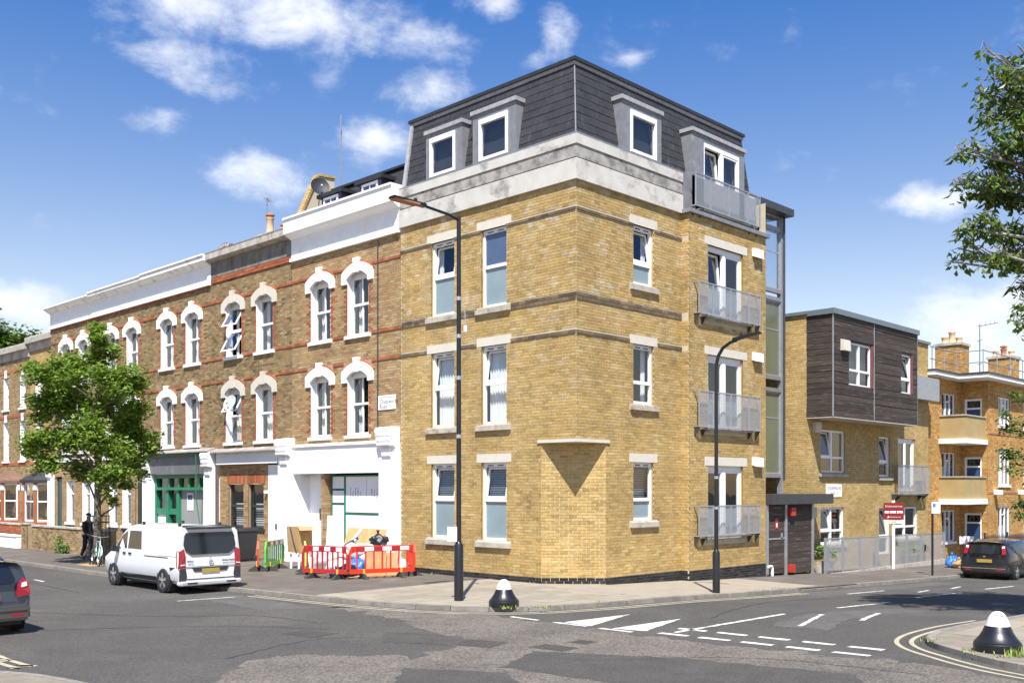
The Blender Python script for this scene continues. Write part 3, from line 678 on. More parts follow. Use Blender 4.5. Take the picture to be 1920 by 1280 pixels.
    for f, (z0, z1) in enumerate(zr):
        upvc_window(root, fr, 2.56, 3.55, z0, z1, .36, f == 2, 'frosted_pane' if f != 1 else 'glass', ['blind', 'open', 'open'][f]); sill_and_lintel(root, fr, 2.56, 3.55, z0, z1, .2, .26, .17)
    for f, (z0, z1) in enumerate(zb):
        french_door(root, fb, 6.0, 8.06, z0, z1, 0, f == 2, [None, 'grey', 'part'][f]); MB(fb).box(5.85, 8.3, z1, z1+.26, -.2, .016).build('lintel', 'cream_lintel', root)
        MB(fb).box(5.9, 8.16, z0-.1, z0, -.1, .05).build('window_sill', 'concrete_sill', root)
        juliet(root, fb, 5.22, 8.85, [1.2,4.6,8.12][f], [2.16,5.74,9.12][f])
        MB(fb).hexa([(8.62,z1+.06,0),(9.12,z1+.06,0),(9.12,z1+.0,.17),(8.62,z1+.0,.17)], [(8.62,z1+.32,0),(9.12,z1+.32,0),(9.12,z1+.3,.15),(8.62,z1+.3,.15)]).build('vent_hood', 'white_upvc', root)
    # solid dark core added behind the glass; room shade is in its colour
    MB().prism([(1.5,.75),(9.3,.75),(9.3,.75),(9.3,7.4),(.75,7.4),(.75,1.5)], -.5, 12.2).build('dark_core', 'room_dark', root)
    # concrete band under the roof
    for nm, z0, z1, d, m in (('parapet_band', 11.2,11.77,.10,'concrete_band'), ('parapet_joint', 11.77,11.815,.04,'slot_black'), ('parapet_upper_band', 11.815,12.44,.07,'dirty_band'), ('lead_flashing', 12.44,12.5,.09,'lead')):
        o = d
        mb = MB().prism([(-o,-o),(4.95,-o),(4.95,.3),(.3,.3),(.3,7.57),(-o,7.57)], z0, z1); mb.build(nm, m, root)
    tops = MB(); tops.prism([(-.10,-.10),(4.95,-.10),(4.95,.25),(.25,.25),(.25,7.57),(-.10,7.57)], 12.17, 12.437); tops.build('parapet_top_band', 'concrete_band', root)
    # bay coping
    MB().box(4.88, 9.6, -.42, .1, 11.2, 11.32).build('bay_coping', 'lead', root)
    # mansard
    B0, T0, Z0, Z1 = .10, .46, 12.47, 14.66
    UE, VE = 9.2, 7.57
    mb = MB(); mb.hexa([(B0,B0,Z0),(UE,B0,Z0),(UE,VE,Z0),(B0,VE,Z0)], [(T0,T0,Z1),(UE,T0,Z1),(UE,VE,Z1),(T0,VE,Z1)]); mans = mb.build('mansard_roof', 'slate_under', root)
    sl = Vector((T0-B0, 0, Z1-Z0)); SLN = sl.length
    fml = FMap((B0, 0, Z0), (0, 1, 0), Vector((-(Z1-Z0), 0, T0-B0)), sl); sr = Vector((0, T0-B0, Z1-Z0)); fmr = FMap((0, B0, Z0), (1, 0, 0), Vector((0, -(Z1-Z0), T0-B0)), sr)
    dz = lambda z: (z-Z0)/(Z1-Z0)*SLN
    dorm_l = [(4.6,6.32,0,dz(14.05)), (2.3,4.15,0,dz(14.12))]; dorm_r = [(2.0,3.97,0,dz(14.1)), (5.35,8.45,0,dz(14.0))]
    n = 0
    for fm, e, hs in ((fml, VE-.12, dorm_l), (fmr, UE-.02, dorm_r)):
        sc = {}
        for (a, b, t, t2, r) in lay(0, e, 0, SLN-.02, [(h[0]+.03,h[1]-.03,h[2],h[3]-.05) for h in hs], course=.243, L=.40, j=.005, sfun=lambda tm: (B0+(T0-B0)*tm/SLN, e), seed=3):
            key = round(b-a, 2)
            if key not in sc:
                h = t2-t+.03
                sc[key] = mesh_of(MB(FMap((0,0,0), fm.es, fm.ed, fm.et)).hexa([(0,0,.003),(key,0,.003),(key,0,.015),(0,0,.015)], [(0,h,0),(key,h,0),(key,h,.004),(0,h,.004)]), 'slate', 'slate', local=True)
            o = link(sc[key], 'slate', mans); o.location = fm(a, t, r.uniform(0, .004)); n += 1
    MB().tube([(B0-.01,B0-.01,Z0),(T0-.01,T0-.01,Z1)], .022, 6).build('hip_roll', 'lead', mans)
    MB(fml).box(VE-.13, VE+.02, -.03, SLN, -.01, .07).build('verge', 'pale_lead', mans)
    mb = MB().prism([(T0-.05,T0-.05),(UE+.02,T0-.05),(UE+.02,T0+.2),(T0+.2,T0+.2),(T0+.2,VE+.03),(T0-.05,VE+.03)], Z1-.03, Z1+.07); mb.build('eaves_flashing', 'pale_lead', mans)
    mb = MB().prism([(T0-.11,T0-.11),(UE+.06,T0-.11),(UE+.06,VE+.06),(T0-.11,VE+.06)], Z1+.07, Z1+.17); mb.build('roof_capping', 'black_capping', mans)
    # dormers
    def dormer(fm, s0, s1, o0, o1, t0, t1, ot, d, door=False):
        mb = MB(fm); e = d-.55
        mb.box(o0, s0, t0-.02, ot-.12, e, d); mb.box(s1, o1, t0-.02, ot-.12, e, d); mb.box(s0, s1, t1, ot-.12, e, d)
        p = mb.build('dormer', 'lead', mans)
        MB(fm).box(o0-.05, o1+.05, ot-.12, ot, e-.1, d+.06).build('dormer_roof', 'pale_lead', p)
        if door: french_door(root, fm, s0, s1, t0, t1, d+.06, 1, 'part')
        else:
            w = .09; q = MB(fm); frame_ring(q, s0, s1, t0, t1, w, d-.07, d+.035); q.box(s0+w, s1-w, t1-w-.06, t1-w, d-.07, d+.04); f = q.build('window', 'white_upvc', root)
            MB(fm).box(s0+w, s1-w, t0+w, t1-w-.06, d-.04, d-.03).build('pane', 'glass', f)
            q = MB(fm); folds(q, s0+.02, s0+.3, t0, t1, d-.2, 3); q.build('curtain', 'curtain', f); MB(fm).box(s0, s1, t0, t1, d-.45, d-.4).build('room_shade', 'room_dark', f)
    dormer(fl, 4.94, 6.12, 4.62, 6.32, 12.55, 13.78, 14.06, .0); dormer(fl, 2.64, 3.86, 2.32, 4.15, 12.55, 13.80, 14.12, .0)
    dormer(fr, 2.42, 3.68, 2.02, 3.95, 12.55, 13.78, 14.1, .0); dormer(fr, 6.05, 8.15, 5.4, 8.45, 11.45, 13.72, 14.0, .12, True)
    MB().box(5.0, 9.2, -.12, .4, 11.3, 12.5).build('dormer_base', 'lead', root)
    juliet(root, FR(-.3), 5.1, 8.9, 11.42, 12.46, .13)
    MB().box(9.0, 9.3, .0, .3, 12.2, 12.6).build('gutter_box', 'white_upvc', root)
    # white notice fixed to the ground floor
    return root
corner_block()
# ------------------------------------------------------------------ terrace on the main street
mat('green_paint', (.02,.19,.10), .45, .15, 5.); mat('dark_green', (.01,.10,.055), .5, .2, 5.); mat('teal_door', (.02,.06,.06), .4)
mat('grey_fascia', (.20,.20,.21), .7, .15, .8, stain=((.42,.42,.43), 1.0, .55)); mat('shutter_grey', (.28,.29,.28), .6, .15, 3., stretch=(12,12,.5))
mat('paper', (.80,.81,.86), .7, .04, 2.); mat('ink', (.03,.03,.035), .7); mat('charcoal_frame', (.03,.033,.036), .4)
mat('beige_render', (.52,.45,.33), .9, .1, 2.); mat('terracotta', (.40,.17,.09), .85, .2, 6.); mat('buff_pot', (.58,.40,.24), .85, .2, 6.)
mat('purple_cheek', (.07,.05,.11), .5); mat('dish_grey', (.018,.02,.026), .6); mat('dish_pale', (.5,.5,.5), .5)
mat('brown_tile', (.16,.085,.06), .8, .25, 5.); mat('old_lead', (.30,.27,.25), .7, .25, 3., stain=((.5,.47,.44), 2.5, .54))
def arch_hood(root, fm, s, ear, spring, crown, key, hw=.60, ow=.88, m='white_render'):
    def arc(w, zs, zc, n=10): return [(s-w+2*w*i/n, zs+(zc-zs)*(1-((2*i/n)-1)**2)) for i in range(n+1)]
    out = arc(ow, spring+.22, crown+.3); inn = arc(hw, spring, crown)
    MB(fm).prism([(s-ow, ear)]+out+[(s+ow, ear), (s+hw, ear)]+inn[::-1]+[(s-hw, ear)], -.03, .075).build('arch_hood', m, root)
    MB(fm).prism([(s-.10, crown-.06), (s+.10, crown-.06), (s+.15, key), (s-.15, key)], .0, .13).build('keystone', m, root)
    o2 = arc(ow+.07, spring+.24, crown+.38); MB(fm).prism(out[::-1]+o2, -.02, .045).build('brick_arch', 'red_brick', root)
def sash_window(root, fm, s, z0, z1, hw=.60, bars=True, mode='sash', m='white_upvc', dress='open', dd=0., rev='white_render', mid=.5):
    d0, d1 = -.27+dd, -.20+dd; w = .07; a, b = s-hw+.012, s+hw-.012; tm = z0+(z1-.1-z0)*mid
    mb = MB(fm); frame_ring(mb, a, b, z0, z1, w, d0, d1); mb.box(a+w, b-w, z1-.26, z1-w, d0, d1-.01)
    if mode == 'sash':
        mb.box(a+w, b-w, tm-.04, tm+.04, d0, d1+.02)
        if bars: mb.box(s-.018, s+.018, z0+w, tm-.04, d0+.01, d1-.01); mb.box(s-.018, s+.018, tm+.04, z1-.26, d0+.03, d1+.01)
    elif mode == 'open1': mb.box(a+w, b-w, tm-.04, tm+.04, d0, d1+.02)
    elif mode == 'open2': mb.box(a+w, b-w, tm-.05, tm+.05, d0, d1)
    fr = mb.build('window', m, root)
    if rev:
        for x in (s-hw, s+hw-.012): MB(fm).box(x, x+.012, z0, z1, -.22+dd, .002).build('reveal', rev, fr)
    def vent(t0, t1):
        f2 = FMap(fm(0, t1, d1+.02), fm.es, fm.ed, (fm.et-fm.ed*.55)); h = (t1-t0)
        q = MB(f2); frame_ring(q, a+w*.6, b-w*.6, -h, 0, .06, -.025, .025); q.build('open_sash', m, fr); MB(f2).box(a+w+.02, b-w-.02, -h+.06, -.06, -.004, .004).build('pane', 'glass', fr)
    lo = [(z0+w, tm-.04)]; hi = [(tm+.04, z1-.26)]
    if mode == 'open1': vent(*hi[0]); hi = []
    if mode == 'open2': vent(*hi[0]); vent(*lo[0]); hi = []; lo = []
    for t0, t1 in lo+hi: MB(fm).box(a+w, b-w, t0, t1, (d0+d1)/2-.004, (d0+d1)/2+.004).build('pane', 'glass', fr)
    if dress:
        q = MB(fm)
        if dress == 'full': folds(q, a, b, z0, z1, d0-.2, 7)
        else: folds(q, a, a+.28, z0, z1, d0-.2, 3); folds(q, b-.2, b, z0, z1, d0-.2, 2)
        q.build('curtain', 'curtain', fr)
    MB(fm).hexa([(s-hw-.1,z0-.14,-.2),(s+hw+.1,z0-.14,-.2),(s+hw+.1,z0-.14,.09),(s-hw-.1,z0-.14,.09)], [(s-hw-.1,z0,-.2),(s+hw+.1,z0,-.2),(s+hw+.1,z0-.03,.09),(s-hw-.1,z0-.03,.09)]).build('window_sill', m if m == 'white_upvc' else 'concrete_sill', root)
    return fr
def house(label, v0, v1, wins, brick='stock_brick', hood='white_render', cornice='white', gf_top=4.25, modes=None, top=12.62, mortar='old_mortar', dress=None, bars=True):
    root = thing('terraced_house', label, 'house', (0, v0, 0)); fm = FL(0)
    Z2, Z1 = (8.0, 10.2), (4.56, 6.78); holes = [(s-.6, s+.6, *z) for s in wins for z in (Z1, Z2)]
    mb = MB(fm); wall_sheet(mb, v0, v1, gf_top-.3, 11.2, holes, .25); mb.build('wall', mortar, root)
    bk, rd = MB(fm), MB(fm)
    strings = [(10.27,10.37), (7.93,8.03), (6.98,7.08)]
    blocked = holes+[(s-.86, s+.86, e, k) for s in wins for (e, k) in ((9.78,10.2), (6.36,6.78))]+[(s-.72, s+.72, z-.14, z) for s in wins for z in (8.0, 4.56)]
    for (a, b, t, t2, r) in lay(v0, v1, gf_top-.1, 11.12, blocked, seed=int(v0*10)):
        tm = (t+t2)/2; sm = (a+b)/2
        if any(z0-.02 < tm < z1+.02 for z0, z1 in strings): continue
        near = any(abs(sm-s) < .6+(.2 if int(tm/.17) % 2 else .12) and z[0] < tm < z[1] for s in wins for z in (Z1, Z2))
        brick_into(rd if near else bk, a, b, t, t2, r)
    for (z0, z1) in strings:
        for (a, b, t, t2, r) in lay(v0, v1, z0, z1, [(s-.8, s+.8, z0-1, z1+1) for s in wins], seed=9): rd.box(a, b, t, t2, -.02, .035)
    tag(bk.build('brickwork', brick, root), kind='stuff'); tag(rd.build('red_brickwork', 'red_brick', root), kind='stuff')
    for i, s in enumerate(wins):
        for k, z in enumerate((Z1, Z2)):
            md = (modes or {}).get((i, k), 'sash')
            sash_window(root, fm, s, z[0], z[1], mode=md, bars=bars, dress=(dress or {}).get((i, k), 'open'))
            arch_hood(root, fm, s, z[1]-.42, z[1]-.26, z[1]-.02, z[1]+.42, m=hood)
    if cornice == 'white':
        MB(fm).box(v0, v1, 11.2, 11.9, -.2, .05).build('frieze', 'white_frieze', root); MB(fm).box(v0, v1, 11.08, 11.2, -.2, .13).build('frieze_base', 'white_render', root)
        pr = [(11.9,-.2),(11.9,.10),(11.95,.16),(12.0,.28),(12.06,.34),(12.06,.40),(top-.05,.40),(top-.05,.45),(top+.02,.45),(top+.02,-.2)]
        MB(fm).prism(pr, v0+.004, v1-.004, axis=0).build('cornice', 'white_render' if gf_top > 4.2 and top > 12.6 else 'old_white_paint', root)
    else:
        MB(fm).box(v0, v1, 11.36, 11.98, -.2, .03).build('frieze', 'dark_render', root); rr = MB(fm)
        pr = [(11.98,-.2),(11.98,.12),(12.03,.26),(12.06,.32),(top-.05,.32),(top,.34),(top,-.2)]; MB(fm).prism(pr, v0+.004, v1-.004, axis=0).build('cornice', 'grey_coping', root)
    rc = MB(fm)
    if cornice != 'white' or top < 12.6:
        for (a, b, t, t2, r) in lay(v0, v1, 11.0 if cornice == 'white' else 11.12, 11.08 if cornice == 'white' else 11.34, [], course=.1, seed=2): rc.box(a, b, t, t2, -.02, .05)
        tag(rc.build('red_cornice_course', 'red_brick', root), kind='stuff')
    MB().box(.7, 8, v0+.02, v1-.02, -.1, 11.6).build('dark_core', 'room_dark', root)
    MB().hexa([(.3,v0+.01,11.5),(8,v0+.01,11.5),(8,v1-.01,11.5),(.3,v1-.01,11.5)], [(.4,v0+.01,11.9),(8,v0+.01,11.9),(8,v1-.01,11.9),(.4,v1-.01,11.9)]).build('roof', 'lead', root)
    return root
def pilaster(root, s0, s1, top=4.5, d=.2, m='white_render', console=True):
    fm = FL(0); MB(fm).box(s0, s1, -.02, top-.7, -.25, d).build('pilaster', m, root); MB(fm).box(s0-.04, s1+.04, -.02, .3, -.25, d+.04).build('pilaster_base', m, root)
    sm, w = (s0+s1)/2, (s1-s0)/2
    MB(fm).prism([(top-.7,-.25),(top-.7,d),(top-.62,d+.10),(top-.4,d+.14),(top-.15,d+.2),(top-.04,d+.16),(top,d+.04),(top,-.25)], s0, s1, axis=0).build('console', m, root, bevel=.015)
    if console:
        MB(fm).prism([(top-1.0,d),(top-.95,d+.06),(top-.7,d+.10),(top-.7,d)], sm-w*.5, sm+w*.5, axis=0).build('console_drop', m, root)
        for k in range(3): MB(fm).prism([(top-.62+.16*k,d+.10),(top-.60+.16*k,d+.19),(top-.53+.16*k,d+.20),(top-.52+.16*k,d+.10)], sm-w*.75, sm+w*.75, axis=0).build('console_scroll', m, root)
FM0 = FL(0)
# --- house A: white shop being refitted
A = house('terraced house with fresh white cornice over a white shopfront papered inside', 7.57, 13.93, (9.9, 12.12), 'pale_stock_brick', top=12.62, gf_top=4.3)
pilaster(A, 7.62, 8.5, 4.72); pilaster(A, 13.75, 14.6, 4.55)
MB(FM0).box(8.5, 13.75, 3.23, 4.2, -.25, .10).build('shop_fascia', 'white_render', A); MB(FM0).box(8.5, 13.75, 4.2, 4.3, -.25, .16).build('fascia_cap', 'white_render', A)
MB(FM0).box(12.15, 13.8, -.02, 3.23, -.68, -.6).build('porch_back_wall', 'white_render', A); MB(FM0).box(12.05, 12.15, -.02, 3.23, -.6, -.1).build('porch_side', 'white_render', A)
MB(FM0).box(13.72, 13.86, -.02, 3.23, -.68, -.2).build('porch_side', 'white_render', A)
MB(FM0).box(12.9, 13.02, 1.55, 1.95, -.6, -.57).build('entry_phone', 'charcoal_frame', A); MB(FM0).box(12.7, 12.8, 2.3, 2.6, -.6, -.55).build('wall_bell', 'charcoal_frame', A)
MB(FM0).box(12.15, 13.75, -.02, .02, -.6, .15).build('porch_step', 'concrete_sill', A)
bk = MB(FM0); 
for (a, b, t, t2, r) in lay(11.88, 12.1, 0, 3.2, [], seed=4): brick_into(bk, a, b, t, t2, r, -.3, .0)
tag(bk.build('pier_brickwork', 'pale_stock_brick', A), kind='stuff')
sf = MB(FM0); frame_ring(sf, 8.55, 11.82, .39, 3.16, .05, -.32, -.26); sf.box(10.99, 11.06, .44, 3.11, -.32, -.25); sf.box(8.59, 10.98, 1.80, 1.84, -.32, -.26); sf.box(11.07, 11.77, 2.64, 2.67, -.32, -.26); sf.box(11.07, 11.77, 2.14, 2.17, -.32, -.26)
sf = sf.build('shopfront_frame', 'green_paint', A)
for (a, b, t0, t1) in ((8.59,9.78,1.86,3.11),(9.8,10.98,1.86,3.11),(8.59,9.78,.44,1.78),(9.8,10.98,.44,1.78),(11.07,11.77,2.69,3.11),(11.07,11.77,2.19,2.62),(11.07,11.77,.44,2.12)):
    MB(FM0).box(a, b, t0, t1, -.29, -.28).build('papered_pane', 'paper', sf)
    if b-a > 1:   # upright runs of print on the lining paper
        q = MB(FM0)
        for k in range(5):
            x = a+.32+k*.14; l = rnd.uniform(.18, .5); c = (t0+t1)/2+.05; n = int(l/.05)
            for i in range(n): q.box(x, x+rnd.uniform(.02, .05), c-l/2+i*.05, c-l/2+i*.05+rnd.uniform(.018, .038), -.28, -.278)
        q.build('paper_print', 'ink', sf)
MB(FM0).box(8.5, 12.1, -.02, .35, -.34, -.18).build('stallriser', 'white_render', A)
# street name plate
SP = FMap((0,0,0), (0,1,0), (-1,0,0)); sp = MB(SP).box(7.82, 8.74, 5.32, 5.8, .015, .035).build('street_sign', 'white_upvc', None, (-.03, 8.28, 5.32)); tag(sp, 'white Chatsworth Road street name plate screwed to the brown brick wall', 'sign')
letters('Chatsworth', .2, SP, 8.66, 5.58, .036, 'ink', sp, align='LEFT'); letters('Road', .2, SP, 8.66, 5.42, .036, 'ink', sp, align='LEFT'); letters('E5', .12, SP, 8.12, 5.41, .036, 'terracotta', sp, align='LEFT'); letters('London Borough of Hackney', .06, SP, 8.66, 5.73, .036, 'ink', sp, align='LEFT')
MB().tube([(-.05,8.75,3.9),(-.05,8.75,11.0)], .022, 6).build('cable_conduit', 'dark_steel', A)
# attic behind the white parapet
att = MB(); att.hexa([(.55,7.62,12.0),(8,7.62,12.0),(8,13.8,12.0),(.55,13.8,12.0)], [(1.75,7.62,14.05),(8,7.62,14.05),(8,13.8,14.05),(1.75,13.8,14.05)]); at = att.build('attic_roof', 'slate_under', A)
MB().box(1.62, 8, 7.62, 13.8, 14.05, 14.13).build('attic_capping', 'black_capping', at)
for s in (10.45, 12.8):
    FD = FL(.95); q = MB(FD); q.box(s-.62, s+.62, 12.55, 13.55, -1.0, 0); dmr = q.build('dormer', 'purple_cheek', at)
    MB(FD).box(s-.78, s+.78, 13.55, 13.68, -1.2, .12).build('dormer_roof', 'black_capping', at)
    q = MB(FD); frame_ring(q, s-.46, s+.46, 12.86, 13.52, .09, 0, .04); q.box(s-.02, s+.02, 12.95, 13.43, 0, .03); wv = q.build('window', 'white_upvc', A); MB(FD).box(s-.37, s+.37, 12.95, 13.43, .004, .012).build('pane', 'blue_pane', wv)
gw = MB().prism([(.05,11.9),(.05,12.75),(.35,12.85),(1.15,14.55),(1.9,14.6),(1.9,14.3),(6,14.3),(6,11.9)], 13.93, 14.12, axis=1); gw.build('gable_wall', 'beige_render', A)
gb = MB()
P0 = [(.02,12.72),(.36,12.85),(1.16,14.56),(1.95,14.62)]
for a, b in zip(P0, P0[1:]):
    a = Vector(a); b = Vector(b); n = max(2, int((b-a).length/.1)); d = (b-a)/n; nn = Vector((-d.y, d.x)).normalized()*.09
    for i in range(n):
        p = a+d*i+d*.05; q = a+d*(i+.92); gb.prism([tuple(p), tuple(q), tuple(q+nn), tuple(p+nn)], 13.88, 14.17, axis=1)
tag(gb.build('gable_brick_edge', 'clean_yellow_brick', A), kind='stuff')
# --- house B: sooty, windows propped open
Bh = house('sooty terraced house with grey parapet and two windows propped open', 13.93, 19.87, (15.84, 18.13), 'sooty_brick', cornice='dark', hood='cream_lintel', top=12.33, modes={(1,0): 'open1', (1,1): 'open2'}, gf_top=4.2, mortar='sooty_mortar', dress={(0,0): 'full', (1,0): 'full'}, bars=False)
MB(FM0).box(14.75, 19.35, 3.66, 4.12, -.2, .14).build('shop_fascia', 'white_render', Bh); MB(FM0).prism([(4.12,-.1),(4.12,.34),(4.17,.34),(4.36,-.1)], 14.6, 19.5, axis=0).build('lead_roof', 'old_lead', Bh)
bh = [(17.52,18.66,1.12,2.85), (16.04,17.16,1.12,2.85)]
q = MB(FM0); wall_sheet(q, 15.75, 19.35, -.1, 3.66, bh, .2, -.09); q.build('infill_wall', 'old_mortar', Bh)
fmi = FL(.09); bk = MB(fmi)
for (a, b, t, t2, r) in lay(15.75, 19.35, 0, 3.66, bh+[(a-.12, b+.12, z1, z1+.4) for a, b, z0, z1 in bh], seed=8): brick_into(bk, a, b, t, t2, r)
tag(bk.build('infill_brickwork', 'pale_stock_brick', Bh), kind='stuff')
for (a, b, z0, z1) in bh:
    n = 12
    for i in range(n):
        x0 = a-.1+(b-a+.2)*i/n; x1 = a-.1+(b-a+.2)*(i+.9)/n; k = (i+.5)/n*2-1; z = z1-.02+.1*(1-k*k)
        MB(fmi).hexa([(x0,z,-.05),(x1,z,-.05),(x1,z,.012),(x0,z,.012)], [(x0+k*.04,z+.36,-.05),(x1+k*.04,z+.36,-.05),(x1+k*.04,z+.36,.012),(x0+k*.04,z+.36,.012)]).build('arch_brick', 'red_brick', Bh)
    q = MB(fmi); frame_ring(q, a, b, z0, z1+.08, .08, -.18, -.1); q.box(a+.08, b-.08, 1.95, 2.05, -.18, -.09); wv = q.build('window', 'charcoal_frame', Bh)
    for t0, t1 in ((1.2,1.95), (2.05,2.85)): MB(fmi).box(a+.08, b-.08, t0, t1, -.145, -.137).build('pane', 'glass', wv)
    q = MB(fmi)
    for i in range(11): q.box(a+.1, b-.1, 1.15+i*.09, 1.2+i*.09, -.3, -.29)
    q.build('venetian_blind', 'curtain', wv); MB(fmi).box(a-.1, b+.1, z0-.1, z0, -.1, .06).build('window_sill', 'charcoal_frame', Bh)
MB(FM0).box(14.82, 15.72, 0, 3.6, -.2, -.08).build('side_door', 'white_render', Bh); MB(FM0).box(15.1, 15.16, 1.15, 1.35, -.08, -.04).build('door_handle', 'charcoal_frame', Bh)
MB(FM0).box(14.6, 14.82, 0, 3.35, -.2, -.1).build('dark_door', 'teal_door', Bh); MB(FM0).box(15.74, 15.82, 2.5, 2.62, -.1, .05).build('wall_lamp', 'white_upvc', Bh)
MB().tube([(-.12,19.3,.2),(-.12,19.3,4.2)], .035, 8).build('downpipe', 'brown_tile', Bh)
# --- house C: green shop
Ch = house('terraced house with flaking white parapet over a green wooden shopfront', 19.87, 25.55, (21.48, 23.75), 'sooty_brick', top=12.3, gf_top=4.2, mortar='sooty_mortar', dress={(0,0): 'full', (1,0): 'full'})
pilaster(Ch, 19.45, 20.2, 4.2); pilaster(Ch, 25.2, 25.75, 4.0)
MB(FM0).hexa([(20.2,3.3,-.2),(25.3,3.3,-.2),(25.3,3.3,.06),(20.2,3.3,.06)], [(20.2,4.05,-.2),(25.3,4.05,-.2),(25.3,4.05,.2),(20.2,4.05,.2)]).build('shop_fascia', 'grey_fascia', Ch)
MB(FM0).box(20.15, 25.4, 4.05, 4.2, -.2, .30).build('blind_box', 'dark_green', Ch); MB(FM0).prism([(4.2,-.1),(4.2,.38),(4.24,.38),(4.42,-.1)], 19.6, 25.5, axis=0).build('lead_roof', 'old_lead', Ch)
q = MB(FM0); frame_ring(q, 20.22, 25.18, .1, 3.3, .16, -.3, -.12); q.box(20.38, 25.02, 2.62, 2.74, -.3, -.05)
for x in (21.2, 22.1, 23.0, 23.9): q.box(x-.06, x+.06, 2.74, 3.14, -.3, -.14)
for x in (23.05, 24.0): q.box(x-.12, x+.12, .26, 2.62, -.3, -.12)
q.box(23.17, 25.02, 1.55, 1.8, -.3, -.14); shp = q.build('shopfront_frame', 'green_paint', Ch)
MB(FM0).box(20.38, 22.93, .26, 2.62, -.34, -.24).build('shutter', 'shutter_grey', shp)
for (a, b, t0, t1) in ((20.38,21.14,2.74,3.14),(21.26,22.04,2.74,3.14),(22.16,22.94,2.74,3.14),(23.06,23.84,2.74,3.14),(23.96,25.02,2.74,3.14),(23.17,23.88,1.8,2.62),(24.12,25.02,1.8,2.62),(23.17,23.88,.26,1.55)): MB(FM0).box(a, b, t0, t1, -.27, -.26).build('pane', 'glass', shp)
MB(FM0).box(24.12, 25.02, .26, 1.55, -.27, -.2).build('door_panel', 'white_render', shp)
nb = MB(FM0).box(21.85, 22.4, 1.75, 2.5, -.235, -.225).build('notice', 'paper', shp); MB(FM0).box(21.92, 22.33, 2.2, 2.42, -.225, -.222).build('notice_print', 'blue_pane', shp)
MB().tube([(-.32,20.6,4.1),(-.3,20.62,3.2),(-.25,20.7,2.2),(-.2,20.5,1.2)], .025, 6).build('hanging_cable', 'green_paint', Ch)
# --- houses D and E behind the street tree
def brick_gf(root, v0, v1, wins, door, doorm):
    hs = [(a, b, .98, 3.1) for a, b in wins]+[(door[0], door[1], -.1, 3.3)]
    q = MB(FM0); wall_sheet(q, v0, v1, -.1, 4.05, hs, .2); q.build('ground_floor_wall', 'old_mortar', root); bk = MB(FM0)
    for (a, b, t, t2, r) in lay(v0, v1, 0, 4.1, hs, seed=int(v0)): brick_into(bk, a, b, t, t2, r)
    tag(bk.build('ground_floor_brickwork', 'pale_stock_brick', root), kind='stuff')
    for a, b in wins: sash_window(root, FM0, (a+b)/2, .98, 3.1, hw=(b-a)/2, bars=False, dress='open', mid=.72)
    MB(FM0).box(door[0], door[1], 0, 3.2, -.2, -.12).build('front_door', doorm, root); MB(FM0).box(v0, v1, 4.05, 4.25, -.2, .08).build('string_band', 'old_white_paint', root)
Dh = house('terraced house with white arched windows half hidden by the street tree', 25.55, 31.2, (27.17, 29.45), 'sooty_brick', top=12.25, gf_top=4.2, mortar='sooty_mortar'); brick_gf(Dh, 25.75, 31.0, ((27.3,28.2),(28.75,29.65)), (26.0,26.85), 'charcoal_frame'); pilaster(Dh, 30.9, 31.35, 3.9, console=False)
Eh = house('end terraced house whose white parapet stops at a lower neighbour', 31.2, 36.75, (32.6, 34.75), 'sooty_brick', top=12.15, gf_top=4.2, mortar='sooty_mortar'); brick_gf(Eh, 31.4, 36.3, ((31.9,32.75),(33.75,34.7)), (35.3,36.2), 'teal_door'); pilaster(Eh, 36.3, 36.75, 3.9, console=False)
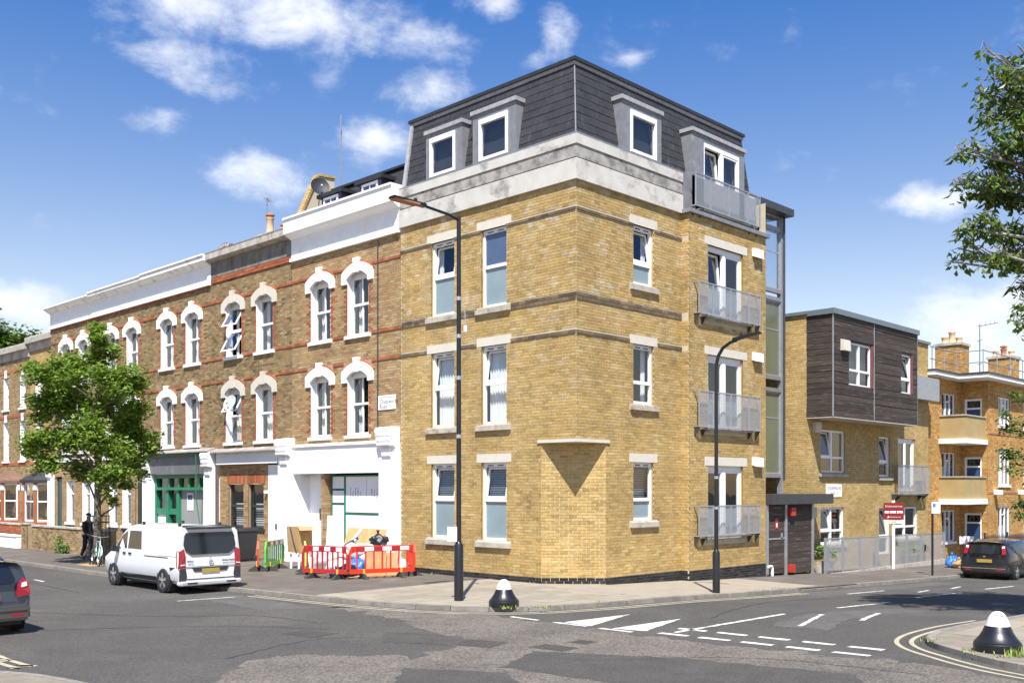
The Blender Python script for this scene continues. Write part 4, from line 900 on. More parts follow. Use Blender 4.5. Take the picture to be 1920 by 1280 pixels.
# --- lower houses F and G with canted bays
def low_house(label, v0, v1, brick, ws, zt=11.0):
    root = thing('terraced_house', label, 'house', (.3, v0, 0)); fm = FL(.3)
    hs = [(s-.42, s+.42, z0, z1) for s in ws for z0, z1 in ((4.3,6.5),(7.3,9.1))]
    q = MB(fm); wall_sheet(q, v0, v1, -.1, zt, hs, .2); q.build('wall', 'old_mortar', root); bk = MB(fm)
    for (a, b, t, t2, r) in lay(v0, v1, 0, zt-.6, hs, seed=int(v0)): brick_into(bk, a, b, t, t2, r)
    tag(bk.build('brickwork', brick, root), kind='stuff')
    for z in (4.0, 6.75, 9.35): MB(fm).box(v0, v1, z, z+.16, -.02, .03).build('red_band', 'red_brick', root)
    for s in ws:
        for z0, z1 in ((4.3,6.5),(7.3,9.1)):
            sash_window(root, fm, s, z0, z1, hw=.42, bars=True, dress='open'); MB(fm).box(s-.12, s+.12, z1+.02, z1+.45, -.05, .07).build('keystone', 'white_render', root)
    MB(fm).prism([(zt-.7,-.2),(zt-.7,.08),(zt-.3,.1),(zt-.28,.3),(zt,.32),(zt+.05,.3),(zt+.05,-.2)], v0+.004, v1-.004, axis=0).build('parapet', 'grey_coping', root)
    # canted ground floor bay with slate lid
    s = (v0+v1)/2; P = [(s-1.3,0),(s-.8,.75),(s+.8,.75),(s+1.3,0)]
    def mp(p, z): return (p[0], z, p[1])
    q = MB(fm); q.add([mp(p, 0) for p in P]+[mp(p, .9) for p in P], [(0,1,5,4),(1,2,6,5),(2,3,7,6),(4,5,6,7)]); by = q.build('bay', 'red_brick', root)
    q = MB(fm); PP = [(s-1.45,-.05),(s-.9,.92),(s+.9,.92),(s+1.45,-.05)]; q.add([mp(p, 3.15) for p in PP]+[(s-.7,3.75,-.05),(s+.7,3.75,-.05)]+[mp(p, 3.0) for p in PP], [(0,1,4),(1,2,5,4),(2,3,5),(6,7,1,0),(7,8,2,1),(8,9,3,2)]); q.build('bay_roof', 'slate' if brick == 'clean_yellow_brick' else 'brown_tile', root)
    for a, b in zip(P, P[1:]):
        e = Vector((0, b[0]-a[0], 0)) ; A3 = fm(a[0], 0, a[1]); B3 = fm(b[0], 0, b[1]); es = (B3-A3); L = es.length; ed = es.cross(Vector((0,0,1))); ed = ed if ed.x < 0 or ed.dot(Vector((-1,0,0))) > 0 else -ed
        f2 = FMap(A3, es, ed); q = MB(f2); frame_ring(q, .05, L-.05, .9, 3.0, .11, -.12, -.03); q.box(.16, L-.16, 1.95, 2.03, -.12, -.03); wv = q.build('window', 'white_upvc', by); MB(f2).box(.16, L-.16, 1.0, 2.9, -.08, -.07).build('pane', 'glass', by)
        MB(f2).box(-.06, .07, 0, 3.0, -.1, .04).build('bay_post', 'red_brick', by); MB(f2).box(-.08, .09, 2.6, 2.9, -.1, .07).build('bay_capital', 'white_render', by)
    MB().box(.9, 8, v0+.02, v1-.02, -.1, zt-.2).build('dark_core', 'room_dark', root)
    MB(fm).prism([(v0+.1,0),(v0+.9,0),(v0+.9,2.5),(v0+.5,2.9),(v0+.1,2.5)], -.15, .02).build('front_door', 'purple_cheek', root)
    MB(fm).prism([(v0+.02,2.3),(v0+.98,2.3),(v0+.98,2.6),(v0+.5,3.15),(v0+.02,2.6)], .02, .1).build('door_arch', 'beige_render', root)
    return root
low_house('yellow brick house with red bands and slate topped bay beside the taller terrace', 36.75, 40.5, 'clean_yellow_brick', (39.3,))
low_house('brown brick house with canted bay under a red tiled lid at the row end', 40.5, 46.5, 'stock_brick', (41.6, 44.2), 10.75)
# --- things on the terrace roofs
def chimney_pot(root, x, y, z, h=.55, m='buff_pot', cowl=True):
    MB().lathe([(.17,0),(.18,.06),(.15,.1),(.14,h-.1),(.17,h-.06),(.17,h)], (x,y,z), 12).build('chimney_pot', m, root, smooth=True)
    if cowl: MB().lathe([(.10,h),(.11,h+.06),(.19,h+.08),(.19,h+.13),(.06,h+.2)], (x,y,z), 12).build('pot_cowl', 'terracotta', root, smooth=True)
def chimney(name, label, x0, x1, y0, y1, z0, z1, pots, m='stock_brick', loc=None):
    r = thing(name, label, 'chimney', ((x0+x1)/2, (y0+y1)/2, z0))
    MB().box(x0+.01, x1-.01, y0+.01, y1-.01, z0, z1).build('stack', 'old_mortar', r); bk = MB()
    for f, a, b in ((FL(x0), y0, y1), (FR(y0), x0, x1)):
        bk.fm = f
        for (p, q, t, t2, rr) in lay(a, b, z0, z1, [], seed=3): brick_into(bk, p, q, t, t2, rr)
    tag(bk.build('brickwork', m, r), kind='stuff')
    MB().box(x0-.07, x1+.07, y0-.07, y1+.07, z1, z1+.12).build('chimney_cap', 'grey_coping', r)
    for p in pots: chimney_pot(r, *p)
    return r
chimney('chimney', 'low chimney with red capped clay pots behind the grey parapet', 1.2, 2.2, 17.2, 18.3, 11.6, 12.95, [(1.5,17.85,13.05,.72), (1.9,17.4,13.05,.3)])
sk = thing('barrel_rooflight', 'ribbed half round roof light showing over the parapet', 'roof light', (1.5,21.4,11.9)); MB().tube([(1.5+.0*i,21.4-.75*math.cos(math.pi*i/12),12.3+.95*math.sin(math.pi*i/12)) for i in range(13)], .1, 6).build('hoop', 'old_lead', sk)
for i in range(1, 12): MB().tube([(1.42,21.4-.8*math.cos(math.pi*i/12),12.3+1.0*math.sin(math.pi*i/12)),(2.4,21.4-.8*math.cos(math.pi*i/12),12.3+1.0*math.sin(math.pi*i/12))], .05, 5).build('rib', 'dark_steel', sk)
ar = thing('tv_aerial', 'thin television aerial on a pole behind the grey parapet', 'aerial', (2.2, 19.2, 11.8)); MB().tube([(2.2,19.2,11.8),(2.2,19.2,15.0)], .025, 6).build('mast', 'steel_grey', ar)
q = MB(); q.tube([(2.0,18.9,14.9),(2.5,19.5,14.95)], .014, 5)
for k in range(4): q.tube([(2.0+.13*k-.12,18.9+.15*k+.1,14.9+.01*k),(2.0+.13*k+.12,18.9+.15*k-.1,14.9+.01*k)], .012, 4)
q.build('antenna_rods', 'steel_grey', ar)
ar = thing('tv_aerial', 'tall television aerial rising above the satellite dish and gable', 'aerial', (2.4, 14.2, 13.6)); MB().tube([(2.4,14.2,13.6),(2.4,14.2,17.3)], .025, 6).build('mast', 'steel_grey', ar)
q = MB(); q.tube([(2.2,13.95,16.6),(2.6,14.45,16.75)], .014, 5)
for k in range(5): q.tube([(2.2+.1*k,13.95+.125*k,16.4+.04*k),(2.2+.1*k,13.95+.125*k,16.85+.04*k)], .009, 4)
for s in (-1, 1): q.tube([(2.4+.25*s,14.2+.32*s,16.2),(2.4+.25*s,14.2+.32*s,17.1)], .008, 4); q.tube([(2.4,14.2,16.65),(2.4+.25*s,14.2+.32*s,16.65)], .008, 4)
q.build('antenna_rods', 'steel_grey', ar)
def dish(label, c, r, m, nrm, foot):
    t = thing('satellite_dish', label, 'satellite dish', foot); nrm = Vector(nrm).normalized(); rot = nrm.to_track_quat('Z', 'Y').to_matrix()
    prof = [(r*i/6, .16*r*(i/6)**2*1.6) for i in range(7)]
    MB().lathe([(max(a, .01), b) for a, b in prof]+[(r*.98, prof[-1][1]-.012)]+[(max(a*.98, .01), b-.014) for a, b in prof[::-1]], c, 20, rot).build('reflector', m, t, smooth=True)
    c = Vector(c); tip = c+nrm*r*.95-Vector((0,0,r*.25)); MB().tube([c-Vector((0,0,r*.95))+nrm*.08, tip], .016, 5).build('feed_arm', 'steel_grey', t); MB().tube([tip, tip-nrm*.12], .035, 8).build('receiver', 'dish_pale', t)
    MB().tube([Vector(foot), Vector(foot)+(c-Vector(foot))*.8, c-nrm*.02], .022, 6).build('bracket', 'steel_grey', t)
dish('large dark grey satellite dish on the gable above the white cornice', (.85,13.4,13.95), .36, 'dish_grey', (-.35,-.9,.3), (1.0,13.75,12.7))
dish('small pale satellite dish in front of a propped open window', (-.45,17.55,6.05), .32, 'dish_pale', (-.9,-.2,.35), (-.02,17.75,5.6))
# ------------------------------------------------------------------ glazed stair tower and entrance
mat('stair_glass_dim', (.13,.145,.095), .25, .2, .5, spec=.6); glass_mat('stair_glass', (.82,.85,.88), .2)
def stair_tower():
    r = thing('stair_tower', 'slim steel framed glass stair tower beside the balconies', 'stair tower', (11.4, 1.2, -.4)); fm = FR(1.2)
    for s in (9.55, 11.25, 13.2): MB(fm).box(s-.07, s+.07, -.5, 12.9, -.14, .05).build('post', 'galvanised', r)
    for z in (2.3, 3.1, 6.3, 6.75, 9.7, 10.0, 12.3): MB(fm).box(9.62, 13.13, z, z+.14, -.12, .03).build('rail', 'steel_grey', r)
    for i, (z0, z1) in enumerate(((3.24,6.3), (6.89,9.7), (10.14,12.3), (12.44,12.9))):
        for a, b in ((9.62,11.18), (11.32,13.13)):
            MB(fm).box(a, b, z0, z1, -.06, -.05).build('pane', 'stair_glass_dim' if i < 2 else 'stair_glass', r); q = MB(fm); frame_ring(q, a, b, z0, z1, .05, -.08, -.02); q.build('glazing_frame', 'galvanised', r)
    for z in (5.3, 8.6, 11.5): MB(fm).box(11.32, 13.13, z, z+.05, -.07, -.04).build('glazing_bar', 'galvanised', r)
    MB().box(9.4, 13.45, .8, 5, 12.9, 13.16).build('roof_slab', 'dark_steel', r); MB().box(9.5, 13.3, 2.6, 5, -.5, 9.6).build('stair_core', 'beige_render', r)
    for s in (13.25,): MB().tube([(s,1.1,12.9),(s,1.1,3)], .04, 8).build('downpipe', 'dark_steel', r)
stair_tower()
mat('dark_board', (.046,.033,.026), .8, .4, 3., stretch=(1.2,1.2,14), island=.4, stain=((.19,.165,.145), 2.6, .55, (.45,.45,9)))
mat('signal_red', (.42,.035,.02), .45); mat('downpipe_white', (.75,.75,.76), .5)
def entrance():
    r = thing('entrance_gate', 'dark timber boarded entrance doors under a flat steel canopy', 'door', (11.2, -.28, g(11))); fm = FR(-.28)
    MB(fm).box(9.52, 13.9, 2.14, 2.5, -1.4, .28).build('canopy', 'dark_steel', r, bevel=.01)
    for a, b, nm in ((9.66,10.78,'door'), (10.95,12.72,'panel')):
        z = g((a+b)/2)+.06; n = 13; h = (2.1-z)/n
        back = MB(fm).box(a, b, z, 2.12, -.06, -.02).build(nm, 'slot_black', r)
        for i in range(n): MB(fm).box(a+.005, b-.005, z+i*h+.004, z+(i+1)*h-.004, -.02, .012+rnd.uniform(-.004, .004)).build('board', 'dark_board', back)
    for s in (9.6, 10.86, 12.78): MB(fm).box(s-.07, s+.07, g(s)-.02, 2.13, -.1, .045).build('post', 'galvanised', r)
    MB(fm).box(9.67, 10.78, .93, .99, .0, .03).build('letter_plate', 'galvanised', r)
    MB(fm).box(11.03, 11.33, 1.74, 2.02, .014, .16).build('alarm_box', 'signal_red', r); MB(fm).box(11.0, 11.3, g(11)+.1, g(11)+.36, .014, .16).build('fire_inlet_box', 'signal_red', r)
    n_ = MB(fm).box(10.14, 10.34, 1.3, 1.66, .016, .024).build('notice', 'signal_red', r); MB(fm).box(10.2, 10.28, 1.36, 1.5, .024, .028).build('notice_mark', 'paper', r)
    MB(fm).box(10.52, 10.64, .95, 1.15, .016, .03).build('keypad', 'galvanised', r)
    MB().tube([(9.35,-.5,.05),(9.55,-.5,.05),(9.6,-.5,0),(9.6,-.5,-.28)], .05, 8).build('waste_pipe', 'downpipe_white', r)
entrance()
# ------------------------------------------------------------------ brick flats with the timber clad box
mat('box_soffit', (.55,.50,.42), .8); mat('blue_coping', (.16,.20,.22), .4, .1, metal=.3); mat('plum_reveal', (.16,.05,.05), .6)
def flats():
    r = thing('apartment_building', 'lower yellow brick flats with a dark timber clad box jutting over the street', 'building', (13.64, .4, -.5)); fm = FR(.4); fs = FL(13.64)
    ws = [(14.72,16.74,3.3,4.95), (19.81,20.84,3.2,4.86), (21.64,23.4,2.58,4.89), (14.72,16.65,.55,1.95), (19.8,20.85,-.05,1.9), (21.3,23.7,.55,1.88)]
    q = MB(fm); wall_sheet(q, 13.64, 24.87, -1, 9.2, ws, .2); q.fm = fs; wall_sheet(q, .4, 4, -1, 9.2, []); q.build('wall', 'mortar', r); bk = MB(fm)
    for (a, b, t, t2, rr) in lay(13.64, 24.87, -.75, 9.2, ws+[(13.7,21.1,5.35,9.2)], seed=21): brick_into(bk, a, b, t, t2, rr)
    bk.fm = fs
    for (a, b, t, t2, rr) in lay(.4, 4, -.6, 9.2, [], seed=22): brick_into(bk, a, b, t, t2, rr)
    tag(bk.build('brickwork', 'clean_yellow_brick', r), kind='stuff')
    MB().box(14.4, 24.6, 1.1, 6, -1, 9.1).build('dark_core', 'room_dark', r); MB().prism([(13.55,.31),(24.95,.31),(24.95,6),(13.55,6)], 9.2, 9.32).build('coping', 'blue_coping', r)
    # timber box
    V0 = -.666; U0, U1, Z0, Z1 = 13.64, 21.1, 5.35, 9.12; fb = FR(V0); fsb = FL(U0)
    bw = [(14.91,16.84,6.59,8.22), (19.54,20.58,6.59,8.2)]
    q = MB(fb); wall_sheet(q, U0, U1, Z0, Z1, bw, .2, -.03); q.fm = fsb; wall_sheet(q, V0, .4, Z0, Z1, [], .1, -.03); bx = q.build('timber_box', 'slot_black', r)
    MB().box(U0+.3, U1-.3, V0+.3, .4, Z0+.05, Z1).build('box_dark_core', 'room_dark', r)
    MB().box(U0, U1, V0, .4, Z0-.04, Z0).build('soffit', 'box_soffit', r)
    n = 18; h = (Z1-Z0)/n
    for f, a0, a1, hs in ((fb, U0+.03, 17.0, bw), (fb, 17.06, U1, bw), (fsb, V0+.02, .4, [])):
        for i in range(n):
            t = Z0+i*h
            for (p, s) in in_hole(a0, a1, t+h/2, hs): MB(f).box(p, s, t+.006, t+h-.006, -.03, .0+rnd.uniform(-.012, .012)).build('board', 'dark_board', bx)
    for f, s in ((fb, 17.03), (fb, U0+.005)): MB(f).box(s-.02, s+.02, Z0, Z1, -.03, .015).build('batten', 'galvanised', bx)
    MB().prism([(U0-.07,V0-.08),(U1+.08,V0-.08),(U1+.08,.35),(U0-.07,.35)], Z1, Z1+.2).build('coping', 'blue_coping', r)
    MB(fb).box(U1-.002, U1+.03, Z0, Z1, -.3, .01).build('batten', 'blue_coping', bx)
    def four(f, a, b, z0, z1, dd=0., two=True, tilt=False):
        w = .07; q = MB(f); frame_ring(q, a, b, z0, z1, w, -.16+dd, -.07+dd); zm = z0+(z1-z0)*.36; sm = (a+b)/2; q.box(a+w, b-w, zm-.04, zm+.04, -.16+dd, -.065+dd)
        if two: q.box(sm-.05, sm+.05, z0+w, z1-w, -.16+dd, -.068+dd)
        wv = q.build('window', 'white_upvc', r)
        xs = ((a+w, sm-.05), (sm+.05, b-w)) if two else ((a+w, b-w),)
        for i, (p, s) in enumerate(xs):
            MB(f).box(p, s, z0+w, zm-.04, -.12+dd, -.112+dd).build('pane', 'glass', wv)
            if (tilt and i == 0) or not two:
                f2 = FMap(f(0, zm+.04, -.1+dd), f.es, f.ed, (f.et-f.ed*.16)); q = MB(f2); hh = z1-w-zm-.05; frame_ring(q, p, s, 0, hh, .05, -.025, .025); q.build('sash', 'white_upvc', wv); MB(f2).box(p+.05, s-.05, .05, hh-.05, -.004, .004).build('pane', 'glass', wv)
            else: MB(f).box(p, s, zm+.04, z1-w, -.12+dd, -.112+dd).build('pane', 'glass', wv)
        q = MB(f); folds(q, a+.05, a+.35, z0, z1, -.4+dd, 3); q.build('curtain', 'grey_curtain', wv)
    four(fb, *bw[0]); four(fb, *bw[1], two=False)
    for b_ in bw: MB(fb).box(b_[1]-.02, b_[1]+.05, b_[2], b_[3], -.15, .03).build('window_reveal', 'plum_reveal', r)
    MB(fb).hexa([(14.2,7.82,0),(14.75,7.82,0),(14.75,7.82,.16),(14.2,7.82,.16)], [(14.2,8.25,0),(14.75,8.25,0),(14.75,8.22,.13),(14.2,8.22,.13)]).build('vent_hood', 'cream_lintel', r)
    four(fm, *ws[0], tilt=True); four(fm, *ws[1], two=False); french_door(r, fm, *ws[2]); four(fm, *ws[3], tilt=True); four(fm, *ws[4], two=False); four(fm, *ws[5], tilt=True)
    for (a, b, z0, z1) in (ws[0], ws[1], ws[3], ws[5]): sill_and_lintel(r, fm, a, b, z0, z1, .16, 0, .15)
    juliet(r, fm, 21.0, 24.2, 2.45, 3.7, .3); MB(FR(.4)).box(22.5, 24.9, 6.6, 7.6, 0, .5).build('balcony_screen', 'galvanised', r)
    for s, z in ((14.1,4.8), (13.0+.75,1.6)): MB(fm).box(s, s+.42, z, z+.4, 0, .16).build('vent_hood', 'cream_lintel', r)
    pl = MB(fm).box(15.15, 16.42, 2.36, 2.86, .008, .03).build('name_plaque', 'white_upvc', r); letters('73 ELDERFIELD RD', .14, fm, 15.785, 2.7, .031, 'ink', pl); letters('FLATS 1-7', .14, fm, 15.785, 2.5, .031, 'ink', pl)
flats()
# ------------------------------------------------------------------ post-war block with corner balconies
mat('blue_door', (.03,.07,.16), .5); mat('white_soffit', (.78,.78,.76), .7); mat('balcony_render', (.38,.28,.125), .9, .1, 2.)
def block3():
    r = thing('apartment_building', 'three storey orange brick council block with corner balconies and flat white eaves', 'building', (24.9, .6, -.7))
    f1, f2, f3 = FR(.6), FL(29.27), FR(-.665)
    zz = ((5.85,7.2), (3.05,4.4), (.15,1.65)); h1 = [(26.95,28.55,a,b) for a, b in zz]; h2 = [(-.4,.42,a,b) for a, b in ((5.0,7.0),(2.2,4.2),(-.65,1.5))]
    h3 = [(a, a+1.6, z0, z1) for a in (30.65, 34.3, 38.5) for z0, z1 in ((5.75,7.15),(2.85,4.6),(-.1,1.8))]
    q = MB(f1); wall_sheet(q, 24.87, 29.27, -1.2, 7.9, h1, .15); q.fm = f2; wall_sheet(q, -.665, .6, -1.2, 7.9, h2, .15); q.fm = f3; wall_sheet(q, 29.27, 46, -1.2, 7.9, h3, .15); q.build('wall', 'old_mortar', r); bk = MB()
    for f, a, b, h, sd in ((f1,24.87,29.27,h1,31), (f2,-.665,.6,h2,32), (f3,29.27,46,h3,33)):
        bk.fm = f
        for (p, s, t, t2, rr) in lay(a, b, -.95, 7.85, h, seed=sd): brick_into(bk, p, s, t, t2, rr)
    tag(bk.build('brickwork', 'orange_brick', r), kind='stuff')
    MB().prism([(25.4,1.2),(29.9,1.2),(29.9,-.1),(46,-.1),(46,8),(25.4,8)], -1.2, 7.8).build('dark_core', 'room_dark', r)
    MB().prism([(24.8,.05),(27.6,.05),(27.6,-1.25),(46,-1.25),(46,9),(24.8,9)], 7.85, 8.02).build('roof_slab', 'white_soffit', r); MB().prism([(24.76,.01),(27.56,.01),(27.56,-1.29),(46,-1.29),(46,9),(24.76,9)], 8.02, 8.1).build('roof_edge', 'dark_steel', r)
    for z0, z1, zt in ((4.78,5.0,6.05), (1.95,2.2,3.2)):
        s = MB().prism([(26.55,.6),(26.55,-.67),(29.27,-.67),(29.27,.6)], z0, z1).build('balcony_slab', 'white_soffit', r)
        MB().prism([(26.65,.6),(26.65,-.565),(29.27,-.565),(29.27,-.45),(26.77,-.45),(26.77,.6)], z1, zt).build('balcony_parapet', 'balcony_render', s); MB().prism([(26.6,.6),(26.6,-.61),(29.27,-.61),(29.27,-.4),(26.82,-.4),(26.82,.6)], zt, zt+.06).build('parapet_coping', 'concrete_sill', s)
    def casement(f, a, b, z0, z1):
        w = .06; q = MB(f); frame_ring(q, a, b, z0, z1, w, -.12, -.04); k = (b-a)/3
        for i in (1, 2): q.box(a+k*i-.04, a+k*i+.04, z0+w, z1-w, -.12, -.04)
        q.box(a+k, a+2*k, z1-.42, z1-.36, -.12, -.04); wv = q.build('window', 'white_upvc', r)
        for i in range(3): MB(f).box(a+k*i+.05, a+k*(i+1)-.05, z0+w, z1-w, -.085, -.078).build('pane', 'glass', wv)
        q = MB(f); folds(q, a+.05, b-.05, z0, z0+(z1-z0)*.5, -.3, 6); q.build('net_curtain', 'curtain', wv); MB(f).box(a-.06, b+.06, z0-.1, z0, -.1, .07).build('window_sill', 'white_soffit', r)
    for h in h1: casement(f1, *h)
    for h in h3: casement(f3, *h)
    for (a, b, z0, z1) in h2:
        q = MB(f2); frame_ring(q, a, b, z0, z1, .09, -.12, -.02); q.box(a+.09, b-.09, z1-.5, z1-.42, -.12, -.02); dv = q.build('balcony_door', 'white_upvc', r); MB(f2).box(a+.09, b-.09, z0+.05, z1-.5, -.09, -.06).build('door_leaf', 'blue_door', dv); MB(f2).box(a+.09, b-.09, z1-.42, z1-.09, -.09, -.08).build('pane', 'glass', dv)
    for s in (30.0, 33.4): MB(f3).box(s, s+.3, 2.4, 2.62, .0, .35).build('wall_lamp', 'white_upvc', r)
    for z in (5.35, 2.5): MB(f3).box(29.3, 46, z-.05, z+.05, 0, .03).build('brick_band', 'terracotta', r)
    # roof guard rail
    for a, b in (((25.0,.35),(28.0,.35)), ((28.0,.35),(28.0,-.9)), ((28.0,-.9),(46,-.9))):
        for z in (8.6, 9.15): MB().tube([(a[0],a[1],z),(b[0],b[1],z)], .025, 6).build('guard_rail', 'galvanised', r)
    for x, y in ((25.2,.35),(26.6,.35),(28,.35),(28,-.9),(29.8,-.9),(31.6,-.9),(33.4,-.9),(35.2,-.9),(37,-.9)): MB().tube([(x,y,8.05),(x,y,9.2)], .025, 6).build('guard_post', 'galvanised', r)
    MB().tube([(31.2,-.9,8.1),(32.4,-.9,9.1)], .02, 5).build('guard_brace', 'galvanised', r)
block3()
chimney('chimney', 'square orange brick chimney stack with three banded clay pots', 29.15, 30.35, .6, 1.8, 8.1, 9.68, [(29.5,1.45,9.8,.34,'buff_pot',False), (29.75,1.2,9.8,.6,'buff_pot',False), (30.0,.95,9.8,.34,'buff_pot',False)], 'orange_brick')
chimney('chimney', 'broad orange brick chimney stack whose middle pot is red', 35.8, 37.0, .4, 1.6, 8.1, 9.65, [(36.1,1.3,9.77,.32,'buff_pot',False), (36.4,1.0,9.77,.45,'terracotta',True), (36.7,.7,9.77,.32,'buff_pot',False)], 'orange_brick')
ar = thing('tv_aerial', 'television aerial with a long boom standing on the council block roof', 'aerial', (32.9, 1.0, 8.1)); MB().tube([(32.9,1.0,8.1),(32.9,1.0,11.15)], .03, 6).build('mast', 'steel_grey', ar)
q = MB(); q.tube([(32.85,1.05,11.05),(33.6,.35,11.25)], .035, 6)
for k in range(4): q.tube([(32.95+.18*k,.95-.16*k,10.98+.05*k),(32.95+.18*k,.95-.16*k,11.22+.05*k)], .012, 4)
q.tube([(32.7,.8,9.1),(33.1,1.2,9.1)], .015, 5); q.tube([(32.7,.8,10.3),(33.1,1.2,10.3)], .015, 5); q.build('antenna_rods', 'steel_grey', ar)
# ------------------------------------------------------------------ street furniture
mat('black_paint', (.012,.013,.016), .35, .2, 6., spec=.5); mat('bollard_white', (.62,.62,.61), .5, .05, 8., stain=((.5,.48,.45), 6., .62))
mat('board_red', (.20,.012,.012), .45, .06); mat('sign_blue', (.05,.16,.5), .5)
def lamp_one():
    b = Vector((-4.68,-.33,0)); r = thing('street_lamp', 'tall black lamp post with flat head reaching over the main street, paper notice tied on', 'street lamp', b)
    MB().tube([b, b+Vector((0,0,1.33)), b+Vector((0,0,1.42))], .1, 14, rs=[.112,.112,.062]).build('base', 'black_paint', r, smooth=True)
    MB().tube([b+Vector((0,0,1.4)), b+Vector((0,0,9.2))], .06, 12, rs=[.062,.052]).build('column', 'black_paint', r, smooth=True)
    MB().tube([b+Vector((0,0,9.12)), b+Vector((-.35,0,9.2)), b+Vector((-1.2,0,9.26))], .035, 8).build('arm', 'black_paint', r, smooth=True)
    h = b+Vector((-1.05,0,9.22)); q = MB(); q.hexa([h+Vector(p) for p in ((0,-.09,0),(-1.0,-.16,.03),(-1.0,.16,.03),(0,.09,0))], [h+Vector(p) for p in ((0,-.06,.09),(-1.0,-.1,.08),(-1.0,.1,.08),(0,.06,.09))]); q.build('lamp_head', 'black_paint', r, bevel=.015)
    MB().box(h.x-.95, h.x-.25, h.y-.12, h.y+.12, h.z-.004, h.z+.03).build('lens', 'terracotta', r); MB().tube([h+Vector((-.3,0,.08)), h+Vector((-.3,0,.15))], .04, 8).build('photocell', 'black_paint', r)
    fm = FMap(b+Vector((0,0,0)), RT, -FW)
    pn = MB(fm).box(-.27, -.04, 1.43, 1.78, .06, .066).build('paper_notice', 'paper', r); q = MB(fm)
    for i in range(9): q.box(-.24, -.08-rnd.uniform(0, .05), 1.47+i*.03, 1.48+i*.03, .066, .068)
    q.build('notice_print', 'grey_fascia', pn)
    for z in (3.9, 5.3, 7.2, 6.3): MB().tube([b+Vector((0,0,z)), b+Vector((0,0,z+.09))], .064, 10).build('band', 'galvanised', r)
    MB().tube([b+Vector((.05,-.05,7.2)), b+Vector((.11,-.1,6.9)), b+Vector((.12,-.1,6.6))], .012, 5).build('cable', 'galvanised', r); MB().tube([b+Vector((.12,-.1,6.6)), b+Vector((.12,-.1,6.45))], .04, 8).build('sensor', 'white_upvc', r)
lamp_one()
def lamp_two():
    b = Vector((1.65,-3.44,g(1.65))); r = thing('street_lamp', 'shorter black lamp post with curved neck standing before the balconies', 'street lamp', b)
    MB().tube([b, b+Vector((0,0,1.05)), b+Vector((0,0,1.14))], .09, 14, rs=[.098,.098,.055]).build('base', 'black_paint', r, smooth=True)
    P = [(0,0,1.1),(0,0,5.7),(0,0,6.0),(0,-.06,6.22),(0,-.2,6.42),(0,-.42,6.54),(0,-.62,6.58)]; MB().tube([b+Vector(p) for p in P], .05, 12, rs=[.055,.045,.045,.045,.045,.042,.04]).build('column', 'black_paint', r, smooth=True)
    h = b+Vector((0,-.5,6.55)); q = MB(); q.hexa([h+Vector(p) for p in ((-.06,0,0),(-.12,-.8,.14),(.12,-.8,.14),(.06,0,0))], [h+Vector(p) for p in ((-.05,0,.1),(-.07,-.8,.19),(.07,-.8,.19),(.05,0,.1))]); q.build('lamp_head', 'black_paint', r, bevel=.015)
    MB().tube([h+Vector((0,-.25,.13)), h+Vector((0,-.25,.2))], .04, 8).build('photocell', 'black_paint', r)
    for z in (2.2, 3.0): MB().tube([b+Vector((0,0,z)), b+Vector((0,0,z+.07))], .058, 10).build('band', 'galvanised', r)
lamp_two()
def bollard(u, v, k, label):
    r = thing('bell_bollard', label, 'bollard', (u, v, g(u)+.008), 0, 'cast bell bollards at the junction corners'); c = Vector((u, v, g(u)+.008))
    S = lambda P: [(a*k, b*k) for a, b in P]
    MB().lathe(S([(.355,0),(.36,.02),(.36,.12),(.345,.135),(.345,.15),(.325,.165),(.27,.235),(.225,.31),(.195,.385),(.185,.40)]), c, 32).build('bell', 'black_paint', r, smooth=True)
    MB().lathe(S([(.188,.40),(.170,.45),(.142,.52),(.110,.575),(.074,.612),(.035,.628),(.005,.63)]), c, 32).build('cap', 'bollard_white', r, smooth=True)
    p = c-FW*.108*k+Vector((0,0,.56*k))+RT*.01; MB().tube([p+FW*.05, p-FW*.012], .016*k, 10).build('lifting_hole', 'slot_black', r)
bollard(-4.7, -1.88, .97, 'white capped black bell bollard by the kerb below the corner block'); bollard(-3.46, -12.22, 1.04, 'white capped black bell bollard on the opposite corner with grass at its foot')
# estate agent board and parking sign
def board():
    b = Vector((18.62,-.74,g(18.62))); r = thing('estate_agent_board', 'dark red estate agent board on a white post behind the mesh fence', 'sign', b); fm = FMap(b, RT, -FW)
    MB().box(b.x-.045, b.x+.045, b.y-.045, b.y+.045, b.z, b.z+2.75).build('post', 'white_upvc', r)
    p = MB(fm).box(-.42, .39, 1.98, 2.66, .05, .07).build('panel', 'board_red', r); letters('Shakestanney', .13, fm, -.015, 2.52, .072, 'cream_lintel', p); letters('020 8985 2700', .12, fm, -.015, 2.28, .072, 'white_upvc', p, bold=.006); letters('shakestanney.co.uk', .06, fm, .03, 2.09, .072, 'white_upvc', p)
    MB(fm).prism([(-.28,2.06),(-.2,2.06),(-.22,2.14)], .07, .072).build('logo', 'white_upvc', p)
    q = MB(fm).box(-.38, .36, 1.82, 1.96, .05, .065).build('slip_panel', 'cream_lintel', r); MB(fm).box(-.1, .1, 1.86, 1.92, .065, .067).build('slip_print', 'concrete_sill', q); MB(fm).prism([(.27+.06*math.cos(a*.5), 1.89+.06*math.sin(a*.5)) for a in range(12)], .065, .069).build('roundel', 'white_upvc', q)
board()
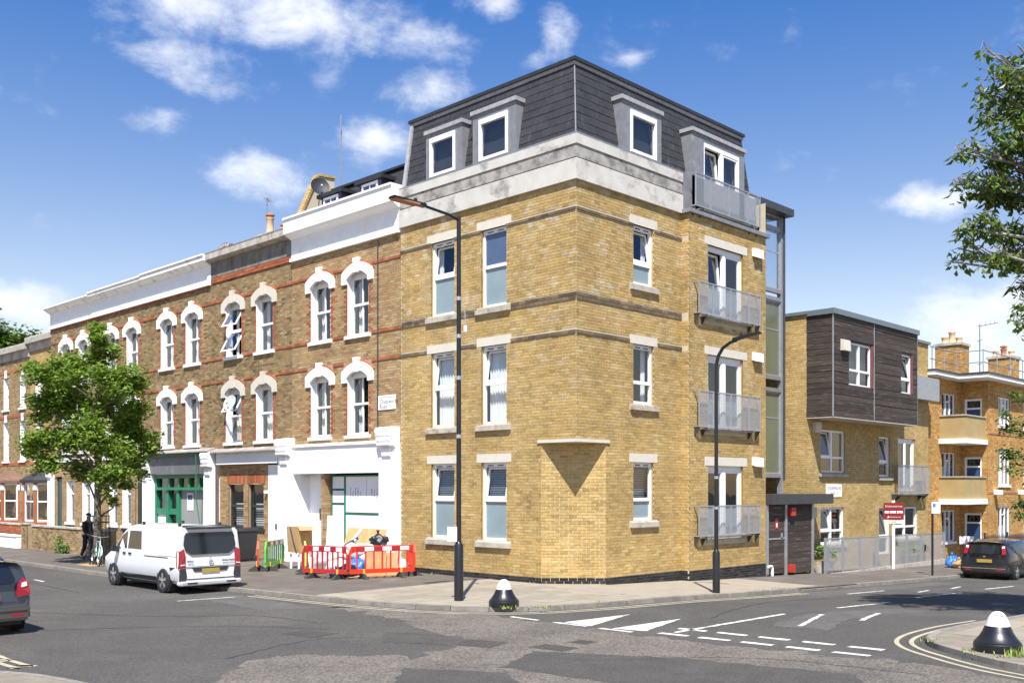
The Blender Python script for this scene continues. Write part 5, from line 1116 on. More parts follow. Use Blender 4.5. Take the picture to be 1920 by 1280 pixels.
def parking_sign():
    b = Vector((16.27,-3.24,g(16.27))); r = thing('parking_sign', 'small parking plate on a thin black pole at the kerb', 'sign', b); fm = FMap(b, RT, -FW)
    MB().tube([b, b+Vector((0,0,2.6))], .04, 10).build('pole', 'black_paint', r); MB(fm).box(-.05, .27, 2.28, 2.7, .04, .05).build('plate', 'white_upvc', r); MB(fm).box(-.01, .1, 2.5, 2.64, .05, .052).build('symbol', 'sign_blue', r)
    for i in range(3): MB(fm).box(0, .22, 2.33+i*.05, 2.35+i*.05, .05, .052).build('print', 'grey_fascia', r)
parking_sign()
# mesh fence before the flats
def mesh_fence():
    us = [13.16,14.53,15.94,17.37,18.79,20.22,21.67,22.79,24.14]; fm = FR(-.6); r = thing('mesh_fence', 'waist high fence of grey perforated panels between steel posts', 'fence', (13.16,-.6,g(13.16)))
    tp = lambda u: .88-.012*(u-13.16)
    for u in us: MB(fm).box(u-.035, u+.035, g(u)-.02, tp(u)+.02, -.035, .035).build('post', 'galvanised', r)
    for a, b in zip(us, us[1:]):
        q = MB(fm); a += .05; b -= .05
        for (x0, x1, f0, f1) in ((a,b,0,.04), (a,b,-1,0)):
            if f0 == 0: q.hexa([(x0,g(x0)+.1,-.015),(x1,g(x1)+.1,-.015),(x1,g(x1)+.1,.015),(x0,g(x0)+.1,.015)], [(x0,g(x0)+.14,-.015),(x1,g(x1)+.14,-.015),(x1,g(x1)+.14,.015),(x0,g(x0)+.14,.015)])
            else: q.hexa([(x0,tp(x0)-.04,-.015),(x1,tp(x1)-.04,-.015),(x1,tp(x1)-.04,.015),(x0,tp(x0)-.04,.015)], [(x0,tp(x0),-.015),(x1,tp(x1),-.015),(x1,tp(x1),.015),(x0,tp(x0),.015)])
        for x in (a, b-.035): q.hexa([(x,g(x)+.14,-.015),(x+.035,g(x)+.14,-.015),(x+.035,g(x)+.14,.015),(x,g(x)+.14,.015)], [(x,tp(x)-.04,-.015),(x+.035,tp(x)-.04,-.015),(x+.035,tp(x)-.04,.015),(x,tp(x)-.04,.015)])
        p = q.build('panel', 'galvanised', r); MB(fm).hexa([(a+.035,g(a)+.14,-.004),(b-.035,g(b)+.14,-.004),(b-.035,g(b)+.14,.004),(a+.035,g(a)+.14,.004)], [(a+.035,tp(a)-.04,-.004),(b-.035,tp(b)-.04,-.004),(b-.035,tp(b)-.04,.004),(a+.035,tp(a)-.04,.004)]).build('mesh_sheet', 'fence_mesh', p)
    MB(fm).box(21.95, 22.05, .05, .3, .03, .06).build('latch', 'black_paint', r)
    MB(fm).box(13.1, 24.2, -1, -.42, -.06, .06).build('kerb_wall', 'concrete_sill', r)
perforated('fence_mesh', .42, (.45,.46,.47)); mesh_fence()
mat('leaf_shrub', (.12,.22,.04), .6, .3, 12., island=.4)
def leafball(mb, c, rad, n, size, r, squash=.8, droop=0.):
    for i in range(n):
        d = Vector((r.gauss(0,1), r.gauss(0,1), r.gauss(0,1))).normalized()*rad*r.uniform(.35, 1)**.6; d.z *= squash; p = Vector(c)+d
        leaf(mb, p, size*r.uniform(.7, 1.25), r, droop)
def leaf(mb, p, s, r, droop=0., w=.5):
    a = r.uniform(0, 6.283); t = Vector((math.cos(a), math.sin(a), r.uniform(-.6, .5)-droop)).normalized(); n = Vector((r.gauss(0,.5), r.gauss(0,.5), 1)).normalized(); x = t.cross(n)
    if x.length < .1: x = Vector((1,0,0))
    x.normalize(); k = len(mb.v); q = p+t*s*.5; dn = t.cross(x)*(.12*s)
    mb.v += [tuple(p), tuple(q+x*s*w*.5+dn), tuple(p+t*s), tuple(q-x*s*w*.5+dn)]; mb.f += [(k,k+1,k+2), (k,k+2,k+3)]
for u, v, lab in ((13.75,-.3,'leafy potted shrub behind the first mesh panel next to the entrance'), (20.9,-.25,'dark leafy shrub in a trough under the wide ground floor window'), (22.3,-.25,'bright leafy shrub in a trough beside the darker one')):
    r_ = random.Random(int(u*10)); t = thing('potted_plant', lab, 'plant', (u, v, g(u))); mb = MB(); leafball(mb, (u, v, g(u)+.75), .38, 260, .13, r_); tag(mb.build('foliage', 'leaf_shrub', t), kind='stuff')
    MB().box(u-.4, u+.4, v-.14, v+.14, g(u)-.02, g(u)+.42).build('trough', 'concrete_sill', t)
# railings before the council block
rl = thing('railings', 'dark blue iron railings in front of the council block', 'railing', (24.5,-2.2,g(24.5))); fm = FR(-2.2); mat('railing_blue', (.018,.022,.045), .45)
q = MB(fm)
for i in range(150):
    u = 24.5+i*.13; q.box(u-.011, u+.011, g(u)+.1, g(u)+1.25+(.0 if i % 2 else .06), -.011, .011)
tag(q.build('bar', 'railing_blue', rl), kind='stuff')
for z in (.18, 1.12): MB(fm).hexa([(24.5,g(24.5)+z,-.02),(44,g(44)+z,-.02),(44,g(44)+z,.02),(24.5,g(24.5)+z,.02)], [(24.5,g(24.5)+z+.04,-.02),(44,g(44)+z+.04,-.02),(44,g(44)+z+.04,.02),(24.5,g(24.5)+z+.04,.02)]).build('rail', 'railing_blue', rl)
for u in (24.5,27.3,30.1,32.9,35.7): MB(fm).box(u-.03, u+.03, g(u)-.02, g(u)+1.4, -.03, .03).build('post', 'railing_blue', rl)
# garden walls on the main street
def garden_wall(label, v0, v1, h, m, u=-4.1, cap='grey_coping', mort='old_mortar'):
    r = thing('garden_wall', label, 'wall', (u, v0, 0)); f = FL(u); MB(f).box(v0, v1, -.05, h, -.22, 0).build('core', mort, r)
    if m:
        q = MB(f)
        for (a, b, t, t2, rr) in lay(v0, v1, 0, h, [], seed=int(v0*3)): brick_into(q, a, b, t, t2, rr)
        tag(q.build('brickwork', m, r), kind='stuff')
    MB(f).box(v0-.02, v1+.02, h, h+.07, -.26, .04).build('coping', cap, r)
garden_wall('weathered yellow brick garden wall behind the street tree', 20.2, 28.2, 1.02, 'stock_brick'); garden_wall('short brown brick gate pillar wall next to the white garden wall', 28.75, 29.5, 1.08, 'sooty_brick'); garden_wall('low white rendered garden wall', 29.5, 40, .52, None, -4.3, 'white_render', 'white_render'); garden_wall('red brick garden wall rising behind the low white one', 29.6, 40, 1.0, 'red_brick', -3.7)
r_ = random.Random(5)
for u, v, h in ((-4.3,24.9,.75), (-4.25,24.3,.4)):
    t = thing('weed_clump', 'green weeds growing up the foot of the yellow garden wall' if h > .5 else 'small weed tuft at the foot of the yellow garden wall', 'plant', (u, v, 0)); mb = MB()
    for k in range(5): leafball(mb, (u, v+r_.uniform(-.15,.15), h*(.15+.18*k)), .17, 50, .1, r_)
    tag(mb.build('foliage', 'leaf_shrub', t), kind='stuff')
mat('grass', (.20,.26,.05), .7, .3, 20., island=.3)
wd = MB()
for c, n, s in (((-3.75,-12.6),90,.16), ((-4.95,-2.2),60,.09), ((-4.35,-2.75),40,.08), ((-3.9,-11.95),30,.06), ((-3.2,-10.95),24,.07), ((-4.1,-12.5),20,.05), ((-.08,5.7),24,.09), ((-.1,1.5),20,.06), ((4.6,-3.65),30,.05), ((3.6,-3.62),24,.05), ((-2.6,-2.9),16,.05), ((-.2,3.2),10,.05)):
    for i in range(n):
        p = Vector((c[0]+r_.gauss(0,.13), c[1]+r_.gauss(0,.10), 0)); p.z = g(p.x)+.008; a = r_.uniform(0, 6.28); t = Vector((math.cos(a)*.6, math.sin(a)*.6, 1)).normalized()*s*r_.uniform(.5,1.1); x = Vector((-math.sin(a), math.cos(a), 0))*.012; k = len(wd.v)
        wd.v += [tuple(p-x), tuple(p+x), tuple(p+t)]; wd.f.append((k,k+1,k+2))
tag(wd.build('grass_tufts', 'grass'), 'grass tufts sprouting along the kerbs and wall feet', 'grass', kind='stuff')
# ------------------------------------------------------------------ road works barriers, rubbish and bins
mat('barrier_red', (.62,.035,.012), .4, .1, 8.); mat('barrier_maroon', (.42,.03,.03), .4, .1, 8.); mat('barrier_green', (.10,.50,.05), .4, .1, 8.); mat('reflect_white', (.8,.8,.8), .3); mat('reflect_red', (.35,.015,.025), .35); mat('rubber', (.03,.03,.026), .8); mat('yellow_peg', (.75,.42,.02), .5); mat('lime', (.5,.75,.05), .45)
def barrier(a, b, m, label, bars=7, peg='yellow_peg'):
    a = Vector((a[0], a[1], 0)); b = Vector((b[0], b[1], 0)); L = (b-a).length; r = thing('barrier', label, 'barrier', tuple(a), 0, 'plastic road works barriers round the shop refit'); ed = (b-a).normalized().cross(Vector((0,0,1)))
    if ed.dot(-FW) < 0: ed = -ed
    f = FMap(a, b-a, ed); q = MB(f); e = .12; z0, z1 = .16, .98
    q.box(e, L-e, .80, z1, -.025, .025); q.box(.03, L-.03, z0, z0+.13, -.025, .025)
    for s in (0, 1):
        x0, x1 = (0, .07) if s == 0 else (L-.07, L); q.box(x0, x1, z0+.13, .74, -.025, .025)
        xe = e if s == 0 else L-e; q.prism([(x0,.74),(x1,.74),(xe+(.06 if s == 0 else -.06),.80),(xe,z1),(xe-.02 if s == 0 else xe+.02,z1)], -.025, .025)
    fr = q.build('frame', m, r)
    for i in range(1, bars+1): MB(f).box(L*i/(bars+1)-.022, L*i/(bars+1)+.022, z0+.13, .80, -.018, .018).build('bar', m, r)
    n = 6; w = (L-2*e-.2)/n
    for i in range(n): MB(f).box(e+.1+i*w, e+.1+(i+1)*w, .83, .95, .025, .03).build('reflective_strip', 'reflect_white' if i % 2 else 'reflect_red', r)
    for s in (.22*L, .78*L):
        MB(f).hexa([(s-.06,0,-.32),(s+.06,0,-.32),(s+.06,0,.32),(s-.06,0,.32)], [(s-.03,.16,-.06),(s+.03,.16,-.06),(s+.03,.16,.06),(s-.03,.16,.06)]).build('foot', 'rubber', r); MB(f).box(s-.03, s+.03, .14, .3, .026, .05).build('foot_peg', peg, r)
barrier((-3.14,6.18), (-1.06,5.6), 'barrier_red', 'bright red plastic barrier facing the street before the rubbish'); barrier((-3.7,7.75), (-3.2,6.1), 'barrier_maroon', 'deep red plastic barrier standing edgeways beside the bright red one', 8)
barrier((-3.43,10.26), (-1.9,11.55), 'barrier_green', 'green plastic barrier with red and white strip by the white door', 9); barrier((-3.25,8.25), (-2.2,9.85), 'lime', 'lime green barrier seen end on next to the cardboard box', 7); barrier((-3.55,10.5), (-3.0,11.4), 'barrier_red', 'red barrier end peeping out behind the green barrier', 4); barrier((-1.06,5.62), (-.25,6.9), 'barrier_red', 'red barrier returning from the bright one to the shop pilaster', 5)
def lump(name, label, c, size, m, seed, cat='rubbish bag', group='rubbish heaped before the shop'):
    bm = bmesh.new(); bmesh.ops.create_icosphere(bm, subdivisions=3, radius=1); r = random.Random(seed); W = [(Vector((r.gauss(0,1), r.gauss(0,1), r.gauss(0,1))).normalized(), r.uniform(2, 6), r.uniform(0, 6)) for _ in range(9)]
    for v in bm.verts:
        d = v.co.normalized(); k = 1+sum(.07*math.sin(f*d.dot(w)*2+p) for w, f, p in W); v.co = Vector((d.x*size[0]*k, d.y*size[1]*k, max(d.z*k, -.75)*size[2]+size[2]*.75))
    top = max(v.co.z for v in bm.verts)
    for i in range(3): bmesh.ops.create_cone(bm, cap_ends=True, segments=6, radius1=.02, radius2=.06, depth=.14, matrix=Matrix.Translation((r.uniform(-.03,.03), r.uniform(-.03,.03), top+.03)))if i == 0 else None
    me = bpy.data.meshes.new(name); bm.to_mesh(me); bm.free(); me.materials.append(MATS[m]); me.polygons.foreach_set('use_smooth', [True]*len(me.polygons)); o = link(me, name, None, c); return tag(o, label, cat, group)
mat('bag_white', (.72,.72,.72), .5, .15, 9., bump=.6, bscale=14.); mat('bag_grey', (.38,.40,.42), .45, .2, 9., bump=.6, bscale=14.); mat('bag_black', (.015,.016,.018), .35, .2, 9., bump=.8, bscale=14.); mat('bag_blue', (.03,.15,.55), .4, .2, 9., bump=.6, bscale=14.); mat('cardboard', (.42,.27,.13), .85, .15, 5.); mat('plywood', (.55,.36,.15), .75, .18, 3., stretch=(1,1,.25)); mat('bin_black', (.022,.023,.025), .55, .1); mat('navy', (.02,.03,.12), .6)
for i, (c, s, m, lab) in enumerate([((-1.5,7.3,0),(.42,.4,.34),'bag_white','white rubble sack low in the heap behind the red barrier'), ((-1.0,6.6,0),(.38,.36,.3),'bag_white','white sack at the pilaster end of the rubbish heap'), ((-2.1,7.1,0),(.36,.34,.3),'bag_blue','bright blue bag showing through the red barrier bars'), ((-2.5,7.6,0),(.34,.34,.28),'bag_white','crumpled white bag behind the deep red barrier'), ((-1.6,7.9,.45),(.4,.38,.3),'bag_grey','grey rubbish bag on the middle of the heap'), ((-1.2,7.45,.52),(.38,.36,.3),'bag_grey','pale grey bag near the top of the heap'), ((-1.15,7.3,.88),(.3,.26,.2),'bag_black','shiny black bag crowning the rubbish heap'), ((-1.95,8.1,.4),(.32,.3,.24),'bag_white','white bag on the left shoulder of the heap'), ((-2.6,7.0,0),(.3,.3,.22),'bag_black','black bag low behind the deep red barrier'), ((-2.2,8.6,0),(.5,.45,.4),'bag_grey','large grey sack at the back of the heap'), ((-.95,7.1,.42),(.32,.3,.24),'bag_white','white bag beside the black one on the heap'), ((-3.0,7.0,0),(.2,.2,.14),'bag_blue','small blue bag on the ground by the barrier feet')]): lump('rubbish_bag', lab, c, s, m, i+3)
def plank(name, label, p0, p1, h, m, th=.02, lean=(0,0), cat='board'):
    p0 = Vector((*p0, 0)) if len(p0) == 2 else Vector(p0); p1 = Vector((*p1, p0.z)); d = (p1-p0); n = Vector((d.y,-d.x,0)).normalized()*th; t = Vector((lean[0], lean[1], h)); q = MB(); q.hexa([p0-p0, d, d+n, n], [t, d+t, d+n+t, n+t]); o = q.build(name, m, None, tuple(p0), local=True); return tag(o, label, cat, 'rubbish heaped before the shop')
plank('plywood_board', 'yellow plywood sheet leaning on the papered shop window', (-.75,7.9,0), (-.6,10.2), 1.35, 'plywood', lean=(.4,0)); plank('cardboard_sheet', 'brown cardboard sheet standing behind the red barrier', (-2.25,6.55,0), (-1.6,6.35), .75, 'cardboard', lean=(.1,.1)); plank('cardboard_sheet', 'folded cardboard sheet lying flat on the footway under the barriers', (-2.9,6.5,.012), (-1.2,6.0), .01, 'cardboard', lean=(.35,.6)); plank('cardboard_sheet', 'dark brown cardboard panel tilted beside the heap', (-1.75,6.5,0), (-1.25,6.25), .7, 'cardboard', lean=(.15,.15)); plank('board_offcut', 'white board upright beside the shop window frame', (-.5,10.75,0), (-.45,11.2), 1.75, 'white_render', lean=(.1,0)); plank('plywood_board', 'pale plywood sheet laid flat by the porch', (-2.2,9.6,.012), (-.6,9.3), .01, 'plywood', lean=(.5,1.3))
o = MB().tube([(-1.9,8.25,.55),(-1.35,7.9,1.38)], .06, 10).build('carpet_roll', 'bag_white', None, (-1.9,8.25,.5)); tag(o, 'white rolled lining sticking up from the heap', 'roll', 'rubbish heaped before the shop')
o = MB().tube([(-2.2,8.6,.5),(-1.5,7.9,1.12)], .05, 8).build('carpet_roll', 'navy', None, (-2.2,8.6,.5)); tag(o, 'dark navy roll lying across the heap', 'roll', 'rubbish heaped before the shop')
bx = thing('cardboard_box', 'tall open cardboard box on a stool outside the porch', 'box', (-1.75,10.75,.4)); c = (-1.75,10.75)
q = MB(); q.hexa([(c[0]-.3,c[1]-.32,.55),(c[0]+.25,c[1]-.32,.55),(c[0]+.25,c[1]+.32,.55),(c[0]-.3,c[1]+.32,.55)], [(c[0]-.34,c[1]-.34,1.42),(c[0]+.22,c[1]-.34,1.42),(c[0]+.22,c[1]+.34,1.42),(c[0]-.34,c[1]+.34,1.42)]); q.build('carton', 'cardboard', bx)
MB().hexa([(c[0]-.34,c[1]-.34,1.42),(c[0]+.22,c[1]-.34,1.42),(c[0]+.22,c[1]-.33,1.42),(c[0]-.34,c[1]-.33,1.42)], [(c[0]-.4,c[1]-.55,1.3),(c[0]+.2,c[1]-.55,1.3),(c[0]+.2,c[1]-.54,1.3),(c[0]-.4,c[1]-.54,1.3)]).build('flap', 'cardboard', bx); MB().tube([(c[0]-.36,c[1]+.1,1.4),(c[0]-.36,c[1]-.1,.9),(c[0]-.34,c[1]-.25,.56)], .02, 5).build('strap', 'black_paint', bx)
st = thing('stool', 'small white stool carrying the cardboard box', 'stool', (-1.75,10.75,0)); MB().box(c[0]-.3,c[0]+.28,c[1]-.3,c[1]+.3,.5,.55).build('seat', 'white_render', st)
for a in (-.25,.2):
    for b in (-.25,.22): MB().box(c[0]+a,c[0]+a+.05,c[1]+b,c[1]+b+.05,0,.5).build('leg', 'white_render', st)
def bin_(label, u, v, w=.6, d=.72, h=1.05):
    r = thing('wheelie_bin', label, 'bin', (u, v, 0), 0, 'black wheeled bins on the footway'); x = u; y = v
    MB().hexa([(x-d*.4,y-w*.4,.06),(x+d*.4,y-w*.4,.06),(x+d*.4,y+w*.4,.06),(x-d*.4,y+w*.4,.06)], [(x-d/2,y-w/2,h-.1),(x+d/2,y-w/2,h-.1),(x+d/2,y+w/2,h-.1),(x-d/2,y+w/2,h-.1)]).build('body', 'bin_black', r, bevel=.02)
    MB().hexa([(x-d*.54,y-w*.54,h-.1),(x+d*.54,y-w*.54,h-.1),(x+d*.54,y+w*.54,h-.1),(x-d*.54,y+w*.54,h-.1)], [(x-d*.5,y-w*.5,h-.02),(x+d*.5,y-w*.5,h+.04),(x+d*.5,y+w*.5,h+.04),(x-d*.5,y+w*.5,h-.02)]).build('lid', 'bin_black', r, bevel=.015)
    for s in (-1, 1): MB().tube([(x+d*.4,y+s*w*.42,.1),(x+d*.4,y+s*w*.5,.1)], .1, 12).build('wheel', 'rubber', r)
    MB().tube([(x+d*.52,y-w*.4,h-.05),(x+d*.6,y-w*.4,h),(x+d*.6,y+w*.4,h),(x+d*.52,y+w*.4,h-.05)], .018, 6).build('handle', 'bin_black', r)
bin_('black wheelie bin before the dark framed ground floor windows', -1.3, 15.2, .75, .8, 1.2); bin_('black wheelie bin just beyond the white van bonnet', -5.2, 15.5, .8, .75, 1.15); bin_('black wheelie bin next to the garden wall end', -4.2, 17.8, .7, .7, 1.15)
# blue sheeting by the parked car
for i, (c, s, m, lab) in enumerate([((21.7,-1.9,g(21.7)),(.3,.27,.27),'bag_blue','crumpled blue plastic sheeting on the pavement by the railings'), ((21.3,-2.3,g(21.3)),(.25,.25,.2),'cardboard','brown sack slumped in front of the blue sheeting'), ((21.9,-2.3,g(21.9)),(.22,.2,.18),'bag_white','white sack between blue sheeting and parked car')]): lump('rubbish_bag', lab, c, s, m, 40+i, group='bags dumped near the railings')
nt_ = thing('notice_board', 'small white notice fixed on the railings above the blue sheeting', 'sign', (22.2,-2.28,g(22.2)+.5)); MB(FMap((22.2,-2.28,g(22.2)), RT, -FW)).box(-.3, .3, .98, 1.3, 0, .02).build('panel', 'white_upvc', nt_); MB().tube([(22.2,-2.27,g(22.2)),(22.2,-2.27,g(22.2)+1.3)], .03, 6).build('post', 'cardboard', nt_)
# ------------------------------------------------------------------ vehicles
mat('van_white', (.70,.71,.73), .28, .02, 2., coat=.5); mat('van_grey', (.032,.034,.04), .5, .08); mat('car_glass', (.012,.014,.018), .05, .1, spec=.7); mat('tail_red', (.30,.008,.02), .2, .1, spec=.6, coat=.6); mat('lamp_clear', (.75,.72,.72), .15, coat=.6)
mat('tyre', (.018,.018,.019), .85, .15); mat('alloy', (.55,.56,.58), .3, .1, metal=.8); mat('alloy_dark', (.10,.10,.11), .4, metal=.5); mat('plate_yellow', (.36,.26,.05), .5, .1, 9.); mat('car_grey', (.042,.05,.065), .25, .05, metal=.35, coat=.8); mat('car_black', (.014,.016,.024), .22, .05, metal=.3, coat=.9); mat('trim_black', (.014,.014,.015), .5); mat('chrome', (.7,.7,.72), .15, metal=.9)
def vehicle(name, label, cat, loc, heading, S, spec):
    """S: stations [(x, [(y,z)*K])] rear to front, half section from sill to roof centre. x forward, y left"""
    r = thing(name, label, cat, loc, heading); paint = spec['paint']
    K = len(S[0][1]); q = MB(); rows = []
    for x, sec in S:
        sec2 = [(y, z) for y, z in sec]; full = sec2+[(-y, z) for y, z in sec2[-2::-1]]; rows.append(len(q.v)); q.v += [(x+(spec['rake']*max(0, z-spec['rz']) if i == 0 or x < spec['rx'] else 0), y, z) for i, (y, z) in enumerate(full)]
    W = 2*K-1
    for a, b in zip(rows, rows[1:]):
        for j in range(W-1): q.f.append((a+j, a+j+1, b+j+1, b+j))
        q.f.append((a+W-1, a, b, b+W-1))
    q.f.append(tuple(reversed(range(rows[0], rows[0]+W)))); q.f.append(tuple(range(rows[-1], rows[-1]+W)))
    body = q.build('body', paint, r, local=True, smooth=True, bevel=.03)
    def side_y(x, z):
        for (x0, s0), (x1, s1) in zip(S, S[1:]):
            if x0 <= x <= x1:
                f = (x-x0)/(x1-x0); sec = [(a[0]+(b[0]-a[0])*f, a[1]+(b[1]-a[1])*f) for a, b in zip(s0, s1)]
                for (ya, za), (yb, zb) in zip(sec, sec[1:]):
                    if za <= z <= zb and zb > za: return ya+(yb-ya)*(z-za)/(zb-za)
                return sec[-2][0]
        return S[1][1][2][0]
    def rear_x(y, z): return S[0][0]+spec['rake']*max(0, z-spec['rz'])
    def side_panel(nm, poly, m, off=.006, th=.012, parent=None, sides=(1, -1)):
        for sg in sides:
            p = MB(); n = len(poly)
            # refine so that the panel hugs the curved flank
            o_ = [(x, sg*(side_y(x, z)+off), z) for x, z in poly]; i_ = [(x, sg*(side_y(x, z)+off-th), z) for x, z in poly]
            tri = tessellate_polygon([[Vector((a[0], a[1], 0)) for a in poly]]); p.v = o_+i_
            for t in tri: p.f += [tuple(t), tuple(k+n for k in reversed(t))]
            for i in range(n): p.f.append((i, (i+1) % n, (i+1) % n+n, i+n))
            bm = bmesh.new(); me = mesh_of(p, nm, m, local=True); bm.from_mesh(me); bmesh.ops.recalc_face_normals(bm, faces=bm.faces[:]); bm.to_mesh(me); bm.free(); link(me, nm, parent or r, local=True)
    def rear_panel(nm, poly, m, off=.008, th=.016, parent=None):
        p = MB(); n = len(poly); o_ = [(rear_x(y, z)-off, y, z) for y, z in poly]; i_ = [(rear_x(y, z)-off+th, y, z) for y, z in poly]; tri = tessellate_polygon([[Vector((a[0], a[1], 0)) for a in poly]]); p.v = o_+i_
        for t in tri: p.f += [tuple(t), tuple(k+n for k in reversed(t))]
        for i in range(n): p.f.append((i, (i+1) % n, (i+1) % n+n, i+n))
        me = mesh_of(p, nm, m, local=True); bm = bmesh.new(); bm.from_mesh(me); bmesh.ops.recalc_face_normals(bm, faces=bm.faces[:]); bm.to_mesh(me); bm.free(); return link(me, nm, parent or r, local=True)
    R = spec['wr']
    for x in spec['axles']:
        for sg in (1, -1):
            yo = sg*(side_y(x, R+.1)+.015); A = Matrix(((1,0,0),(0,0,sg),(0,1,0))) if True else None
            ar = [(x+(R+.07)*math.cos(t*math.pi/12), R+(R+.07)*math.sin(t*math.pi/12)) for t in range(-3, 16)]; p = MB(); p.prism([(a, b) for a, b in ar], yo-sg*.25, yo-sg*.012, axis=1); p.build('wheel_arch', 'trim_black', r, local=True)
            ring = lambda a, b: [(a, -.11), (b, -.11), (b, .10), (b-.02, .115), (a+.01, .115)]
            w = MB().lathe([(R*.62,-.1),(R-.02,-.11),(R,-.08),(R,.07),(R-.03,.1),(R*.66,.105),(R*.62,.09)], (x, yo-sg*.075, R), 28, A).build('wheel', 'tyre', r, local=True, smooth=True)
            MB().lathe([(.01,.02),(R*.66,.03),(R*.66,.10),(R*.60,.095),(R*.58,.045),(.02,.05)], (x, yo-sg*.075, R), 28, A).build('rim', 'alloy_dark', w, local=True, smooth=True)
            for k in range(5):
                a = 2*math.pi*k/5+.3
                for dl in (-.13, .13):
                    d = Vector((math.cos(a+dl*.5), 0, math.sin(a+dl*.5))); e = Vector((math.cos(a+dl), 0, math.sin(a+dl))); pn = Vector((-d.z, 0, d.x))*.022; c = Vector((x, yo+sg*.012, R)); p = MB(); th = Vector((0, sg*.02, 0)); p.hexa([c+d*.05-pn, c+e*R*.62-pn, c+e*R*.62+pn, c+d*.05+pn], [c+d*.05-pn+th, c+e*R*.62-pn+th*.5, c+e*R*.62+pn+th*.5, c+d*.05+pn+th]); p.build('spoke', 'alloy', w, local=True)
            MB().lathe([(.06,0),(.06,.035),(.01,.045)], (x, yo+sg*.0, R), 12, A).build('hub', 'alloy', w, local=True)
    return r, body, side_panel, rear_panel, side_y, rear_x
# ---- white panel van
def sec(w, sill, belt, wt, roof, tum=.0): return [(w-.10, sill), (w-.01, sill+.14), (w, sill+.45), (w-.012, belt), (w-.07-tum, wt), (w-.17-tum, roof-.05), (w-.34-tum, roof-.008), (0, roof+.02)]
F_ = sec(.965, .28, 1.12, 1.72, 1.88)
VS = [(-2.50, [(y*.975, z) for y, z in F_]), (-2.42, F_), (-1.6, F_), (0, F_), (.75, sec(.965,.28,1.12,1.72,1.88)), (1.1, sec(.962,.28,1.10,1.58,1.74)), (1.62, sec(.955,.28,1.03,1.22,1.36,.02)), (1.95, sec(.95,.28,.98,1.06,1.12,.03)), (2.35, sec(.90,.28,.84,.90,.95,.05)), (2.55, sec(.80,.30,.70,.74,.78,.06))]
van, vb, vsp, vrp, vsy, vrx = vehicle('van', 'white panel van parked at the kerb with dark tinted windows', 'van', (-7.4, 8.93, -.1), math.pi/2, VS, dict(paint='van_white', rake=.11, rz=1.0, rx=-2.45, wr=.345, axles=(-1.6, 1.6)))
van.scale = (.95, .95, .95)
vsp('side_window', [(.66,1.17),(-.22,1.17),(-.14,1.70),(.60,1.70)], 'car_glass'); vsp('side_window', [(.74,1.17),(1.58,1.12),(1.52,1.24),(1.08,1.56),(.74,1.69)], 'car_glass')
vsp('door_seam', [(.68,.42),(.695,.42),(.695,1.62),(.68,1.62)], 'van_grey', .003, .006); vsp('door_seam', [(-.24,.42),(-.225,.42),(-.225,1.62),(-.24,1.62)], 'van_grey', .003, .006); vsp('sliding_rail', [(-.4,.985),(-1.85,.985),(-1.85,1.01),(-.4,1.01)], 'trim_black', .006); vsp('crease', [(-2.4,1.04),(1.5,1.0),(1.5,1.012),(-2.4,1.052)], 'van_grey', .003, .006)
vsp('sill_trim', [(-1.15,.30),(1.15,.30),(1.15,.44),(-1.15,.44)], 'van_grey', .012); vsp('rear_corner_trim', [(-2.49,.34),(-2.06,.34),(-1.98,.74),(-2.49,.74)], 'van_grey', .014)
for x in (.8, .42): vsp('door_handle', [(x,1.0),(x+.16,1.0),(x+.16,1.05),(x,1.05)], 'trim_black', .03, .03)
for sg in (1, -1):
    MB().hexa([(1.2,sg*.96,1.04),(1.42,sg*.96,1.04),(1.42,sg*1.16,1.06),(1.2,sg*1.16,1.06)], [(1.22,sg*.96,1.2),(1.40,sg*.96,1.2),(1.40,sg*1.14,1.26),(1.22,sg*1.14,1.26)]).build('mirror', 'trim_black', van, local=True, bevel=.02)
    vrp('tail_light', [(sg*.93,.72),(sg*.78,.74),(sg*.77,1.12),(sg*.80,1.26),(sg*.93,1.2)], 'tail_red', .02, .05); vsp('tail_light', [(-2.5,.72),(-2.37,.74),(-2.33,1.1),(-2.36,1.24),(-2.49,1.2)], 'tail_red', .008, .02, sides=(sg,)); vrp('reverse_light', [(sg*.92,.80),(sg*.79,.81),(sg*.79,.84),(sg*.92,.83)], 'lamp_clear', .03, .02)
    vrp('bumper_corner', [(sg*.94,.36),(sg*.76,.36),(sg*.72,.5),(sg*.76,.72),(sg*.94,.70)], 'van_grey', .015, .03)
vrp('rear_window', [(-.76,1.22),(-.58,1.10),(.58,1.10),(.76,1.22),(.80,1.38),(.76,1.62),(.70,1.71),(-.70,1.71),(-.76,1.62),(-.80,1.38)], 'car_glass', .012)
vrp('tailgate_recess', [(-.5,.62),(.5,.62),(.56,.74),(-.56,.74)], 'van_grey', .010); pl = vrp('number_plate', [(-.27,.585),(.27,.585),(.27,.70),(-.27,.70)], 'plate_yellow', .022)
vrp('tailgate_seam', [(-.78,.755),(.78,.755),(.78,.768),(-.78,.768)], 'van_grey', .006); vrp('bumper_top', [(-.84,.40),(.84,.40),(.84,.43),(-.84,.43)], 'trim_black', .012)
MB().hexa([(-2.57,-.93,.24),(-2.35,-.95,.24),(-2.35,.95,.24),(-2.57,.93,.24)], [(-2.60,-.94,.37),(-2.35,-.96,.37),(-2.35,.96,.37),(-2.60,.94,.37)]).build('bumper', 'van_white', van, local=True, bevel=.03)
for sg in (1, -1): MB().box(-2.612,-2.60,min(sg*.45,sg*.75),max(sg*.45,sg*.75),.29,.33).build('bumper_slot', 'trim_black', van, local=True)
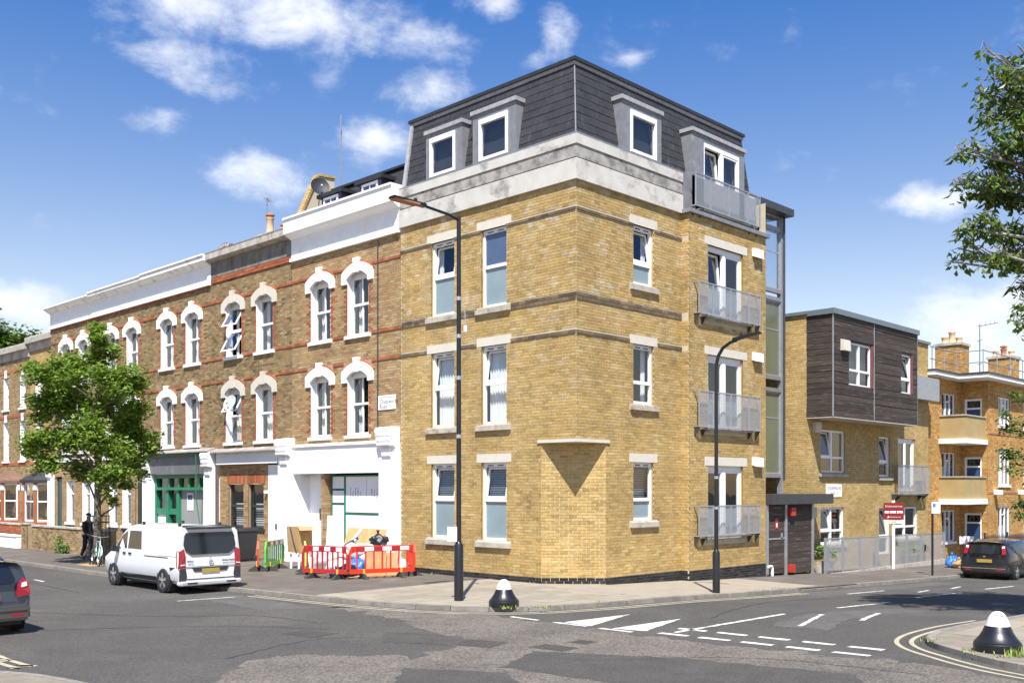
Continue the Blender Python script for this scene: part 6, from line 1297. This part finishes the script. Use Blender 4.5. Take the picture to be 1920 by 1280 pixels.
MB().hexa([(-2.40,-.70,1.80),(-2.2,-.72,1.86),(-2.2,.72,1.86),(-2.40,.70,1.80)], [(-2.56,-.68,1.83),(-2.2,-.70,1.905),(-2.2,.70,1.905),(-2.56,.68,1.83)]).build('spoiler', 'trim_black', van, local=True, bevel=.008)
for x, y in ((-1.9,.62), (-1.9,-.62), (.3,.62), (.3,-.62)): MB().box(x-.05, x+.05, y-.025, y+.025, 1.87, 1.96).build('roof_bar_foot', 'trim_black', van, local=True)
ringp = [(.075,-.01),(.088,-.01),(.088,.012),(.075,.012)]
A = Matrix(((0,0,-1),(1,0,0),(0,1,0))); cz = Vector((vrx(0,.93)-.012, 0, .93)); q = MB(); n = 24
for i in range(n):
    a0, a1 = 2*math.pi*i/n, 2*math.pi*(i+1)/n
    q.hexa([cz+Vector((0,rr*math.cos(a),rr*math.sin(a))) for rr, a in ((.062,a0),(.075,a0),(.075,a1),(.062,a1))], [cz+Vector((-.012,rr*math.cos(a),rr*math.sin(a))) for rr, a in ((.062,a0),(.075,a0),(.075,a1),(.062,a1))])
for k in range(3):
    a = math.pi/2+2*math.pi*k/3; d = Vector((0, math.cos(a), math.sin(a)))*.065; w = Vector((0, -math.sin(a), math.cos(a)))*.014; t = Vector((-.012,0,0)); q.hexa([cz-w, cz+d-w*.1, cz+d+w*.1, cz+w], [cz-w+t, cz+d-w*.1+t, cz+d+w*.1+t, cz+w+t])
q.build('star_badge', 'chrome', van, local=True)
fv = FMap((vrx(0,.95)-.008, 0, 0), (0,-1,0), (-1,0,0)); fv.lett = 1
class VL:   # lettering lies in the van's own frame
    flip = False; lett = 1
    def __call__(s, a, b, c): return Vector((vrx(0, b)-.01-c, -a, b))
letters('VITO', .085, VL(), -.62, .90, 0, 'trim_black', van, 'badge_lettering', bold=.004); letters('EVOLUTION', .075, VL(), .56, .90, 0, 'trim_black', van, 'badge_lettering', bold=.004, xs=.95)
MB().box(-2.3, 2.3, -.8, .8, .2, .32).build('underbody', 'trim_black', van, local=True)
# ---- hatchbacks
def hatch(label, loc, hd, paint, k, W, H, tl):
    def hs(w, sill, belt, top, tum): return [(w-.08, sill), (w-.01, sill+.14), (w, sill+.4), (w-.03, belt), (w-.03-tum*.8, belt+(top-belt)*.75), (w-.08-tum, top-.04), (w-.3-tum, top-.005), (0, top+.015)]
    S = [(-2.0, hs(W-.06,.26,.90,H-.12,.16)), (-1.93, hs(W-.01,.24,.92,H-.06,.16)), (-1.2, hs(W,.22,.92,H,.16)), (0, hs(W,.22,.90,H+.01,.15)), (.45, hs(W,.22,.89,H-.03,.15)), (1.15, hs(W-.01,.22,.86,1.0,.12)), (1.75, hs(W-.06,.24,.74,.82,.1)), (2.08, hs(W-.18,.28,.55,.62,.08))]
    r, body, sp, rp, sy, rx = vehicle('car', label, 'car', loc, hd, S, dict(paint=paint, rake=.42, rz=.95, rx=-1.95, wr=.315, axles=(-1.3, 1.3)))
    r.scale = (k, k, k); b = .95
    sp('side_window', [(-.15,b),(-1.15,b+.02),(-1.3,b+.2),(-1.1,H-.12),(-.15,H-.09)], 'car_glass'); sp('side_window', [(-.08,b),(.98,b-.03),(.42,H-.12),(-.08,H-.09)], 'car_glass'); sp('side_window', [(-1.25,b+.06),(-1.5,b+.12),(-1.38,b+.3),(-1.3,b+.24)], 'car_glass')
    sp('door_seam', [(-.12,.36),(-.105,.36),(-.105,b),(-.12,b)], 'trim_black', .003, .006); sp('side_moulding', [(-.9,.50),(1.0,.50),(1.0,.56),(-.9,.56)], paint, .015, .02); sp('door_handle', [(-.3,.80),(-.14,.80),(-.14,.835),(-.3,.835)], paint, .03, .03)
    rp('rear_window', [(-.52,.98),(.52,.98),(.56,1.08),(.47,H-.13),(-.47,H-.13),(-.56,1.08)], 'car_glass', .012)
    for sg in (1, -1):
        t = rp('tail_light', [(sg*y, z) for y, z in tl], 'tail_red', .03, .07); zc = sum(z for _, z in tl)/len(tl); yc = sum(y for y, _ in tl)/len(tl)
        rp('reverse_light', [(sg*(yc-.05), zc+.01), (sg*(yc+.05), zc+.03), (sg*(yc+.05), zc+.11), (sg*(yc-.035), zc+.09)], 'lamp_clear', .045, .02); rp('rear_reflector', [(sg*.45,.36),(sg*.66,.37),(sg*.66,.42),(sg*.45,.41)], 'tail_red', .1, .03)
        MB().hexa([(.72,sg*(W-.04),.93),(.92,sg*(W-.04),.93),(.92,sg*(W+.15),.95),(.72,sg*(W+.15),.95)], [(.74,sg*(W-.04),1.06),(.90,sg*(W-.04),1.06),(.90,sg*(W+.13),1.08),(.74,sg*(W+.13),1.08)]).build('mirror', paint, r, local=True, bevel=.02)
    MB().hexa([(-2.1,-W+.05,.28),(-1.75,-W,.24),(-1.75,W,.24),(-2.1,W-.05,.28)], [(-2.08,-W+.06,.58),(-1.75,-W-.005,.60),(-1.75,W+.005,.60),(-2.08,W-.06,.58)]).build('bumper', paint, r, local=True, bevel=.05); MB().box(-2.105,-2.08,-W+.12,W-.12,.44,.465).build('bumper_strip', 'chrome' if paint == 'car_black' else 'trim_black', r, local=True)
    rp('number_plate', [(-.27,.66),(.27,.66),(.27,.78),(-.27,.78)], 'plate_yellow', .02); rp('badge', [(-.05,.86),(.05,.86),(.05,.9),(-.05,.9)], 'chrome', .02); rp('boot_seam', [(-.6,.62),(.6,.62),(.6,.63),(-.6,.63)], 'trim_black', .008); rp('wiper', [(-.1,1.0),(.3,1.02),(.3,1.035),(-.1,1.015)], 'trim_black', .022)
    MB().hexa([(-1.52,-.5,H-.06),(-1.3,-.52,H-.02),(-1.3,.52,H-.02),(-1.52,.5,H-.06)], [(-1.62,-.48,H-.035),(-1.3,-.5,H+.025),(-1.3,.5,H+.025),(-1.62,.48,H-.035)]).build('spoiler', paint, r, local=True, bevel=.008)
    MB().box(-1.8, 1.8, -W+.12, W-.12, .17, .3).build('underbody', 'trim_black', r, local=True)
    return r
hatch('black hatchback parked by the railings with high tail lights', (19.25,-4.72,g(19.2)-.1), 0., 'car_black', .98, .90, 1.47, [(.62,.98),(.76,.98),(.72,1.22),(.62,1.36),(.54,1.36),(.60,1.18)])
hatch('dark grey hatchback driving along the main street', (-14.48,4.15,-.1), math.pi/2, 'car_grey', 1.0, .86, 1.46, [(.58,.72),(.83,.76),(.80,.98),(.70,1.08),(.60,.94)])
# ------------------------------------------------------------------ bicycle
mat('bike_mint', (.45,.72,.62), .35, .05); mat('skin', (.30,.17,.11), .6); mat('black_cloth', (.012,.013,.018), .85, .2, 12.); mat('navy_cloth', (.015,.016,.032), .85, .2, 12.)
def bicycle(loc, hd, lean):
    r = thing('bicycle', 'pale mint bicycle leaning on the tree guard', 'bicycle', loc, hd); r.rotation_euler = (lean, 0, hd)
    for x in (-.52, .52):
        n = 28; P = [(x+.33*math.cos(2*math.pi*i/n), 0, .34+.33*math.sin(2*math.pi*i/n)) for i in range(n+1)]; w = MB().tube(P, .02, 6, caps=False).build('wheel', 'tyre', r, local=True, smooth=True); P = [(x+.305*math.cos(2*math.pi*i/n), 0, .34+.305*math.sin(2*math.pi*i/n)) for i in range(n+1)]; MB().tube(P, .011, 5, caps=False).build('rim', 'alloy', w, local=True)
        for k in range(9): a = 2*math.pi*k/9; MB().tube([(x,0,.34),(x+.3*math.cos(a),0,.34+.3*math.sin(a))], .0025, 4).build('spoke', 'alloy', w, local=True)
        MB().tube([(x,-.04,.34),(x,.04,.34)], .025, 8).build('hub', 'alloy', w, local=True)
    BB, ST, HT, HB = (-.08,0,.30), (-.24,0,.82), (.36,0,.86), (.40,0,.72)
    for a, b, rr in ((BB,ST,.017),(ST,HT,.016),(BB,HB,.019),(HT,HB,.02),(BB,(-.52,0,.34),.012),(ST,(-.52,0,.34),.011),(HB,(.52,.04,.34),.014),(HB,(.52,-.04,.34),.014)): MB().tube([a,b], rr, 8).build('frame_tube', 'bike_mint', r, local=True)
    MB().tube([ST,(-.27,0,.95)], .013, 6).build('seat_post', 'alloy', r, local=True); MB().hexa([(-.42,-.08,.95),(-.14,-.02,.95),(-.14,.02,.95),(-.42,.08,.95)], [(-.43,-.07,1.0),(-.12,-.015,.985),(-.12,.015,.985),(-.43,.07,1.0)]).build('saddle', 'trim_black', r, local=True, bevel=.012)
    MB().tube([HT,(.34,0,1.0)], .014, 6).build('stem', 'alloy', r, local=True); MB().tube([(.22,-.3,1.04),(.33,-.2,1.02),(.36,0,1.0),(.33,.2,1.02),(.22,.3,1.04)], .013, 6).build('handlebar', 'alloy', r, local=True)
    for s in (-1, 1): MB().tube([(.24,s*.28,1.04),(.14,s*.34,1.05)], .018, 6).build('grip', 'trim_black', r, local=True); MB().tube([(-.08,s*.06,.30),(-.08+s*.1,s*.09,.30-s*.12)], .01, 5).build('crank', 'alloy', r, local=True); MB().box(-.12+s*.1,-.03+s*.1,min(s*.09,s*.17),max(s*.09,s*.17),.285-s*.12,.305-s*.12).build('pedal', 'trim_black', r, local=True)
    MB().lathe([(.09,-.004),(.09,.004)], (-.08,-.05,.30), 18, Matrix(((1,0,0),(0,0,1),(0,1,0)))).build('chainring', 'alloy_dark', r, local=True)
    for x in (-.52,.52):
        P = [(x+.37*math.cos(a), 0, .34+.37*math.sin(a)) for a in [math.radians(d) for d in (range(20,171,15) if x < 0 else range(10,151,14))]]; MB().tube(P, .02, 5).build('mudguard', 'bike_mint', r, local=True)
bicycle((-6.05,17.0,.0), math.radians(-103), math.radians(-6))
# ------------------------------------------------------------------ person on the footway
def skin_mesh(name, V, E, Rr, m, parent, sub=2, root=0):
    me = bpy.data.meshes.new(name); me.from_pydata([tuple(v) for v in V], E, []); me.materials.append(MATS[m]); o = link(me, name, parent, local=True)
    md = o.modifiers.new('skin', 'SKIN'); md.use_smooth_shade = True; me.skin_vertices.new() if not me.skin_vertices else None
    for i, sv in enumerate(me.skin_vertices[0].data): sv.radius = (Rr[i], Rr[i]) if not isinstance(Rr[i], tuple) else Rr[i]; sv.use_root = (i == root)
    s = o.modifiers.new('sub', 'SUBSURF'); s.levels = sub; s.render_levels = sub; return o
def person(loc, hd):
    r = thing('person', 'person in black jacket, dark trousers and black cap walking behind the bicycle', 'person', loc, hd)   # faces +x, y left
    V = [(0,0,.93),(0,0,1.1),(.0,0,1.28),(.01,0,1.42),(.02,0,1.50),(.045,0,1.58),(.05,0,1.66)]; Rr = [(.13,.1),(.125,.095),(.15,.1),(.11,.08),.05,(.07,.085),(.062,.075)]; E = [(i,i+1) for i in range(6)]
    def chain(start, pts, rs):
        k = start
        for p, rr in zip(pts, rs): V.append(p); Rr.append(rr); E.append((k, len(V)-1)); k = len(V)-1
        return k
    chain(0, [(.02,.09,.88),(.16,.09,.5),(.10,.09,.10),(.24,.09,.03)], [.085,.055,.04,.035]); chain(0, [(-.02,-.09,.88),(-.06,-.09,.48),(-.24,-.09,.12),(-.13,-.09,.03)], [.085,.055,.04,.035])
    hands = []
    for s, el, ha in ((1,(-.08,.25,1.10),(.06,.26,.87)), (-1,(.06,-.25,1.11),(.27,-.24,.95))):
        k = chain(3, [(.0,s*.17,1.40),el,ha], [.06,.042,.028]); h = Vector(ha); d = (h-Vector(el)).normalized(); p = h+d*.06; kk = chain(k, [tuple(p)], [(.035,.016)])
        for f in range(4): q = p+d*.04+Vector((0,0,0))+Vector((.012*(f-1.5),0,.012*(f-1.5))); chain(kk, [tuple(q), tuple(q+d*(.03-.004*abs(f-1))+Vector((.012,0,-.008)))], [.009,.007])
        chain(k, [tuple(h+d*.035+Vector((.035,0,.01))), tuple(h+d*.065+Vector((.05,0,.0)))], [.010,.008])
    skin_mesh('body', V, E, Rr, 'skin', r)
    j = [(0,0,.86),(0,0,1.1),(0,0,1.28),(.01,0,1.41),(.015,0,1.47)]; jr = [(.165,.13),(.155,.12),(.18,.125),(.13,.10),.075]; je = [(i,i+1) for i in range(4)]
    for s, el, ha in ((1,(-.08,.25,1.10),(.04,.26,.9)), (-1,(.06,-.25,1.11),(.24,-.24,.96))):
        n = len(j); j += [(.0,s*.18,1.39),el,ha]; jr += [.08,.06,.046]; je += [(3,n),(n,n+1),(n+1,n+2)]
    skin_mesh('jacket', j, je, jr, 'black_cloth', r)
    t = [(0,0,.95),(.02,.09,.86),(.16,.09,.5),(.105,.09,.12),(-.02,-.09,.86),(-.06,-.09,.48),(-.23,-.09,.14)]; skin_mesh('trousers', t, [(0,1),(1,2),(2,3),(0,4),(4,5),(5,6)], [(.145,.12),.105,.078,.062,.105,.078,.062], 'navy_cloth', r)
    for x, y, z, tl in ((.16,.09,0,0), (-.18,-.09,.02,.3)): MB().hexa([(x-.12,y-.045,z),(x+.17,y-.045,z),(x+.17,y+.045,z),(x-.12,y+.045,z)], [(x-.11,y-.04,z+.1),(x+.1,y-.035,z+.06),(x+.1,y+.035,z+.06),(x-.11,y+.04,z+.1)]).build('shoe', 'trim_black', r, local=True, bevel=.02)
    MB().lathe([(.092,0),(.097,.02),(.09,.06),(.06,.095),(.01,.105)], (.045,0,1.66), 18).build('cap', 'black_cloth', r, local=True, smooth=True); MB().prism([(.10,-.07),(.2,-.04),(.21,0),(.2,.04),(.10,.07)], 1.66, 1.675).build('cap_peak', 'black_cloth', r, local=True)
    for s in (1, -1): MB().lathe([(.012,-.006),(.012,.006)], (.122,s*.032,1.625), 8, Matrix(((0,0,1),(1,0,0),(0,1,0)))).build('eye', 'slot_black', r, local=True); MB().box(.03,.06,min(s*.082,s*.10),max(s*.082,s*.10),1.58,1.64).build('ear', 'skin', r, local=True, bevel=.008)
    MB().prism([(.115,1.625),(.15,1.585),(.115,1.575)], -.015, .015, axis=1).build('nose', 'skin', r, local=True); MB().box(.108,.122,-.028,.028,1.542,1.552).build('mouth', 'plum_reveal', r, local=True); MB().lathe([(.06,0),(.085,.03),(.088,.09),(.08,.1)], (.025,0,1.56), 16).build('hair', 'trim_black', r, local=True, smooth=True) if False else None
person((-4.95,20.3,0), math.radians(-68))
# ------------------------------------------------------------------ trees
def leaf_mat(name, c0, c1, tr):
    m = bpy.data.materials.new(name); m.use_nodes = True; nt = m.node_tree; N = nt.nodes; K = nt.links; N.clear(); out = N.new('ShaderNodeOutputMaterial'); geo = N.new('ShaderNodeNewGeometry'); cr = N.new('ShaderNodeValToRGB'); e = cr.color_ramp.elements; e[0].color = (*c0, 1); e[1].color = (*c1, 1); K.new(geo.outputs['Random Per Island'], cr.inputs[0])
    d = N.new('ShaderNodeBsdfPrincipled'); d.inputs['Roughness'].default_value = .42; d.inputs['Specular IOR Level'].default_value = .45; K.new(cr.outputs[0], d.inputs['Base Color']); t = N.new('ShaderNodeBsdfTranslucent'); vm = N.new('ShaderNodeVectorMath'); vm.operation = 'MULTIPLY'; vm.inputs[1].default_value = (1.3, 1.25, .5); K.new(cr.outputs[0], vm.inputs[0]); K.new(vm.outputs[0], t.inputs[0]); mx = N.new('ShaderNodeMixShader'); mx.inputs[0].default_value = tr; K.new(d.outputs[0], mx.inputs[1]); K.new(t.outputs[0], mx.inputs[2]); K.new(mx.outputs[0], out.inputs[0]); MATS[name] = m
leaf_mat('leaf_bright', (.075,.155,.022), (.27,.38,.07), .42); leaf_mat('leaf_dark', (.055,.10,.02), (.17,.24,.06), .38); leaf_mat('leaf_far', (.06,.12,.02), (.13,.20,.04), .3)
mat('bark', (.14,.12,.095), .9, .3, 9., bump=.5, bscale=25.); mat('grey_bark', (.26,.24,.23), .85, .25, 9., bump=.5, bscale=25.)
def tree(name, label, base, H, trunk_r, clumps, nleaf, size, lm, bm_, seed, droop=0., w=.5, lean=(0,0), fork=.4):
    """clumps: (x,y,z,radius) relative to the base; limbs run from the trunk to every clump and twigs spread in it"""
    rr = random.Random(seed); r = thing(name, label, 'tree', base); b = Vector(base); q = MB(); top = b+Vector((lean[0], lean[1], H))
    P = [b+(top-b)*t+Vector((rr.gauss(0,.04), rr.gauss(0,.04), 0))*(1 if 0 < t < 1 else 0) for t in (0,.08,.25,.45,.65,.82,1)]; q.tube(P, 1, 10, rs=[trunk_r*x for x in (1.25,1,.9,.78,.58,.4,.15)]); q.build('trunk', bm_, r, smooth=True)
    lb = MB(); lf = MB(); tot = sum(c[3]**2 for c in clumps)
    for (x, y, z, rad) in clumps:
        c = b+Vector((x, y, z)); t0 = min(max((z-rad*.9)/H-.12*rr.random(), fork*.55), .95); s = b+(top-b)*t0; m = (s+c)*.5+Vector((rr.gauss(0,.15), rr.gauss(0,.15), rr.uniform(0,.25))); lb.tube([s, m, c], 1, 6, rs=[trunk_r*.36, trunk_r*.22, trunk_r*.08])
        n = int(nleaf*rad**2/tot); tw = max(5, int(rad*9))
        for k in range(tw):
            d = Vector((rr.gauss(0,1), rr.gauss(0,1), rr.gauss(0,.8))).normalized(); e = c+d*rad*rr.uniform(.7, 1.15)-Vector((0,0,droop*rad*.5)); st = m+(c-m)*rr.uniform(.4, 1); md = (st+e)*.5+Vector((0,0,rad*.12+droop*.2)); lb.tube([st, md, e], 1, 4, rs=[trunk_r*.09, trunk_r*.05, trunk_r*.02], caps=False)
            for i in range(n//tw):
                t = rr.random()**.6; p = st*(1-t)**2+md*2*t*(1-t)+e*t*t; sp = rad*.24; p = p+Vector((rr.gauss(0,sp), rr.gauss(0,sp), rr.gauss(0,sp*.8)-droop*.1)); leaf(lf, p, size*rr.uniform(.65,1.3), rr, droop, w)
    lb.build('limbs', bm_, r, smooth=True)['kind'] = 'stuff'; tag(lf.build('crown', lm, r), kind='stuff'); return r
# street tree: crown measured against the houses behind it
def at(px, py, depth): P = FW*depth+RT*((px-960)/1890*depth); return Vector((-21.05+P.x, -18.19+P.y, 2.7+(915-py)*depth/1890))
TB = Vector((-5.8,17.25,0)); r_ = random.Random(12); cl = []
for (px, py, rad) in [(190,615,.45),(185,660,.75),(150,690,.85),(215,705,.9),(95,690,.8),(60,695,.5),(250,720,.75),(120,745,1.05),(185,755,1.2),(245,775,.95),(275,810,.6),(70,760,.8),(75,820,.75),(130,815,1.1),(190,830,1.1),(250,840,.8),(90,870,.55),(150,880,.75),(210,885,.75),(265,865,.5),(45,690,.35),(195,640,.5),(290,835,.35),(240,905,.3),(215,935,.25),(60,850,.4)]:
    c = at(px, py, 35.7+r_.uniform(-1.7, 1.7)*min(1, rad))-TB; cl.append((c.x, c.y, c.z, rad*.9))
tree('street_tree', 'bright green young street tree in a metal guard before the terrace', tuple(TB), 7.9, .13, cl, 30000, .16, 'leaf_bright', 'bark', 3, .25, .62, (-.2,.2), .38)
gd = thing('tree_guard', 'black metal cage guard round the street tree trunk', 'tree guard', tuple(TB))
for k in range(14):
    a = 2*math.pi*k/14; x, y = TB.x+.34*math.cos(a), TB.y+.34*math.sin(a); MB().tube([(x,y,0),(x,y,1.75)], .009, 5).build('bar', 'black_paint', gd)
for z in (.12, .95, 1.5, 1.72):
    P = [(TB.x+.34*math.cos(2*math.pi*i/20), TB.y+.34*math.sin(2*math.pi*i/20), z) for i in range(21)]; MB().tube(P, .012, 5, caps=False).build('hoop', 'black_paint', gd)
sheet('tree_pit', [(TB.x-.6,TB.y-.6),(TB.x+.6,TB.y-.6),(TB.x+.6,TB.y+.6),(TB.x-.6,TB.y+.6)], .006, 'cardboard', pave)
# overhanging tree on the opposite corner: drooping leaves against the sky, its shade dapples the side street
T2 = Vector((2.9,-12.7,g(2.9))); cl = []; r_ = random.Random(4)
for (px, py, rad, dd) in [(1848,90,.16,0),(1908,85,.26,0),(1880,105,.2,0),(1850,130,.28,0),(1900,140,.34,0),(1830,165,.18,0),(1860,190,.36,0),(1910,200,.5,.4),(1840,215,.2,0),(1880,250,.5,0),(1865,300,.42,0),(1915,290,.6,.5),(1810,275,.2,0),(1795,285,.13,0),(1845,330,.35,0),(1825,350,.3,0),(1875,370,.5,.3),(1800,335,.16,0),(1785,345,.1,0),(1830,400,.34,0),(1805,430,.24,0),(1870,430,.45,0),(1910,420,.5,.4),(1795,465,.2,0),(1782,490,.13,0),(1850,470,.26,0),(1900,475,.36,0),(1905,530,.2,.2),(1910,560,.24,0),(1895,600,.13,0),(1918,610,.2,0),(1960,200,.9,0),(1980,330,1.0,.5),(1965,450,.9,0),(2030,150,1.0,0),(2060,300,1.2,0),(2050,430,1.1,.5),(1990,560,.6,0),(2120,220,1.2,0),(2140,380,1.3,0),(2200,300,1.2,0),(2010,80,.8,0),(2100,80,.9,0),(2180,150,1.0,0),(2080,540,.8,0),(2180,470,1.0,0)]:
    c = at(px, py, 20.6+dd+r_.uniform(-.7, .7)*(1+3*max(0, px-1940)/260))-T2; cl.append((c.x, c.y, c.z, rad))
tree('overhanging_tree', 'tree with drooping dark leaves reaching in over the side street', tuple(T2), 9.5, .2, cl, 24000, .18, 'leaf_dark', 'grey_bark', 8, .75, .42, (.2,-.2), .5)
T3 = at(1990, 915, 38); T3.z = g(T3.x); cl = []; r_ = random.Random(6)
for (px, py, rad) in [(1900,800,.5),(1885,775,.3),(1910,850,.6),(1880,870,.28),(1905,735,.3),(1915,945,.35),(1900,960,.22),(1960,780,.9),(1960,870,1.0),(2010,820,1.2),(2020,730,.8),(2060,880,1.0),(1990,930,.7)]:
    c = at(px, py, 38+r_.uniform(-1,1))-T3; cl.append((c.x, c.y, c.z, rad))
tree('street_tree', 'small light green tree in front of the council block windows', tuple(T3), 5.2, .1, cl, 5000, .19, 'leaf_far', 'bark', 9, .3, .5)
T4 = at(20, 915, 68); T4.z = 0; cl = []
for (px, py, rad) in [(20,640,1.6),(-10,650,1.6),(45,645,1.2),(5,625,1.0),(62,655,.7),(-60,660,2.0),(25,690,1.8)]:
    c = at(px, py, 68)-T4; cl.append((c.x, c.y, c.z, rad))
tree('garden_tree', 'bushy green tree showing over the roofs at the row end', tuple(T4), 11, .25, cl, 5000, .38, 'leaf_far', 'bark', 10, .1, .6)
